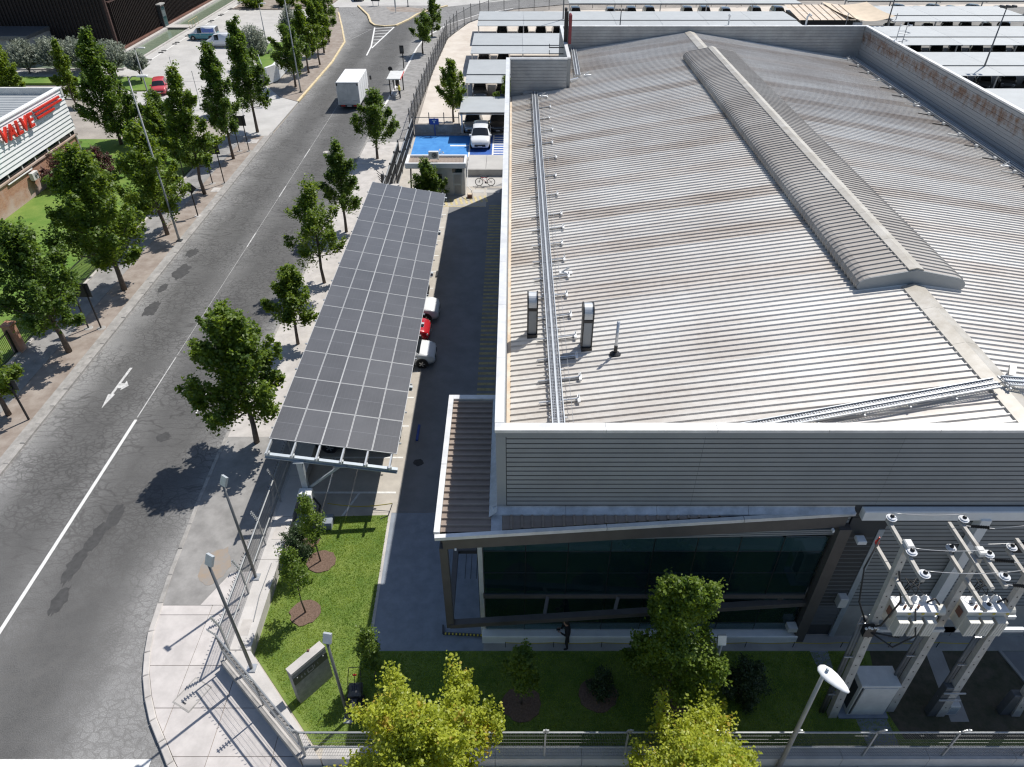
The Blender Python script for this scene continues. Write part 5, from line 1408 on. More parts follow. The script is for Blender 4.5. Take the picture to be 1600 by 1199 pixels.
# street and plaza
make_car('hatch', HATCH, P_RED2, 'faded red car waiting in the plaza drive near the trees', (-42.8,89.9,.09), R(-72), None)
v = make_car('van', VAN, P_WHITE, 'white van with blue and teal livery on the plaza', (-47.0,117.6,.085), R(180), 'vans on the plaza', cat='van', name='parked_van')
MB().add([(-2.1,.915,.3),(2.0,.86,.3),(1.9,.875,.62),(.7,.925,.80),(-2.1,.91,.70)], [(0,1,2,3,4)]).build('teal_livery', P_TEAL, v, False, False)
vb = [c for c in v.children if c.name.startswith('body')][0].data
vb.materials.append(P_TEAL)
for p_ in vb.polygons: p_.material_index = 1 if p_.center.z < .86 and abs(p_.normal.z) < .9 else 0
MB().box(-1.9,-.15,.80,.925,1.12,1.62).build('blue_livery', P_BLUEV, v, False, False)
MB().add([(-2.1,-.915,.3),(2.0,-.86,.3),(1.9,-.875,.62),(.7,-.925,.80),(-2.1,-.91,.70)], [(4,3,2,1,0)]).build('teal_livery', P_TEAL, v, False, False)
MB().box(-1.5,-.25,-.925,-.80,1.18,1.60).build('blue_livery', P_BLUEV, v, False, False)
for x in (-1.15,-.75): MB().bar((x,.93,1.30),(x+.25,.93,1.50),.02,.06).build('livery_mark', P_TEAL, v, False, False)
make_car('van', VAN, P_WHITE, 'plain white van half hidden by a tall tree on the plaza', (-42.9,113.0,.085), R(180), 'vans on the plaza', cat='van', name='parked_van')
make_car('sedan', SEDAN, P_SILV, 'grey car driving off at the top of the road', (-29.3,150.5,.01), R(105), None)
# box truck, seen from behind
T = thing('box_truck', 'white box truck driving away along the road', 'truck', (-18.6,86,0))
MB().bbox(-19.85,-17.35,83.1,88.9,.62,2.95,.03).build('cargo_box', WHITEP, T)
for x0, x1 in ((-19.78,-18.62),(-18.58,-17.42)): MB().box(x0,x1,83.05,83.095,.68,2.85).build('rear_door', OFFW, T)
for x in (-19.3,-18.15): MB().box(x,x+.5,83.03,83.05,.95,1.05).build('door_latch', GALV, T)
MB().bar((-19.87,83.09,.6),(-17.33,83.09,.6),.1,.12).bar((-19.87,83.09,2.93),(-17.33,83.09,2.93),.08,.08).build('box_rail', GALVL, T)
for x in (-19.75,-17.45): MB().box(x-.06,x+.06,83.04,83.10,2.6,2.85).build('door_hinge', BLACK, T)
MB().box(-19.2,-18.0,83.4,90.5,.42,.62).build('chassis', BLACK, T)
MB().box(-19.7,-17.5,83.0,83.2,.36,.56).build('rear_bumper', DARKG, T)
for x in (-19.3,-17.9): MB().box(x-.22,x+.22,82.96,83.01,.40,.54).build('tail_light', TRED, T)
MB().box(-18.85,-18.35,82.97,83.02,.38,.5).build('number_plate', OFFW, T)
cabm = MB().prism([(0,0)]*0 or [(-19.55,89.0),(-17.65,89.0),(-17.65,90.6),(-17.85,91.0),(-19.35,91.0),(-19.55,90.6)], .5, 2.2)
cabm.build('cab', WHITEP, T); MB().box(-19.35,-17.85,90.9,91.05,1.3,2.0).build('windscreen', CARGL, T)
for x in (-19.75,-17.25): MB().bbox(x-.1,x+.12,90.2,90.35,1.4,1.85,.02).build('wing_mirror', BLACK, T)
for y in (84.3,85.5,86.7,87.9): MB().box(-17.352,-17.335,y,y+.04,.75,2.85).box(-19.865,-19.848,y,y+.04,.75,2.85).build('panel_seam', OFFW, T)
for x in (-19.6,-17.6): MB().box(x-.22,x+.22,83.95,83.98,.12,.6).build('mud_flap', BLACK, T)
MB().box(-17.6,-17.45,85.5,88.0,.35,.6).box(-19.75,-19.6,85.5,88.0,.35,.6).build('side_guard', GALV, T)
for x in (-19.6,-18.6,-17.6): MB().box(x-.05,x+.05,83.07,83.1,2.88,2.93).build('marker_light', TRED, T)
wt, wh = wheel_mb(.42); wtm, whm = wt.mesh('tyre', RUBBER), wh.mesh('rim', RIM)
for x in (-19.6,-17.6):
    for y in (84.6, 89.8):
        w = put('wheel', wtm, T, (x,y,.42), R(90)); put('rim', whm, w)
# rows of cars under the rear shade roofs (small in the picture: one mesh each)
protos = [('sedan', SEDAN, P_BLACK), ('suv', SUV, P_BLACK), ('suv', SUV, P_GREY), ('hatch', HATCH, P_BLACK), ('sedan', SEDAN, P_GREY), ('suv', SUV, P_BLUEG), ('hatch', HATCH, P_SILV)]
ORDS = ['first','second','third','fourth','fifth','sixth','seventh','eighth','ninth','tenth','eleventh','twelfth','thirteenth','fourteenth']
PNAME = {'white_car_paint':'white','black_car_paint':'black','grey_car_paint':'dark grey','blue_grey_car_paint':'blue grey','silver_car_paint':'silver'}
def in_view(x, y, z=.9):
    """whether the photograph could show a car here: inside the frame and not behind the warehouse parapet"""
    sp, cp_ = math.sin(R(37.84)), math.cos(R(37.84))
    f = y*cp_+(25-z)*sp; u = 802+1109*x/f; v = 599.5+1109*((25-z)*cp_-y*sp)/f
    if not (-30 < u < 1630) or v < -25: return False
    if u > 1352: return v < 40+(u-1352)*.563+4
    if u > 890: return v < 50
    if u > 795: return v < 92
    return True
def row_cars(xs, y, label, group, ang=-90, choices=(0,1,2,3,4,5)):
    xs = [x for x in xs if in_view(x, y-1.5)]
    for i, x in enumerate(xs):
        k, s, p = protos[choices[int(rng.integers(len(choices)))]]
        kind = {'sedan':'saloon','suv':'off-roader','hatch':'hatchback'}[k]
        pos = (ORDS[i]+' from the left ' if len(xs) > 1 else '')
        make_car(k, s, p, PNAME[p.name]+' '+kind+', '+pos+label, (x+rng.uniform(-.12,.12), y+rng.uniform(-.3,.3), .11), R(ang)+rng.normal(0,.02), group, single=True)
row_cars([-3.9,-1.3], 88.2, 'under the second shade roof', 'cars under the second shade roof')
row_cars([-4.1], 92.3, 'deep under the left end of the second shade roof', 'cars at the back of the second shade roof')
row_cars([-3.9,-1.3,1.3,3.9,6.5], 101.8, 'under the third shade roof', 'cars under the third shade roof', choices=(1,1,3,0))
row_cars([-1.6,1.4,4.1,6.7], 118.6, 'under the very long roof, left of the maroon sign', 'cars left of the maroon sign', choices=(1,2,1))
row_cars([9.6,12.3,15,17.8,20.6,23.4,26.2,29,31.8,34.6,37.2,39.8], 118.6, 'under the very long roof, right of the maroon sign', 'cars right of the maroon sign')
row_cars([10.5,16.5,19.8,23,29.5,32.5,36,41,45], 133.5, 'under the farthest thin shade roof', 'cars under the farthest shade roof', choices=(0,1,2,3,4,6))
row_cars([44,47,50,53,56,59,62,65,68,71,74], 82.6, 'behind the near right shade roof', 'cars under the near right shade roof', -115)
row_cars([46,49,52,55,58,61,64,67,70,73,76], 92.0, 'before the ladder shade roof', 'cars under the lamp pole shade roof', -115)
row_cars([50,53,56,59,62,65,68,71,74,77], 107.0, 'behind the ladder shade roof', 'cars under the ladder shade roof', -115)
row_cars([58.5,61.5,64.5,67.5,70.5,73.5,76.5], 121.5, 'under the roof by the tan sail', 'cars under the tan sail shade roof', -115)
row_cars([59,62,66,69,72,75,79,83], 135.0, 'under the thin roof at the upper right', 'cars under the upper right shade roof', -90)
row_cars([82.5,85.5,88.5], 124.0, 'in the open at the upper right corner', 'cars in the open upper right', -115)
# ================================================================== WALLS AND FENCES
LEDGE = M('ledge_concrete', (.50,.475,.45), .85, var=.1, vs=1.2, bump=.15, bs=30)
t = thing('boundary_wall', 'broad pale concrete ledge between the footpath fence and the lawn', 'wall', (-10.4,30,0))
for (ya, yb) in ((15.0,19.2),(19.22,21.6),(21.62,24.2),(24.22,30),(30.02,36),(36.02,42),(42.02,48),(48.02,54),(54.02,60)):
    x1 = -9.93 if yb < 24 else -9.98
    MB().prism([(-10.86,ya),(x1,ya),(x1,yb),(-10.86,yb)], .0, .62+rng.normal(0,.002)).build('wall_block', LEDGE, t)
MB().box(-10.55,-10.1,20.3,21.2,.6,.632).build('ledge_cover', CONC, t)
MB().box(-10.6,-10.2,15.6,16.3,.6,.628).build('ledge_cover', CONC, t)
MB().tube([(-10.2,19.0,.65),(-10.25,17.4,.65),(-10.15,16.2,.65)], .018, 5).build('ledge_cable', WIRE, t)
t = thing('boundary_wall', 'diagonal pale concrete ledge cutting the lawn corner', 'wall', (-8.5,13,0))
MB().prism([(-10.86,14.98),(-10.80,14.50),(-7.08,11.0),(-6.45,11.0),(-9.93,14.98)], 0, .6).build('wall_block', LEDGE, t)
MB().prism([(-10.93,14.55),(-10.86,14.64),(-7.1,11.12),(-7.1,10.95)], 0, .66).build('wall_nib', KERB, t)
t = thing('boundary_wall', 'low concrete wall under the front fence at the bottom of the photo', 'wall', (5,11.2,0))
for i in range(16):
    x = -6.4+i*2.9
    MB().box(x,x+2.885,11.0,11.42,0,.6).build('wall_block', LEDGE, t)

def wire_panel(L_, h, dx, dz, r, mat, name='mesh_panel', rails=(), spikes=False):
    m = MB()
    n1 = int(L_/dx)
    for i in range(n1): m.bar((L_*(i+.5)/n1,0,0),(L_*(i+.5)/n1,0,h),r,r)
    n2 = max(1, int(h/dz))
    for i in range(n2+1): m.bar((0,0,h*i/n2),(L_,0,h*i/n2),r,r)
    return m.mesh(name, mat)
def fence(name, label, pts, spacing, zb, zt, style, group=None):
    t = thing(name, label, 'fence', (pts[0][0], pts[0][1], 0), 0, group)
    cache = {}
    for (a, b) in zip(pts[:-1], pts[1:]):
        d = math.dist(a, b); n_ = max(1, round(d/spacing)); ang = math.atan2(b[1]-a[1], b[0]-a[0]); L_ = d/n_
        key = round(L_, 2)
        if key not in cache:
            cache[key] = dict(style['panel'](L_, zt-zb))
        for i in range(n_):
            x = a[0]+(b[0]-a[0])*i/n_; y = a[1]+(b[1]-a[1])*i/n_
            for nm, me in cache[key].items():
                o = put(nm, me, t, (x, y, zb), ang)
                if me.get('stuff'): o['kind'] = 'stuff'
        for i in range(n_+1):
            x = a[0]+(b[0]-a[0])*i/n_; y = a[1]+(b[1]-a[1])*i/n_
            if i == n_ and (a, b) != (pts[-2], pts[-1]): continue
            put('post', style['post'](zt-zb), t, (x, y, zb), ang)
    return t
_pc = {}
def street_panel(L_, h):
    m1 = wire_panel(L_, h, .055, .2, .006, MESHW); m1['stuff'] = True
    top = MB().tube([(0,0,h),(L_,0,h)], .034, 7).mesh('top_rail', FENCEP)
    mid = MB().tube([(0,.0,h*.38),(L_,0,h*.38)], .032, 7).mesh('mid_rail', FENCEP)
    sp = MB()
    k = int(L_/.09)
    for i in range(k):
        if i % 2 == 0: sp.bar((L_*i/k,.05,h+.03),(L_*i/k+.03,.09,h+.09),.02,.02)
    s = sp.mesh('spike_strip', DARKG); s['stuff'] = True
    return [('mesh_panel', m1), ('top_rail', top), ('mid_rail', mid), ('spike_strip', s)]
def street_post(h):
    if ('s', h) not in _pc:
        m = MB().box(-.03,.03,-.03,.03,0,h+.02); m.bar((0,0,h),(0,.18,h+.55),.045,.045)
        for i in range(5): m.bar((-.09,.03+.035*i,h+.1+i*.1),(.09,.03+.035*i,h+.1+i*.1),.03,.03)
        _pc['s', h] = m.mesh('post', FENCEP)
    return _pc['s', h]
STREET = dict(panel=street_panel, post=street_post)
fence('street_fence', 'grey wire fence with two pipe rails on the ledge along the footpath', [(-10.72,15.0),(-10.72,57.5)], 2.45, .6, 2.17, STREET)
fence('street_fence', 'short diagonal wire fence across the street corner', [(-6.98,11.12),(-10.72,14.62)], 2.5, .6, 2.17, STREET)
fence('street_fence', 'wire fence with bright rails along the bottom of the photo', [(25,11.12),(-6.95,11.12)], 2.7, .6, 2.17, STREET)
def gate_panel(L_, h):
    m = MB()
    for i in range(int(L_/.11)): m.bar((i*.11+.05,0,.1),(i*.11+.05,0,h),.018,.018)
    b = m.mesh('bar_panel', DKFENCE); b['stuff'] = True
    return [('bar_panel', b), ('top_rail', MB().bar((0,0,h),(L_,0,h),.08,.08).mesh('top_rail', FENCEP)), ('mid_rail', MB().bar((0,0,h*.5),(L_,0,h*.5),.08,.08).mesh('mid_rail', FENCEP)), ('bottom_rail', MB().bar((0,0,.1),(L_,0,.1),.08,.08).mesh('bottom_rail', FENCEP))]
def gate_post(h):
    if ('g', h) not in _pc: _pc['g', h] = MB().bbox(-.07,.07,-.07,.07,-.1,h+.2,.02).mesh('post', DKFENCE)
    return _pc['g', h]
GATE = dict(panel=gate_panel, post=gate_post)
fence('sliding_gate', 'double railed sliding gate at the site entrance by the gatehouse', [(-10.75,57.9),(-10.85,66.5)], 2.9, .15, 2.0, GATE)
fence('sliding_gate', 'inner gate leaf standing open beside the gatehouse', [(-10.25,60.5),(-10.3,73.6)], 3.3, .15, 2.0, GATE)
t = thing('gate_motor', 'dark gate pillar with spiky top where the gate meets the street fence', 'gate pillar', (-10.9,57.6,0))
MB().bbox(-11.1,-10.85,57.5,57.8,0,2.4,.03).build('pillar', DKFENCE, t)
for k in range(4): MB().bar((-11.0,57.6,1.6+.25*k),(-11.25-.05*k,57.4,2.1+.25*k),.05,.05).build('spike', DKFENCE, t)
def yard_panel(L_, h):
    m1 = wire_panel(L_, h-.15, .09, .4, .007, MESHW); m1['stuff'] = True
    return [('mesh_panel', m1), ('top_rail', MB().bar((0,0,h-.15),(L_,0,h-.15),.05,.05).mesh('top_rail', DKFENCE))]
def yard_post(h):
    if ('y', h) not in _pc: _pc['y', h] = MB().box(-.04,.04,-.04,.04,0,h+.35).mesh('post', DKFENCE)
    return _pc['y', h]
YARD = dict(panel=yard_panel, post=yard_post)
fence('yard_fence', 'tall dark mesh fence curving along the far footpath round the gravel yard', [(-10.65,74),(-10.75,82),(-10.5,100),(-10.0,117),(-8.9,124),(-7.0,130),(-4.2,135),(1,138.3),(9,141),(22,142.5),(44,143.5)], 2.6, .1, 2.5, YARD)
fence('yard_fence', 'low wire fence on the stained wall behind the blue parking bays', [(-10.2,74.35),(-5.6,74.35)], 1.6, 1.2, 2.0, YARD)
t = thing('stained_wall', 'low brown stained wall behind the blue parking bays', 'wall', (-8,74.3,.1))
MB().box(-10.25,-5.5,74.2,74.5,.1,1.2).build('wall_face', M('stained_wall_render', (.20,.17,.145), .95, c2=(.36,.32,.28), vs=1.6), t)
# railing of the brick workshop
def pick_panel(L_, h):
    m = MB()
    for i in range(int(L_/.13)): m.bar((i*.13+.06,0,.05),(i*.13+.06,0,h),.022,.022)
    b = m.mesh('picket_panel', BLACK); b['stuff'] = True
    return [('picket_panel', b), ('top_rail', MB().bar((0,0,h-.12),(L_,0,h-.12),.04,.05).mesh('top_rail', BLACK)), ('bottom_rail', MB().bar((0,0,.12),(L_,0,.12),.04,.05).mesh('bottom_rail', BLACK))]
def pick_post(h):
    if ('p', h) not in _pc: _pc['p', h] = MB().box(-.04,.04,-.04,.04,0,h).mesh('post', BLACK)
    return _pc['p', h]
PICK_ = dict(panel=pick_panel, post=pick_post)
fence('railing', 'black picket railing in front of the brick workshop lawn', [(-29.95,15.2),(-29.95,35.0)], 3.3, .18, 1.75, PICK_)
fence('railing', 'black picket railing beyond the brick pillar, behind the street trees', [(-29.95,35.65),(-29.95,66)], 3.4, .18, 1.75, PICK_)
t = thing('brick_pillar', 'square brick gate pillar in the black picket railing', 'pillar', (-29.95,35.3,0))
MB().bbox(-30.2,-29.7,35.05,35.6,0,1.95,.01).build('pillar_shaft', BRICKW, t); MB().bbox(-30.26,-29.64,35.0,35.66,1.95,2.05,.03).build('pillar_cap', BRICK, t)

# ================================================================== LAMPS
def flood_lamp(label, x, y, z0, h, face, pm=POLEG, lean=0.0, big=.82):
    t = thing('lamp_post', label, 'lamp post', (x, y, z0))
    MB().tube([(0,0,0),(lean,0,h)], [.065,.045], 10).build('pole', pm, t, True, False)
    MB().bbox(-.17,.17,-.17,.17,0,.05,.015).build('base_plate', GALV, t, world=False)
    ca, sa = math.cos(face), math.sin(face)
    f = Vector((ca, sa, 0)); s = Vector((-sa, ca, 0)); up = Vector((0,0,1))
    top = Vector((lean,0,h))
    MB().bar(top-Vector((0,0,.05)), top+f*.12+up*.05, .06, .06).build('lamp_bracket', GALVL, t, world=False)
    d = (f*.45+up*.89).normalized(); n_ = (up*.45-f*.89).normalized()
    m = MB().bar(top+up*.02, top+up*.02+d*.46*big, .36*big, .10, up=tuple(n_)); m.build('lamp_head', GALVL, t, world=False)
    MB().bar(top+up*.02-n_*.058+d*.04, top+up*.02-n_*.058+d*.42*big, .28*big, .012, up=tuple(n_)).build('lamp_glass', OFFW, t, world=False)
flood_lamp('flood lamp on a grey pole on the ledge, farther one by the street fence', -10.66,18.3,.62,5.4,R(55))
flood_lamp('flood lamp on a grey pole at the ledge bend, nearer one by the street fence', -9.66,14.25,.6,6.0,R(60))
flood_lamp('flood lamp on a grey pole standing beside the stone sign on the lawn', -5.84,12.6,.12,4.75,R(80), big=.75)
flood_lamp('flood lamp on a pale pole in front of the glazed facade and the green tree', 6.72,12.92,.12,4.15,R(90), POLEL, big=.75)
def street_light(label, x, y, h, arm, lean=0):
    t = thing('street_light', label, 'street light', (x, y, .1))
    MB().tube([(0,0,0),(0,0,.9),(lean,0,h)], [.10,.085,.05], 10).build('pole', POLEL, t, True, False)
    MB().bbox(-.22,.22,-.22,.22,0,.06,.02).build('base_plate', DARKG, t, world=False)
    MB().tube([(lean,0,h-.1),(lean+arm*.4,0,h+.12),(lean+arm,0,h+.15)], .035, 6).build('arm', POLEL, t, True, False)
    MB().bbox(lean+arm-.05,lean+arm+.65,-.14,.14,h+.1,h+.22,.05).build('lamp_head', OFFW, t, world=False)
    MB().lathe([(.05,0),(.05,.12)], (lean,0,h), 8).build('photo_cell', DARKG, t, world=False)
street_light('tall street light on the left verge with small arm near the workshop', -25.75,50.0,11.9,.7)
street_light('tall street light among the upper left verge trees beside the curb bend', -25.75,89.6,12.1,1.9)
street_light('tall grey street light behind the red car on the plaza edge', -41.3,83.5,6.2,.5)
street_light('slim street light standing on the plaza beside the parked vans', -34.2,106.6,6.6,.3)
t = thing('street_light', 'pale street light with big white oval head at the bottom right', 'street light', (8.9,10.9,.1))
MB().tube([(8.9,10.9,.1),(8.85,10.9,6.3)], [.085,.055], 12).build('pole', POLEL, t, True)
m = MB(); n_ = 14
secs = [(-.16,.07,.03),(-.10,.16,.06),(.06,.22,.08),(.24,.22,.08),(.42,.18,.07),(.60,.11,.05),(.70,.04,.02)]
hd = Vector((.55,-.83,.03)).normalized(); hs_ = Vector((-hd.y, hd.x, 0)).normalized()
hp = Vector((8.68,10.72,6.52))
for s, w, hh in secs:
    for j in range(n_):
        a = 2*math.pi*j/n_
        p = hp + hd*s*1.12 + hs_*(w*math.cos(a)) + Vector((0,0,hh*math.sin(a)*(1 if math.sin(a) > 0 else .5)))
        m.v.append(tuple(p))
for i in range(len(secs)-1):
    for j in range(n_):
        j2 = (j+1) % n_; m.f.append((i*n_+j, (i+1)*n_+j, (i+1)*n_+j2, i*n_+j2)); m.k.append(0)
m.f += [tuple(range(n_)), tuple(range((len(secs)-1)*n_, len(secs)*n_))[::-1]]; m.k += [0,0]
m.build('lamp_head', WHITEP, t, True)
c = hp + hd*.06
MB().lathe([(.045,0),(.045,.09),(.03,.11)], (c.x,c.y,c.z+.07), 10).build('photo_cell', STEELBL, t, True)
MB().bar(tuple(Vector((8.85,10.9,6.3))), tuple(hp+hd*.05), .07, .07).build('spigot', POLEL, t)
# far light masts
def mast(label, x, y, h, heads):
    t = thing('light_mast', label, 'light mast', (x, y, .1))
    MB().tube([(0,0,0),(0,0,h)], [.12,.06], 8).build('pole', POLEG, t, True, False)
    MB().box(-.75,.75,-.05,.05,h-.1,h).build('cross_bar', POLEG, t, world=False)
    for k in range(heads):
        a = -.7+1.4*k/(heads-1)
        MB().bbox(a-.18,a+.18,-.45,.1,h,h+.22,.05).build('lamp_head', DARKG, t, world=False)
mast('lamp pole rising through the right shade roof nearest the parapet', 56.9,91.2,9.0,3)
mast('lamp pole behind the roof ladder at the top right', 56.0,116.9,9.5,3)
mast('light mast with dark lamp cluster left of the roof ridge', 15.6,114.0,4.6,4)
mast('thin light mast right of the maroon sign', 7.5,118.0,11.0,2)

# ================================================================== SIGNS AND BUS STOP
def sign_pair(x0, x1, y, h, label, z0=.1):
    t = thing('road_sign', label, 'road sign', (x0, y, z0))
    for x in (x0, x1): MB().box(x-.035,x+.035,y-.035,y+.035,z0,z0+h).build('post', BLACK, t)
    MB().bbox(x0-.25,x1+.25,y+.04,y+.08,z0+h-.95,z0+h,.01).build('sign_board', DARKG, t)
    for x in (x0, x1): MB().lathe([(.28,0),(.22,.03)], (x,y,z0), 10).build('footing', KERB, t)
sign_pair(-27.0,-26.2,37.8,3.2,'two legged dark road sign under the nearest fully visible left verge tree')
sign_pair(-26.97,-25.9,61.3,3.6,'two legged dark road sign on the verge before the square cover')
sign_pair(-27.05,-26.1,69.5,3.4,'two legged dark road sign beside the driveway mouth')
t = thing('road_sign', 'diamond road sign seen from behind on a black post on the left verge', 'road sign', (-25.9,54.5,.1))
MB().box(-25.94,-25.86,54.46,54.54,.1,2.75).build('post', BLACK, t)
dm = MB(); c = Vector((-25.9,54.56,2.45))
dm.v = [tuple(c+Vector((.48*a,yy,.48*b))) for yy in (0,.03) for a, b in ((1,0),(0,1),(-1,0),(0,-1))]
dm.f = [(0,1,2,3),(7,6,5,4)]+[(i,(i+1)%4,4+(i+1)%4,4+i) for i in range(4)]; dm.k = [0]*6
dm.build('sign_plate', DARKG, t); MB().lathe([(.3,0),(.25,.03)], (-25.9,54.5,.1), 10).build('footing', CONC, t)
t = thing('road_sign', 'single black post at the lower left verge edge, its sign lost in leaves', 'road sign', (-26.0,28.9,.1))
MB().box(-26.04,-25.96,28.86,28.94,.1,2.7).build('post', BLACK, t); MB().bbox(-26.3,-25.7,28.95,28.98,2.1,2.7,.01).build('sign_board', DARKG, t)
t = thing('bus_stop_sign', 'dark rectangular bus stop sign on a black post by the far kerb', 'road sign', (-14.6,100.6,.1))
MB().box(-14.66,-14.54,100.55,100.65,.1,2.9).build('post', BLACK, t); MB().bbox(-14.95,-14.4,100.5,100.56,1.95,2.95,.02).build('sign_board', BLACK, t); MB().box(-14.85,-14.5,100.48,100.50,2.2,2.75).build('sign_panel', DARKG, t)
t = thing('round_sign', 'small dark sign leaning over the kerb beyond the bus shelter', 'road sign', (-15.3,94,.1))
MB().box(-15.25,-15.18,93.9,93.97,.1,1.9).build('post', BLACK, t); MB().lathe([(.2,0),(.28,.06),(.2,.2)], (-15.35,93.9,1.7), 10, axis='y').build('sign_disc', BLACK, t); MB().bbox(-15.3,-14.95,93.8,94.0,1.2,1.6,.03).build('sign_box', DARKG, t)
t = thing('bus_shelter', 'small bus shelter with pale flat roof on four black posts', 'bus shelter', (-14,89,.12))
MB().bbox(-14.85,-13.2,87.4,91.0,2.1,2.22,.02).build('roof', OFFW, t)
for x, y in ((-14.6,87.9),(-14.55,90.6),(-13.5,87.8),(-13.4,90.5),(-13.75,88.9)): MB().box(x-.06,x+.06,y-.06,y+.06,.12,2.1).build('post', BLACK, t)
MB().bbox(-13.95,-13.6,88.2,88.6,1.2,2.0,.02).build('ad_panel', BLACK, t)
MB().box(-13.22,-13.18,87.4,91.0,2.08,2.24).build('roof_stripe', REDL, t)
MB().bar((-14.1,88.0,.55),(-13.85,86.6,.55),.4,.06).build('bench_seat', FABRIC, t); MB().bar((-14.05,87.7,.12),(-14.05,87.7,.55),.08,.08).bar((-13.9,86.9,.12),(-13.9,86.9,.55),.08,.08).build('bench_leg', GALV, t)
t = thing('blue_sign', 'small blue sign on a post at the edge of the blue parking bays', 'sign', (-8.1,74.1,.1))
MB().box(-8.15,-8.07,74.06,74.12,.1,1.95).build('post', SIGNB, t); MB().bbox(-8.6,-7.65,74.0,74.05,1.25,1.85,.01).build('sign_plate', SIGNB, t)
MB().box(-8.35,-7.9,73.985,74.0,1.62,1.68).box(-8.2,-8.05,73.985,74.0,1.4,1.58).build('sign_print', LINE, t)
for (x, y, z, w, l) in ((-24.9,143.6,1.6,1.6,'wide road sign on two posts at the top of the traffic island'),(-20.5,137.6,1.6,.25,'slim marker post on the bare island dirt')):
    t = thing('road_sign', l, 'road sign', (x, y, .12))
    if w > 1:
        for dx in (-.5,.5): MB().box(x+dx-.05,x+dx+.05,y-.05,y+.05,.12,z).build('post', GALV, t)
    else: MB().box(x-.05,x+.05,y-.05,y+.05,.12,z).build('post', GALV, t)
    MB().bbox(x-w/2,x+w/2,y-.08,y-.05,z-.7,z+.5,.01).build('sign_board', DARKG if w > 1 else GALV, t)
t = thing('marker_pole', 'dark thin pole at the top edge of the traffic island', 'pole', (-19.0,143.0,.12))
MB().tube([(-19.0,143,.12),(-19.0,143,6)], .08, 6).build('pole', POLEG, t); MB().bbox(-19.2,-18.8,142.8,143.2,.1,.25,.02).build('base', POLEG, t)
for i, (x, y, h) in enumerate(((-32.2,80.3,5.5),(-35.5,83.0,4.2),(-30.0,80.6,6.8),(-39.8,88,4.5))):
    t = thing('flag_pole', ['thin bare pole near the verge trees at the drive','short pole with a lamp knob in the drive','tall thin bare pole beside the drive barrier','thin pole beside the faded red car'][i], 'pole', (x,y,.1))
    MB().tube([(x,y,.1),(x,y,h)], .035, 6).build('pole', GALV, t); MB().bbox(x-.12,x+.12,y-.12,y+.12,.06,.14,.02).build('base', DARKG, t)
t = thing('entry_post', 'grey intercom post at the plaza drive barrier', 'intercom', (-31.2,78.8,.1))
MB().bbox(-31.4,-31.0,78.6,79.0,.1,1.9,.06).build('post', WALLC, t); MB().bbox(-31.3,-31.1,78.55,78.6,1.3,1.7,.01).build('panel', DARKG, t); MB().bbox(-31.9,-31.6,78.8,79.1,.1,1.0,.04).build('barrier_box', DARKG, t)

# ================================================================== STONE SIGN, MOWER, BICYCLE
Sg = thing('stone_sign', 'grey stone slab sign with dark band standing on the lawn', 'monument sign', (-7.4,13.85,.11))
a = Vector((-7.86,13.32,0)); b = Vector((-6.92,14.40,0)); d = (b-a).normalized(); n_ = Vector((d.y,-d.x,0))
def slab_(z0, z1, off, th, m, nm, s0=0, s1=None):
    p = a+d*s0; q = (b if s1 is None else a+d*s1)
    MB().bar(p+n_*(off+th/2)+Vector((0,0,(z0+z1)/2)), q+n_*(off+th/2)+Vector((0,0,(z0+z1)/2)), th, z1-z0).build(nm, m, Sg)
slab_(.11,2.0,0,.26,STONE,'slab')
slab_(2.0,2.12,-.04,.33,CONC,'coping')
slab_(1.36,1.76,.262,.012,M('dark_bronze_band', (.085,.085,.078), .5, .2), 'name_band')
for s, w in ((.30,.05),(.44,.04),(.86,.03),(1.0,.03)): slab_(1.5,1.62,.276,.008,STONE,'band_mark',s,s+w)
for s0, s1, z0, z1 in ((.58,.82,1.66,1.69),(.58,.82,1.45,1.48),(.58,.61,1.48,1.66),(.79,.82,1.48,1.66)): slab_(z0,z1,.276,.008,STONE,'emblem_edge',s0,s1)
for s in (.15,1.25): slab_(1.68,1.72,.276,.02,GALVL,'band_bolt',s,s+.04)
MB().bbox(-7.30,-7.22,14.0,14.08,2.12,2.18,.02).build('lamp_stud', RUSTEDGE, Sg)
Mw = thing('lawn_mower', 'black lawn mower with raised loop handle left on the lawn by the lamp', 'lawn mower', (-5.68,13.0,.12), R(4))
MB().bbox(-.27,.27,-.38,.34,.09,.26,.08).build('deck', DARKG, Mw, world=False)
MB().bbox(-.17,.17,-.25,.16,.26,.46,.06).build('engine', BLACK, Mw, world=False)
for k in (-.06,.06): MB().box(k-.025,k+.025,-.16,.06,.46,.475).build('engine_vent', DARKG, Mw, world=False)
MB().bbox(-.24,.24,.2,.72,.2,.56,.12).build('grass_bag', M('mower_bag_cloth', (.09,.09,.095), .8, var=.15, vs=8), Mw, world=False)
for k in (-.07,.0,.07): MB().box(k-.02,k+.02,.34,.54,.56,.57).build('bag_slot', BLACK, Mw, world=False)
MB().tube([(-.24,.1,.25),(-.23,.75,.85),(-.2,.98,1.02),(.2,.98,1.02),(.23,.75,.85),(.24,.1,.25)], .016, 6).build('handle', BLACK, Mw, True, False)
MB().tube([(0,.5,.5),(-.02,.8,.78),(-.1,.85,.82)], .012, 5).build('pull_cord', BLACK, Mw, True, False); MB().bbox(-.06,.06,.78,.84,.78,.84,.02).build('pull_grip', REDL, Mw, world=False)
for x in (-.28,.28):
    for y in (-.28,.3): MB().lathe([(.1,-.03),(.11,0),(.1,.03)], (x,y,.11), 12, axis='x').build('wheel', RUBBER, Mw, False, False)
Bk = thing('bicycle', 'red framed bicycle parked on the slab beside the gatehouse ramp', 'bicycle', (-2.5,60.75,.13))
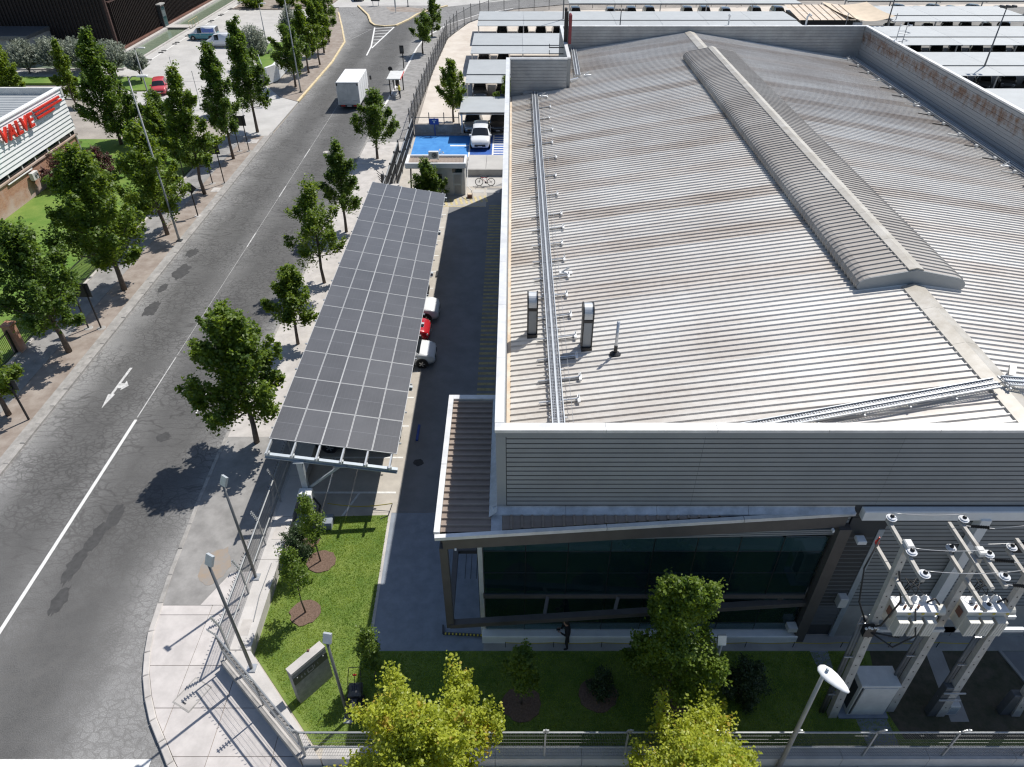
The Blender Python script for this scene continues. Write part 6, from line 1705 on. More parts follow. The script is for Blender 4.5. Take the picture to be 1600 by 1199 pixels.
fr_ = [(-.53,0,.34),(-.36,0,.78),(.22,0,.82),(.53,0,.34),(.05,0,.30)]
for x in (-.53,.53):
    w = MB(); w.tube([(x+.335*math.cos(q),0,.345+.335*math.sin(q)) for q in np.linspace(0,2*math.pi,25)], .03, 6, cap=False); w.build('wheel', RUBBER, Bk, True, False)
    s = MB()
    for k in range(9):
        q = 2*math.pi*k/9; s.bar((x,0,.345),(x+.32*math.cos(q),0,.345+.32*math.sin(q)),.007,.007,up=(0,1,0))
    s.lathe([(.05,-.03),(.05,.03)], (x,0,.345), 8, axis='y'); s.build('spokes', DARKG, Bk, False, False)
m = MB(); m.tube([(-.36,0,.80),(.05,0,.30),(.20,0,.78)], .026, 6).tube([(-.35,0,.74),(.18,0,.72)], .024, 6).tube([(.05,0,.30),(.53,0,.345),(.19,0,.70)], .016, 6)
m.build('frame', P_RED, Bk, True, False)
MB().tube([(-.34,0,.84),(-.53,0,.345)], .022, 6).build('fork', BLACK, Bk, True, False)
MB().tube([(-.40,-.3,.95),(-.38,0,.93),(-.40,.3,.95)], .02, 6).tube([(-.36,0,.8),(-.38,0,.93)], .02, 6).build('handlebar', BLACK, Bk, True, False)
MB().bbox(.10,.36,-.07,.07,.88,.94,.02).build('saddle', BLACK, Bk, world=False); MB().tube([(.2,0,.76),(.23,0,.9)], .018, 6).build('seat_post', BLACK, Bk, True, False)
MB().lathe([(.09,-.04),(.09,.04)], (.05,0,.30), 12, axis='y').build('chain_ring', BLACK, Bk, False, False); MB().bar((.05,-.06,.30),(.17,-.09,.18),.03,.03).bar((.05,.06,.30),(-.07,.09,.42),.03,.03).build('pedal_crank', BLACK, Bk, world=False)
# warning tapes
MB().bar((-2.75,15.99,.16),(-1.2,15.9,.16),.07,.09).bar((-2.75,15.99,.16),(-2.78,16.35,.16),.07,.09).build('hazard_kerb', DARKG)['label'] = 'low dark kerb with yellow stripes under the canopy corner'
hk = bpy.data.objects['hazard_kerb']; hk['category'] = 'kerb'
for k in range(11): MB().bar((-2.68+k*.14,15.95-.008*k,.208),(-2.62+k*.14,15.95-.008*k,.208),.09,.008).build('hazard_stripe', YTAPE, hk)
t = thing('barrier_tape', 'thin yellow barrier tape strung low along the front lawn edge', 'tape', (5,15.4,.1))
for i in range(10):
    x = -.3+i*1.85
    m = MB(); pts = [(x+1.85*u/6, 15.42, .42-.05*math.sin(math.pi*u/6)) for u in range(7)]
    for p, q in zip(pts[:-1], pts[1:]): m.bar(p, q, .008, .045)
    m.build('tape_length', YTAPE, t); MB().box(x-.012,x+.012,15.41,15.43,.1,.46).build('tape_stake', DARKG, t)
t = thing('barrier_tape', 'yellow tape sagging across the apron at the lawn edge', 'tape', (-6.5,22.4,.1))
m = MB(); pts = [(-8.6+3.0*u/8, 22.55, .45-.2*math.sin(math.pi*u/8)) for u in range(9)]
for p, q in zip(pts[:-1], pts[1:]): m.bar(p, q, .01, .05)
m.build('tape_length', YTAPE, t); MB().tube([(-5.6,22.55,.45),(-5.75,22.1,.15),(-6.1,21.9,.13)], .02, 5).build('tape_stake', DARKG, t)

# ================================================================== TRANSFORMER POLES
def precast(label, base, top, conduit=True):
    t = thing('power_pole', label, 'power pole', (base[0], base[1], .1))
    b = Vector((base[0], base[1], .1)); q = Vector(top); d = (q-b)
    m = MB(); n_ = 8
    for i in range(n_):
        u0, u1 = i/n_, (i+1)/n_
        p0, p1 = b+d*u0, b+d*u1
        w0, w1 = .145-.045*u0, .145-.045*u1
        vs = []
        for p, w in ((p0,w0),(p1,w1)): vs += [(p.x-w,p.y-w*.8,p.z),(p.x+w,p.y-w*.8,p.z),(p.x+w,p.y+w*.8,p.z),(p.x-w,p.y+w*.8,p.z)]
        m.add(vs, [(0,1,5,4),(1,2,6,5),(2,3,7,6),(3,0,4,7)] + ([(3,2,1,0)] if i == 0 else []) + ([(4,5,6,7)] if i == n_-1 else []))
    m.build('shaft', PRECAST, t)
    h = MB()
    for i in range(16):
        u = .08+.057*i; p = b+d*u; w = .145-.045*u
        h.box(p.x-.02,p.x+.02,p.y-w*.8-.006,p.y-w*.8+.01,p.z-.025,p.z+.025)
    o = h.build('bolt_holes', BLACK, t); o['kind'] = 'stuff'
    if conduit:
        for k, r_ in ((0,.065),(1,.05)):
            p0 = b+Vector((-.26-.1*k,.12,0)); p1 = b+d*.62+Vector((-.2-.08*k,.12,0))
            MB().tube([tuple(p0), tuple(p1)], r_, 8).build('conduit', POLEG, t, True)
        for u in (.15,.4,.6): p = b+d*u; MB().box(p.x-.42,p.x+.2,p.y-.02,p.y+.02,p.z-.02,p.z+.02).build('strap', GALV, t)
    return t
pA = precast('leftmost precast concrete power pole, its foot left of the white cabinet', (11.35,12.75), (11.05,12.95,9.15))
pB = precast('precast concrete power pole between the two transformers, behind the white cabinet', (13.48,12.98), (13.4,13.1,8.5))
pC = precast('precast concrete power pole with a small meter box at its foot', (15.2,12.8), (15.0,12.9,7.95))
pD = precast('precast concrete power pole at the right photo edge', (17.9,12.8), (17.0,12.9,8.0), False)
MB().bbox(14.75,15.02,12.7,12.95,.1,2.0,.02).build('cable_guard', POLEG, pC)
for z in (1.3,1.75): MB().box(14.7,15.45,12.62,12.66,z,z+.05).build('strap', GALVL, pC)
MB().bbox(17.35,17.7,12.75,13.0,.1,1.4,.02).build('cable_guard', POLEG, pD)
def insulator(p):
    m = MB().lathe([(.03,0),(.03,.08),(.15,.10),(.155,.12),(.10,.14),(.12,.16),(.075,.175)], p, 14)
    return m
def arm(pole, x, y0, y1, z0, z1, ins):
    a = MB().bar((x,y0,z0),(x,y1,z1),.10,.11).build('cross_arm', PRECAST, pole)
    for i, yy in enumerate(ins):
        zz = z0+(z1-z0)*(yy-y0)/(y1-y0)+.055
        insulator((x+.03,yy,zz)).build('insulator', PORC, pole); MB().lathe([(.065,.175),(.06,.21),(.03,.25)], (x+.03,yy,zz), 8).build('insulator_cap', BLACK, pole)
arm(pA, 11.05, 14.1, 11.85, 8.97, 9.05, (14.0,12.72,11.95))
arm(pA, 11.12, 14.15, 11.85, 7.72, 7.92, ())
arm(pB, 13.25, 14.45, 12.0, 8.40, 8.46, ())
arm(pB, 13.58, 14.5, 12.0, 8.44, 8.56, (14.42,13.05,12.25))
arm(pB, 13.35, 14.1, 11.9, 7.55, 7.62, (14.05,11.95))
arm(pC, 15.05, 14.0, 11.8, 7.75, 7.75, (13.92,12.0))
arm(pC, 15.35, 14.2, 12.0, 7.95, 8.0, (13.0,))
MB().bbox(10.98,11.2,12.8,13.1,9.15,9.3,.03).build('pole_cap', OFFW, pA)
MB().bbox(13.32,13.55,13.0,13.3,8.6,8.75,.03).build('pole_cap', OFFW, pB)
W_ = thing('overhead_wires', 'bare overhead wires between the power pole insulators', 'wires', (13.5,13,8))
def sag(p, q, s, r_=.011, mat=WIRE, nm='wire'):
    p, q = Vector(p), Vector(q)
    pts = [tuple(p+(q-p)*u-Vector((0,0,s*4*u*(1-u)))) for u in np.linspace(0,1,9)]
    MB().tube(pts, r_, 5).build(nm, mat, W_, True)
sag((11.08,14.0,9.35),(13.6,14.42,8.85),.08); sag((11.08,12.72,9.35),(13.4,13.05,8.85),.08); sag((11.08,11.95,9.35),(13.6,12.25,8.9),.08)
sag((13.38,14.05,7.95),(15.1,13.92,8.1),.05); sag((13.6,12.25,8.9),(15.4,13.0,8.3),.06)
for y, z in ((14.3,8.45),(13.0,8.5),(12.1,8.55)):
    sag((14.5,y-.1,z-.02),(24,y+.4,z+1.2),.1)
    MB().tube([(13.65,y,z),(14.5,y-.1,z-.02)], .012, 5).build('strain_wire', WIRE, W_)
    m = MB()
    for k in range(11): m.lathe([(.025,0),(.055,.02),(.025,.04)], (13.82+k*.048, y-.02-.005*k, z), 8, axis='x')
    m.build('strain_insulator', BLACK, W_)
def transformer(label, x, y, zt):
    t = thing('transformer', label, 'transformer', (x, y, zt-.95))
    w, d = 1.2, .52
    MB().bbox(x,x+w,y,y+d,zt-.95,zt-.03,.02).build('tank', TRAFO, t)
    MB().bbox(x-.03,x+w+.03,y-.03,y+d+.03,zt-.03,zt,.01).build('lid', WHITEP, t)
    for k in range(3):
        r_ = MB()
        for f in range(4): r_.box(x+.04+k*.41+f*.078,x+.085+k*.41+f*.078,y-.26,y-.002,zt-.9,zt-.25)
        r_.box(x+.03+k*.41,x+.34+k*.41,y-.25,y-.01,zt-.29,zt-.24); r_.box(x+.03+k*.41,x+.34+k*.41,y-.25,y-.22,zt-.9,zt-.29)
        r_.build('radiator', TRAFO, t)
    for k in range(3):
        MB().lathe([(.05,0),(.05,.06),(.085,.08),(.05,.12),(.085,.15),(.05,.19),(.075,.22),(.03,.3)], (x+.3+k*.3,y+.36,zt), 10).build('bushing', PORC, t)
        MB().lathe([(.035,0),(.03,.14)], (x+.25+k*.2,y+.12,zt), 8).build('bushing', RUSTEDGE, t)
    MB().tube([(x+.15,y+.25,zt+.02),(x+.2,y+.25,zt+.06),(x+.25,y+.25,zt+.02)], .015, 5).build('lifting_eye', BLACK, t)
    MB().tube([(x+w+.08,y+.3,zt-.35),(x+w+.42,y+.3,zt-.35)], .17, 14).build('oil_tank', TRAFO, t)
    MB().tube([(x+w-.2,y+.3,zt+.02),(x+w+.0,y+.32,zt+.18),(x+w+.22,y+.3,zt-.1)], .03, 6).build('oil_pipe', BLACK, t, True)
    MB().box(x-.05,x-.031,y+.12,y+.36,zt-.5,zt-.2).build('rating_plate', RUSTEDGE, t)
    for k in range(3): MB().box(x+.37+k*.41-.05,x+.40+k*.41,y-.04,y-.032,zt-.12,zt-.04).build('warning_tag', YTAPE, t)
    MB().bar((x-.35,y+.05,zt-1.02),(x+w+.9,y+.05,zt-1.02),.1,.14).bar((x-.35,y+.5,zt-1.02),(x+w+.9,y+.5,zt-1.02),.1,.14).build('platform_beam', STEELBL, t)
    for k in range(5):
        a0 = (x+.3+(k%3)*.3,y+.36,zt+.3); a1 = (x+.2+k*.16,y+.75,zt+.5+.1*(k%2)); a2 = (x+.5+(k*.23)%.7,y+.95,zt+.15)
        MB().tube([a0, a1, a2, (x+.6,y+.9,zt-.3)], .014, 5).build('lead_cable', CABLE, t, True)
transformer('left pole mounted transformer with three grey radiators', 11.5, 12.58, 6.6)
transformer('right pole mounted transformer with three grey radiators', 13.62, 12.58, 6.6)
Cb = thing('cable_loops', 'black cable loops hanging on the leftmost power pole', 'cables', (11,12.8,7))
for pts in ([(11.12,14.1,8.05),(10.75,13.7,7.2),(10.7,13.2,6.2),(10.95,12.9,5.6)], [(11.1,12.8,8.2),(11.35,12.5,7.2),(11.15,12.5,6.0),(10.95,12.7,5.55)], [(10.95,12.6,5.55),(11.6,12.2,5.3),(12.1,12.2,5.9),(12.0,12.6,6.7)], [(11.0,12.6,5.5),(11.8,12.4,5.5),(12.4,12.9,5.6)]):
    MB().tube(pts, .028, 6).build('cable', CABLE, Cb, True)
MB().bbox(10.82,11.15,12.55,12.75,5.3,5.75,.04).build('cable_head', BLACK, Cb)
for k in range(5): MB().lathe([(.03,0),(.045,.03),(.03,.06)], (10.8+.09*k,12.55,5.72+.04*(k%2)), 8).build('clamp', OFFW, Cb)
MB().lathe([(.05,0),(.07,.03),(.05,.06),(.07,.09),(.04,.14),(.02,.3)], (11.12,14.15,7.8), 8).build('surge_arrester', REDL, Cb)
t = thing('switch_cabinet', 'big white steel cabinet at the foot of the power poles', 'cabinet', (12.5,13.1,.1))
MB().bbox(11.85,13.15,12.72,13.45,.2,2.05,.02).build('cabinet_body', OFFW, t); MB().bbox(11.83,13.18,12.70,13.47,2.05,2.13,.02).build('cabinet_lid', OFFW, t)
MB().box(11.97,13.1,12.695,12.72,.3,1.98).build('cabinet_door', OFFW, t); MB().box(11.89,11.93,12.69,12.72,.3,1.98).build('door_edge', SIDDARK, t)
MB().box(11.84,11.85,12.85,13.3,.4,1.8).build('side_vent', SIDDARK, t); MB().box(11.55,13.3,12.6,13.6,.1,.2).build('plinth', BLUEPAV, t)
t = thing('meter_box', 'small pale meter box on the ground by the power pole with guard', 'meter box', (15.7,12.9,.1))
MB().bbox(15.42,15.78,12.75,13.05,.1,.7,.02).build('box', OFFW, t); MB().box(15.46,15.74,12.74,12.75,.2,.6).build('box_door', STEELBL, t)
MB().tube([(15.5,13.0,.7),(15.6,13.4,1.1),(15.65,13.6,1.0)], .02, 5).build('cable_stub', GALV, t)
# ================================================================== PEOPLE
def person(label, loc, rz, top, trousers, skin, hair, joints, radii, edges, scale=1.0):
    t = thing('person', label, 'person', loc, rz)
    me = bpy.data.meshes.new('body'); me.from_pydata(joints, edges, [])
    o = put('body', me, t)
    sk = o.modifiers.new('skin', 'SKIN'); sk.use_smooth_shade = True
    for i, r_ in enumerate(radii): me.skin_vertices[0].data[i].radius = r_ if hasattr(r_, '__len__') else (r_, r_)
    me.skin_vertices[0].data[0].use_root = True
    ss = o.modifiers.new('sub', 'SUBSURF'); ss.levels = 2; ss.render_levels = 2
    dg = bpy.context.evaluated_depsgraph_get(); dg.update()
    m2 = bpy.data.meshes.new_from_object(o.evaluated_get(dg)); o.modifiers.clear(); o.data = m2
    for m in (top, trousers, skin): m2.materials.append(m)
    return t, o, m2
def paint_body(m2, fn):
    for p in m2.polygons: p.material_index = fn(p.center); p.use_smooth = True
SKIN = M('skin', (.42,.24,.17), .55); HAIR = M('dark_hair', (.012,.010,.009), .6); CLOTH_B = M('black_clothes', (.014,.014,.017), .85); CLOTH_Y = M('yellow_top', (.62,.55,.08), .8); CLOTH_N = M('dark_navy_trousers', (.025,.03,.045), .85)
J = [(0,0,.95),(0,0,1.12),(.03,0,1.35),(.05,0,1.46),(.09,0,1.52),(.12,0,1.63),(.11,0,1.72),   # pelvis .. crown
     (0,.10,.90),(.04,.11,.50),(-.02,.12,.09),(.13,.13,.045),(0,-.10,.90),(-.03,-.11,.50),(-.07,-.12,.09),(.08,-.13,.045),
     (.03,.20,1.40),(.03,.27,1.13),(.24,.12,1.11),(.31,.065,1.14),(.03,-.20,1.40),(.03,-.27,1.13),(.24,-.12,1.11),(.31,-.065,1.14)]
RD = [(.14,.105),(.135,.10),(.155,.11),(.07,.07),(.055,.055),(.088,.078),(.07,.066),.085,.062,.042,.035,.085,.062,.042,.035,.062,.046,.036,.030,.062,.046,.036,.030]
ED = [(0,1),(1,2),(2,3),(3,4),(4,5),(5,6),(0,7),(7,8),(8,9),(9,10),(0,11),(11,12),(12,13),(13,14),(2,15),(15,16),(16,17),(17,18),(2,19),(19,20),(20,21),(21,22)]
def finish(t, m2, hairmat):
    paint_body(m2, lambda c: 2 if (c.z > 1.49 or (c.x > .27 and .95 < c.z < 1.25)) else (0 if c.z > .93 or abs(c.y) > .17 and c.z > .95 else 1))
    h = MB()
    for i in range(7):
        a = math.pi*i/6*.62
        for j in range(12):
            q = 2*math.pi*j/12
            h.v.append((.100-.012+.098*math.sin(a)*math.cos(q)-(.02 if i > 2 else 0), .088*math.sin(a)*math.sin(q), 1.665+.112*math.cos(a)-(.05 if math.cos(q) < -.2 and i > 3 else 0)))
    for i in range(6):
        for j in range(12): h.f.append((i*12+j,(i+1)*12+j,(i+1)*12+(j+1)%12,i*12+(j+1)%12)); h.k.append(0)
    h.build('hair', hairmat, t, True, False)
    for s in (-1,1):
        MB().lathe([(.004,0),(.012,.004),(.004,.008)], (.198,s*.032,1.645), 6, axis='x').build('eye', BLACK, t, world=False)
        MB().bbox(.095,.125,s*.092-.01,s*.092+.01,1.61,1.67,.008).build('ear', SKIN, t, world=False)
    MB().add([(.195,-.014,1.60),(.195,.014,1.60),(.200,0,1.645),(.222,0,1.605)], [(0,1,3),(1,2,3),(2,0,3),(0,2,1)]).build('nose', SKIN, t, world=False)
    MB().box(.190,.199,-.022,.022,1.575,1.583).build('mouth', RUSTEDGE, t, world=False)
    for s in (-1, 1):
        bx, by, bz = (.31,.065,1.14) if s > 0 else (.31,-.065,1.14)
        for k in range(4):
            yy = by+(k-1.5)*.019; l = (.07,.08,.076,.06)[k]
            MB().tube([(bx+.01,yy,bz),(bx+.01+l*.55,yy,bz+.008),(bx+.01+l*.9,yy,bz+.035)], [.0095,.009,.007], 6).build('finger', SKIN, t, True, False)
        MB().tube([(bx-.02,by-s*.03,bz+.005),(bx+.02,by-s*.055,bz+.02),(bx+.05,by-s*.05,bz+.03)], [.012,.010,.008], 6).build('thumb', SKIN, t, True, False)
pt, po, pm_ = person('person in black clothes looking at a phone on the walkway before the glass front', (2.06,15.42,.11), R(180), CLOTH_B, CLOTH_B, SKIN, HAIR, J, RD, ED)
finish(pt, pm_, HAIR)
tag(MB().bbox(1.62,1.77,15.38,15.46,1.285,1.297,.003).build('phone', BLACK), 'black phone held by the person in black clothes', 'phone')
pt, po, pm_ = person('person in a yellow top beside the bus shelter bench', (-13.35,87.0,.12), R(200), CLOTH_Y, CLOTH_N, SKIN, HAIR, J, RD, ED)
finish(pt, pm_, HAIR)
# ================================================================== TREES AND PLANTS
def leaf_cloud(name, centres, dirs, sig, nper, size, mat, g, up=.55, aspect=.75, spread=(1,1,.9)):
    """many small bent leaves gathered in clumps round the twig ends"""
    C_ = np.repeat(np.asarray(centres), nper, axis=0); D_ = np.repeat(np.asarray(dirs), nper, axis=0)
    n = len(C_)
    S_ = np.repeat(np.asarray(sig), nper)
    off = np.clip(g.normal(0, 1, (n, 3)), -1.7, 1.7) * S_[:, None] * np.array(spread)
    along = g.uniform(-.9, 1.5, n)
    pos = C_ + off*(.98-.42*(along+.9)/2.4)[:, None] + D_*(along*S_*1.75)[:, None]
    nrm = g.normal(0, 1, (n, 3)); nrm[:, 2] = np.abs(nrm[:, 2]) + up; nrm += D_*.3
    nrm /= np.linalg.norm(nrm, axis=1)[:, None]
    t = g.normal(0, 1, (n, 3)); t -= nrm*(t*nrm).sum(1)[:, None]; t /= np.linalg.norm(t, axis=1)[:, None]
    b = np.cross(nrm, t)
    sz = size*g.uniform(.6, 1.35, n)
    V = np.empty((n, 4, 3))
    V[:, 0] = pos - t*sz[:, None]*.5
    V[:, 1] = pos + b*(sz*aspect*.5)[:, None] + nrm*(sz*.12)[:, None]
    V[:, 2] = pos + t*sz[:, None]*.55 - nrm*(sz*.15)[:, None]
    V[:, 3] = pos - b*(sz*aspect*.5)[:, None] + nrm*(sz*.12)[:, None]
    me = bpy.data.meshes.new(name)
    me.vertices.add(n*4); me.vertices.foreach_set('co', V.ravel())
    me.loops.add(n*4); me.loops.foreach_set('vertex_index', np.arange(n*4, dtype=np.int32))
    me.polygons.add(n); me.polygons.foreach_set('loop_start', np.arange(0, n*4, 4, dtype=np.int32))
    me.materials.append(mat); me.update(); me.validate()
    return me

def tree(name, label, x, y, h, w, mat, seed, base=.28, shape='ovate', nclump=70, nper=95, leaf=.19, cat='tree', z=.11, trunk=.12, dx=0.0, bark=None, group=None, fork=False, lobes=0):
    g = np.random.default_rng(seed)
    t = thing(name, label, cat, (x, y, z), 0, group)
    zb = h*base; ch = h-zb; R_ = w/2
    # a handful of leading limbs give the outline its bumps and points
    prof = {'ovate': lambda u: math.sin(math.pi*min(1, (u*.92+.10))**.78)**.75,
            'cone': lambda u: (1-u)**.62*min(1, .5+u*3.2),
            'round': lambda u: math.sqrt(max(0, 1-(2*u-1)**2))*.98+.05,
            'spire': lambda u: (1-u)**.8*min(1, .55+u*3)}[shape]
    limbs = []
    nl = lobes or max(9, int(w*3.6)); nclump = int(nclump*1.7); nper = int(nper*.78); leaf = leaf*.78
    for i in range(nl):
        u = (i+.5)/nl
        a = i*2.399963+g.uniform(-.5, .5)
        r_ = R_*prof(u)*g.uniform(.70, 1.15)
        limbs.append(((r_*math.cos(a), r_*math.sin(a), zb+ch*(u*.86+.04)), a))
    limbs.append(((g.normal(0,.1), g.normal(0,.1), h-.25), 0))
    if fork: limbs.append(((R_*.35, -R_*.1, h*.93), 0)); limbs.append(((-R_*.3, R_*.2, h*.9), 0))
    cen, dirs, sig = [], [], []
    per = max(3, nclump//len(limbs))
    tips = []
    for (lx, ly, lz), a in limbs:
        tip = np.array([lx, ly, lz]); root = np.array([0, 0, max(zb*.9, lz-.55*math.hypot(lx, ly)-.25*ch*.5)])
        tips.append((root, tip))
        dv = tip-root; dl = np.linalg.norm(dv)+1e-6; dv = dv/dl
        dv = dv*.6+np.array([0,0,.62]); dv /= np.linalg.norm(dv)
        for k in range(per):
            f = 1-abs(g.normal(0, .30)); f = max(.22, f)
            p = root+(tip-root)*f + g.normal(0, .13*w*.35+.06, 3)*(1.2-f*.5)
            dk = dv + g.normal(0, .28, 3); dk /= np.linalg.norm(dk)
            cen.append(p); dirs.append(dk); sig.append(g.uniform(.14, .26)*(.50+.13*w)*(1.0 if f < .8 else .66))
    # inner filling so that the crown is dense but not solid
    for k in range(nclump//5):
        u = g.uniform(.12, .8); a = g.uniform(0, 2*math.pi); r_ = R_*prof(u)*g.uniform(.0, .5)
        cen.append(np.array([r_*math.cos(a), r_*math.sin(a), zb+ch*u])); dirs.append(np.array([0,0,1.])); sig.append(.28*(.55+.14*w))
    cen = np.array(cen); cen[:, 0] += dx*np.clip((cen[:, 2]-zb)/ch+.3, 0, 1)
    me = leaf_cloud('crown', cen, dirs, sig, nper, leaf, mat, g)
    put('crown', me, t)
    m = MB()
    bend = [(0,0,0),(g.normal(0,.04),g.normal(0,.04),zb*.5),(dx*.3+g.normal(0,.06),g.normal(0,.06),zb*1.05),(dx*.7,g.normal(0,.1),zb+ch*.45),(dx,g.normal(0,.1),zb+ch*.86)]
    m.tube(bend, [trunk*1.25,trunk,trunk*.85,trunk*.45,trunk*.15], 8)
    for root, tip in tips:
        r0 = (root[0]+dx*.4, root[1], root[2]); mid = (root+tip)/2+np.array([dx*.6,0,-.06*w])
        m.tube([r0, tuple(mid), (tip[0]+dx, tip[1], tip[2])], [trunk*.38,trunk*.22,trunk*.07], 5, cap=False)
    m.build('trunk', bark or BARK, t, True, False)
    return t

# right hand pavement, from the nearest
tree('street_tree', 'largest kerb tree on the right pavement, its shadow across the road', -13.25,27.1,8.0,4.7,LEAF_A,11,.30,'ovate',130,115,.22,trunk=.13,dx=.15,fork=True,group='street trees along the right pavement')
tree('street_tree', 'small tree on the right pavement beside the middle of the solar carport', -13.25,36.0,5.3,2.95,LEAF_C,12,.36,'ovate',72,90,.19,trunk=.09,dx=.2,group='street trees along the right pavement')
tree('street_tree', 'airy tall tree on the right pavement beside the upper solar carport', -13.2,43.5,7.2,3.9,LEAF_C,13,.32,'ovate',80,78,.19,trunk=.10,dx=.1,group='street trees along the right pavement')
tree('street_tree', 'dark pointed tree on the right pavement at the carport far corner', -13.15,51.5,6.9,3.3,LEAF_B,14,.30,'ovate',90,85,.20,trunk=.10,dx=.2,group='street trees along the right pavement')
tree('street_tree', 'dark round tree on the right pavement before the bus shelter', -13.1,67.4,6.2,3.9,LEAF_B,15,.34,'ovate',95,85,.22,trunk=.11,dx=.3,group='street trees along the right pavement')
tree('street_tree', 'nearer of two dark trees on the far right pavement', -12.85,108.5,5.2,3.4,LEAF_B,16,.36,'round',60,70,.26,trunk=.10,dx=.3,group='street trees along the right pavement')
tree('street_tree', 'farther of two dark trees at the pavement curve', -12.5,119,5.6,3.1,LEAF_B,17,.2,'ovate',60,70,.26,trunk=.10,dx=.3,group='street trees along the right pavement')
tree('yard_tree', 'tree on the gravel beside the first shade roof', -6.5,78.4,6.1,3.4,LEAF_A,18,.30,'ovate',85,85,.22,trunk=.10)
tree('yard_tree', 'tree half hidden behind the roof notch corner', -.75,79,4.6,2.3,LEAF_A,19,.2,'ovate',50,80,.22,trunk=.08)
tree('yard_tree', 'dark bushy tree in front of the gatehouse', -7.1,57.1,3.5,3.3,LEAF_B,20,.10,'cone',80,90,.19,trunk=.09)
# left verge, from the nearest
LG = 'street trees along the left verge'
tree('street_tree', 'leafy tree cut by the left photo edge beside a black post', -27.3,29.3,5.0,3.2,LEAF_A,31,.30,'ovate',80,90,.20,trunk=.12,group=LG)
tree('street_tree', 'broad tree on the left verge beside the brick pillar', -26.95,35.2,8.2,5.2,LEAF_B,32,.30,'ovate',120,100,.22,trunk=.15,dx=-.2,fork=True,group=LG)
tree('street_tree', 'very wide two stemmed tree on the left verge, its shade over the path', -26.8,42.6,9.7,6.2,LEAF_A,33,.24,'ovate',160,105,.24,trunk=.16,dx=-.1,fork=True,group=LG)
tree('street_tree', 'bright tree standing behind the tall near street light', -27.1,51.1,8.4,5.4,LEAF_C,34,.28,'ovate',110,95,.24,trunk=.14,group=LG)
tree('street_tree', 'tall pointed tree on the verge behind the diamond sign', -26.9,59.0,10.2,4.8,LEAF_A,35,.26,'cone',110,95,.24,trunk=.14,group=LG)
tree('street_tree', 'slim tall tree on the verge before the driveway mouth', -27.0,67.4,10.2,4.1,LEAF_B,36,.26,'cone',100,90,.24,trunk=.13,group=LG)
tree('street_tree', 'full dark tree at the far side of the driveway mouth', -26.9,75.2,10.6,5.2,LEAF_B,37,.26,'cone',120,90,.26,trunk=.14,group=LG)
tree('street_tree', 'dark tree just left of the upper street light', -26.95,92,6.7,4.8,LEAF_B,38,.32,'round',90,85,.26,trunk=.12,group=LG)
tree('street_tree', 'bright tree next beyond the upper street light', -26.8,98.4,7.8,3.8,LEAF_C,39,.30,'cone',80,80,.26,trunk=.11,group=LG)
tree('street_tree', 'third small tree beyond the upper street light', -26.2,102.5,7.6,3.2,LEAF_A,40,.30,'ovate',70,75,.26,trunk=.10,group=LG)
tree('street_tree', 'fourth tree beyond the upper street light, at the kerb bend', -27.0,109,8.2,3.8,LEAF_A,41,.26,'cone',75,75,.28,trunk=.11,group=LG)
tree('street_tree', 'last tree of the left verge at the top of the road', -27.6,115.5,8.8,4.2,LEAF_B,42,.26,'cone',80,75,.28,trunk=.11,group=LG)
# behind the brick workshop and on the plaza
tree('garden_tree', 'large dark tree shading the corner of the brick workshop', -39.6,71.5,10.4,6.4,LEAF_B,51,.12,'cone',150,100,.27,trunk=.16)
tree('garden_tree', 'narrow bright tree beyond the workshop roof edge', -57.2,84.5,6.8,4.0,LEAF_C,52,.1,'cone',80,90,.26,trunk=.12)
tree('garden_tree', 'low bright tree at the left edge beyond the workshop roof', -62.5,81,4.4,4.5,LEAF_C,53,.05,'round',70,80,.26,trunk=.12)
tree('garden_tree', 'slim bright tree between the workshop roof and the olive trees', -50.2,84.0,7.0,3.2,LEAF_C,54,.1,'cone',70,80,.26,trunk=.1)
tree('garden_tree', 'mid green tree between workshop wall and verge', -33.0,66.0,5.4,3.8,LEAF_A,56,.12,'ovate',95,90,.24,trunk=.12)
tree('garden_tree', 'dense tree at the far end of the workshop lawn', -35.0,71.5,5.0,4.4,LEAF_B,57,.08,'round',90,90,.24,trunk=.12)
tree('flower_shrub', 'pink flowering shrub against the brick wall', -39.6,60.8,2.9,3.4,LEAF_P,58,.02,'round',70,90,.17,cat='shrub',trunk=.06)
tree('flower_shrub', 'pink flowering shrub on the lawn behind the wide tree', -37.0,62.2,2.8,3.2,LEAF_P,59,.02,'round',60,90,.17,cat='shrub',trunk=.06)
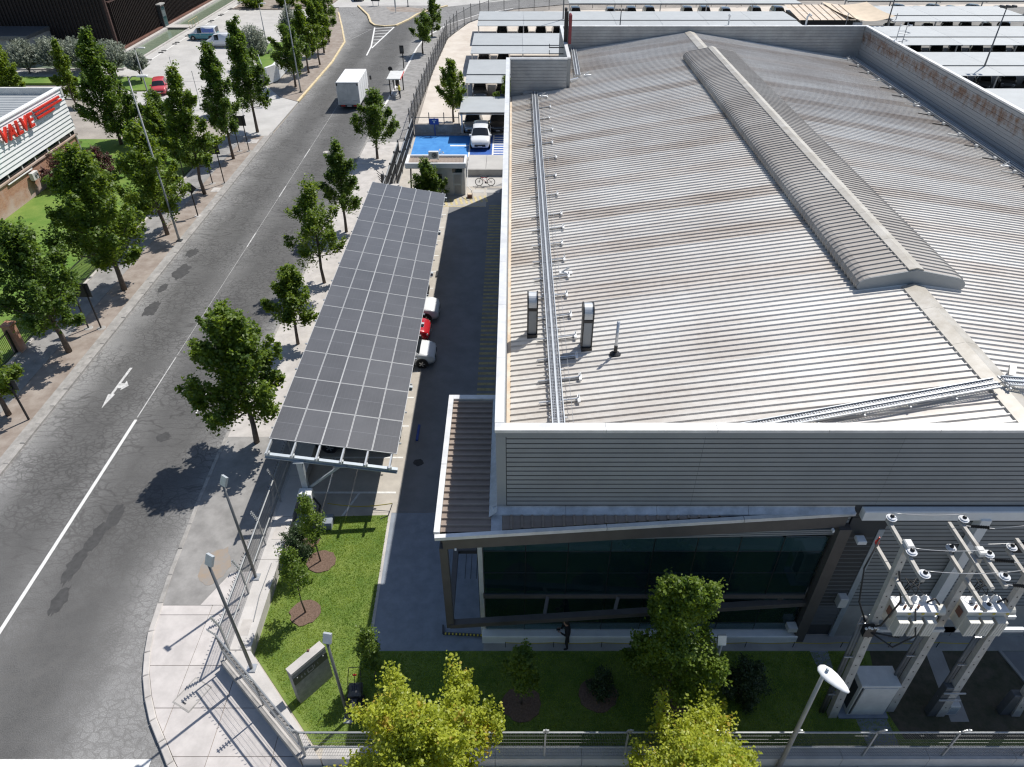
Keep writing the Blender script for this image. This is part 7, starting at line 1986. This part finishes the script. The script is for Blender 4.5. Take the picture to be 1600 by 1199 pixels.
def spiky(label, x, y, h, w, seed, mat=LEAF_O, stem=.4):
    g = np.random.default_rng(seed)
    t = thing('olive_shrub', label, 'shrub', (x, y, .1), 0, 'grey olive shrubs')
    n = 620
    a = g.uniform(0, 2*math.pi, n); el = np.arcsin(g.uniform(.0, 1, n)**.8)
    L_ = g.uniform(.55, 1.0, n)
    D_ = np.stack([np.cos(a)*np.cos(el), np.sin(a)*np.cos(el), np.sin(el)+.35], 1); D_ /= np.linalg.norm(D_, axis=1)[:, None]
    D2 = D_*np.array([w/2, w/2, (h-stem)*.85])
    base = np.array([0, 0, stem]) + D2*.25
    cen = []; dirs = []
    for k in range(9):
        f = .3+.09*k
        cen.append(base + D2*(L_*f)[:, None]); dirs.append(D_)
    cen = np.concatenate(cen); dirs = np.concatenate(dirs)
    me = leaf_cloud('crown', cen, dirs, np.full(len(cen), .05), 4, .24, mat, g, up=.1, aspect=.35)
    put('crown', me, t)
    m = MB().tube([(0,0,0),(.03,0,stem),(0,0,h*.6)], [.12,.1,.04], 6)
    for k in range(12): m.tube([(0,0,stem*.8), tuple(base[k]), tuple(base[k]+D2[k]*.6)], [.05,.03,.01], 4, cap=False)
    m.build('trunk', BARK, t, True, False)
spiky('leftmost grey olive shrub near the entrance canopy', -63.2,98.2,3.9,4.2,61)
spiky('second grey olive shrub from the entrance canopy', -59.9,98.8,4.1,4.6,62)
spiky('third grey olive shrub, before the middle of the dark wall', -56.4,98.6,4.1,4.6,63)
spiky('large grey olive shrub before the rusty corner of the dark building', -51.0,96.3,4.3,4.6,64, stem=.9)
spiky('small lone olive tree on the grass island by the plaza', -46.9,94.2,3.4,2.5,65, stem=1.2)
spiky('grey olive shrub beside the plaza street light', -34.3,101.5,5.0,3.8,66)
spiky('tall grey shrub behind the upper verge trees', -32.3,113,5.2,3.0,67)
for i, (x, y, h, w, l) in enumerate(((-46.5,142.5,2.4,5.0,'round green shrub in the far planting bed'),(-41.0,143.5,2.8,4.5,'taller green shrub in the far planting bed'),(-36.5,144,1.6,3.5,'low pale shrub at the end of the far planting bed'))):
    tree('bed_shrub', l, x, y, h, w, (LEAF_A, LEAF_C, LEAF_C)[i], 70+i, .02, 'round', 50, 60, .34, cat='shrub', trunk=.06, z=.2)
for i, (x, y) in enumerate(((-31.6,80.0),(-33.4,80.8))):
    spiky(['spiky grey plant at the drive barrier','second spiky grey plant at the drive barrier, farther left'][i], x, y, 1.7, 1.6, 75+i, stem=.05)
# near lawn: saplings and shrubs
def sapling(label, x, y, h, w, mat, seed, base=.35, leaf=.10, nc=38, npr=70):
    return tree('sapling', label, x, y, h, w, mat, seed, base, 'ovate', nc, npr, leaf, trunk=.03, cat='sapling')
sapling('upright bright sapling in the mulch ring near the carport', -8.32,19.5,3.95,.95,LEAF_C,81,.40,.10,38,60)
sapling('bright sapling in the second mulch ring, nearer the stone sign', -8.38,16.95,4.0,1.0,LEAF_C,82,.40,.10,34,55)
sapling('thin sapling at the edge of the building shadow', -5.1,14.1,3.3,.85,LEAF_A,83,.2,.10,40,60)
sapling('young tree in a mulch ring in front of the white sill', .30,13.15,3.6,1.1,LEAF_A,84,.42,.11,50,80)
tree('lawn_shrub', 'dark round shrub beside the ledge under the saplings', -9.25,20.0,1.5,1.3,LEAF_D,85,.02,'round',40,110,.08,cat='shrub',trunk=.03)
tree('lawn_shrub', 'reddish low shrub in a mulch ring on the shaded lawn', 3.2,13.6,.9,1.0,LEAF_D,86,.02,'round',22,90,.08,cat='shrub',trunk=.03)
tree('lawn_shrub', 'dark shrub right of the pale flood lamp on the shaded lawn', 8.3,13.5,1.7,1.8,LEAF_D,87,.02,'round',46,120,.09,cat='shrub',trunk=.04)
tree('lawn_tree', 'tall green tree before the glazed facade, its top in sunlight', 5.55,13.2,7.0,3.3,LEAF_C,88,.16,'ovate',150,125,.13,trunk=.10,dx=-.2,fork=True)
tree('front_tree', 'large yellow green tree with orange tints at the bottom of the photo', -2.6,9.55,5.75,5.1,LEAF_Y,89,.30,'round',230,150,.125,trunk=.13,fork=True,group='yellow green trees on the front pavement')
tree('front_tree', 'yellow green tree at the bottom centre before the wire fence', 5.4,9.0,4.5,5.5,LEAF_Y,90,.30,'ovate',200,150,.12,trunk=.13,group='yellow green trees on the front pavement')
# grass blades on the near lawn
def grass_field(name, poly, n, h, seed, z, mat=GRASSB, width=.018):
    g = np.random.default_rng(seed)
    P_ = np.array(poly); lo = P_.min(0); hi = P_.max(0)
    pts = g.uniform(lo, hi, (n*2, 2))
    inside = np.zeros(len(pts), bool); j = len(P_)-1
    for i in range(len(P_)):
        xi, yi = P_[i]; xj, yj = P_[j]
        c = ((yi > pts[:, 1]) != (yj > pts[:, 1])) & (pts[:, 0] < (xj-xi)*(pts[:, 1]-yi)/(yj-yi+1e-9)+xi)
        inside ^= c; j = i
    pts = pts[inside][:n]
    for (mx, my, mr) in ((-8.3,19.5,.60),(-8.4,16.95,.60),(.3,13.15,.7),(3.1,13.5,.7),(5.7,13.2,.55)):
        pts = pts[np.hypot(pts[:, 0]-mx, pts[:, 1]-my) > mr]
    k = len(pts); a = g.uniform(0, 2*math.pi, k); hh = h*g.uniform(.5, 1.4, k); ln = g.normal(0, .6, (k, 2))*hh[:, None]
    V = np.empty((k, 3, 3)); dx_ = np.stack([np.cos(a), np.sin(a)], 1)*width
    V[:, 0, :2] = pts-dx_; V[:, 1, :2] = pts+dx_; V[:, 2, :2] = pts+ln
    V[:, 0, 2] = z; V[:, 1, 2] = z; V[:, 2, 2] = z+hh
    me = bpy.data.meshes.new(name)
    me.vertices.add(k*3); me.vertices.foreach_set('co', V.ravel())
    me.loops.add(k*3); me.loops.foreach_set('vertex_index', np.arange(k*3, dtype=np.int32))
    me.polygons.add(k); me.polygons.foreach_set('loop_start', np.arange(0, k*3, 3, dtype=np.int32))
    me.materials.append(mat); me.update(); me.validate()
    return tag(put(name, me), 'short green grass on the lawn inside the fence', 'grass', None, 'stuff')
grass_field('lawn_grass', [(-9.85,22.0),(-9.85,15.2),(-6.6,11.6),(13.4,11.6),(13.4,15.2),(-5.6,15.22),(-5.74,22.1)], 120000, .05, 5, .115, width=.012)
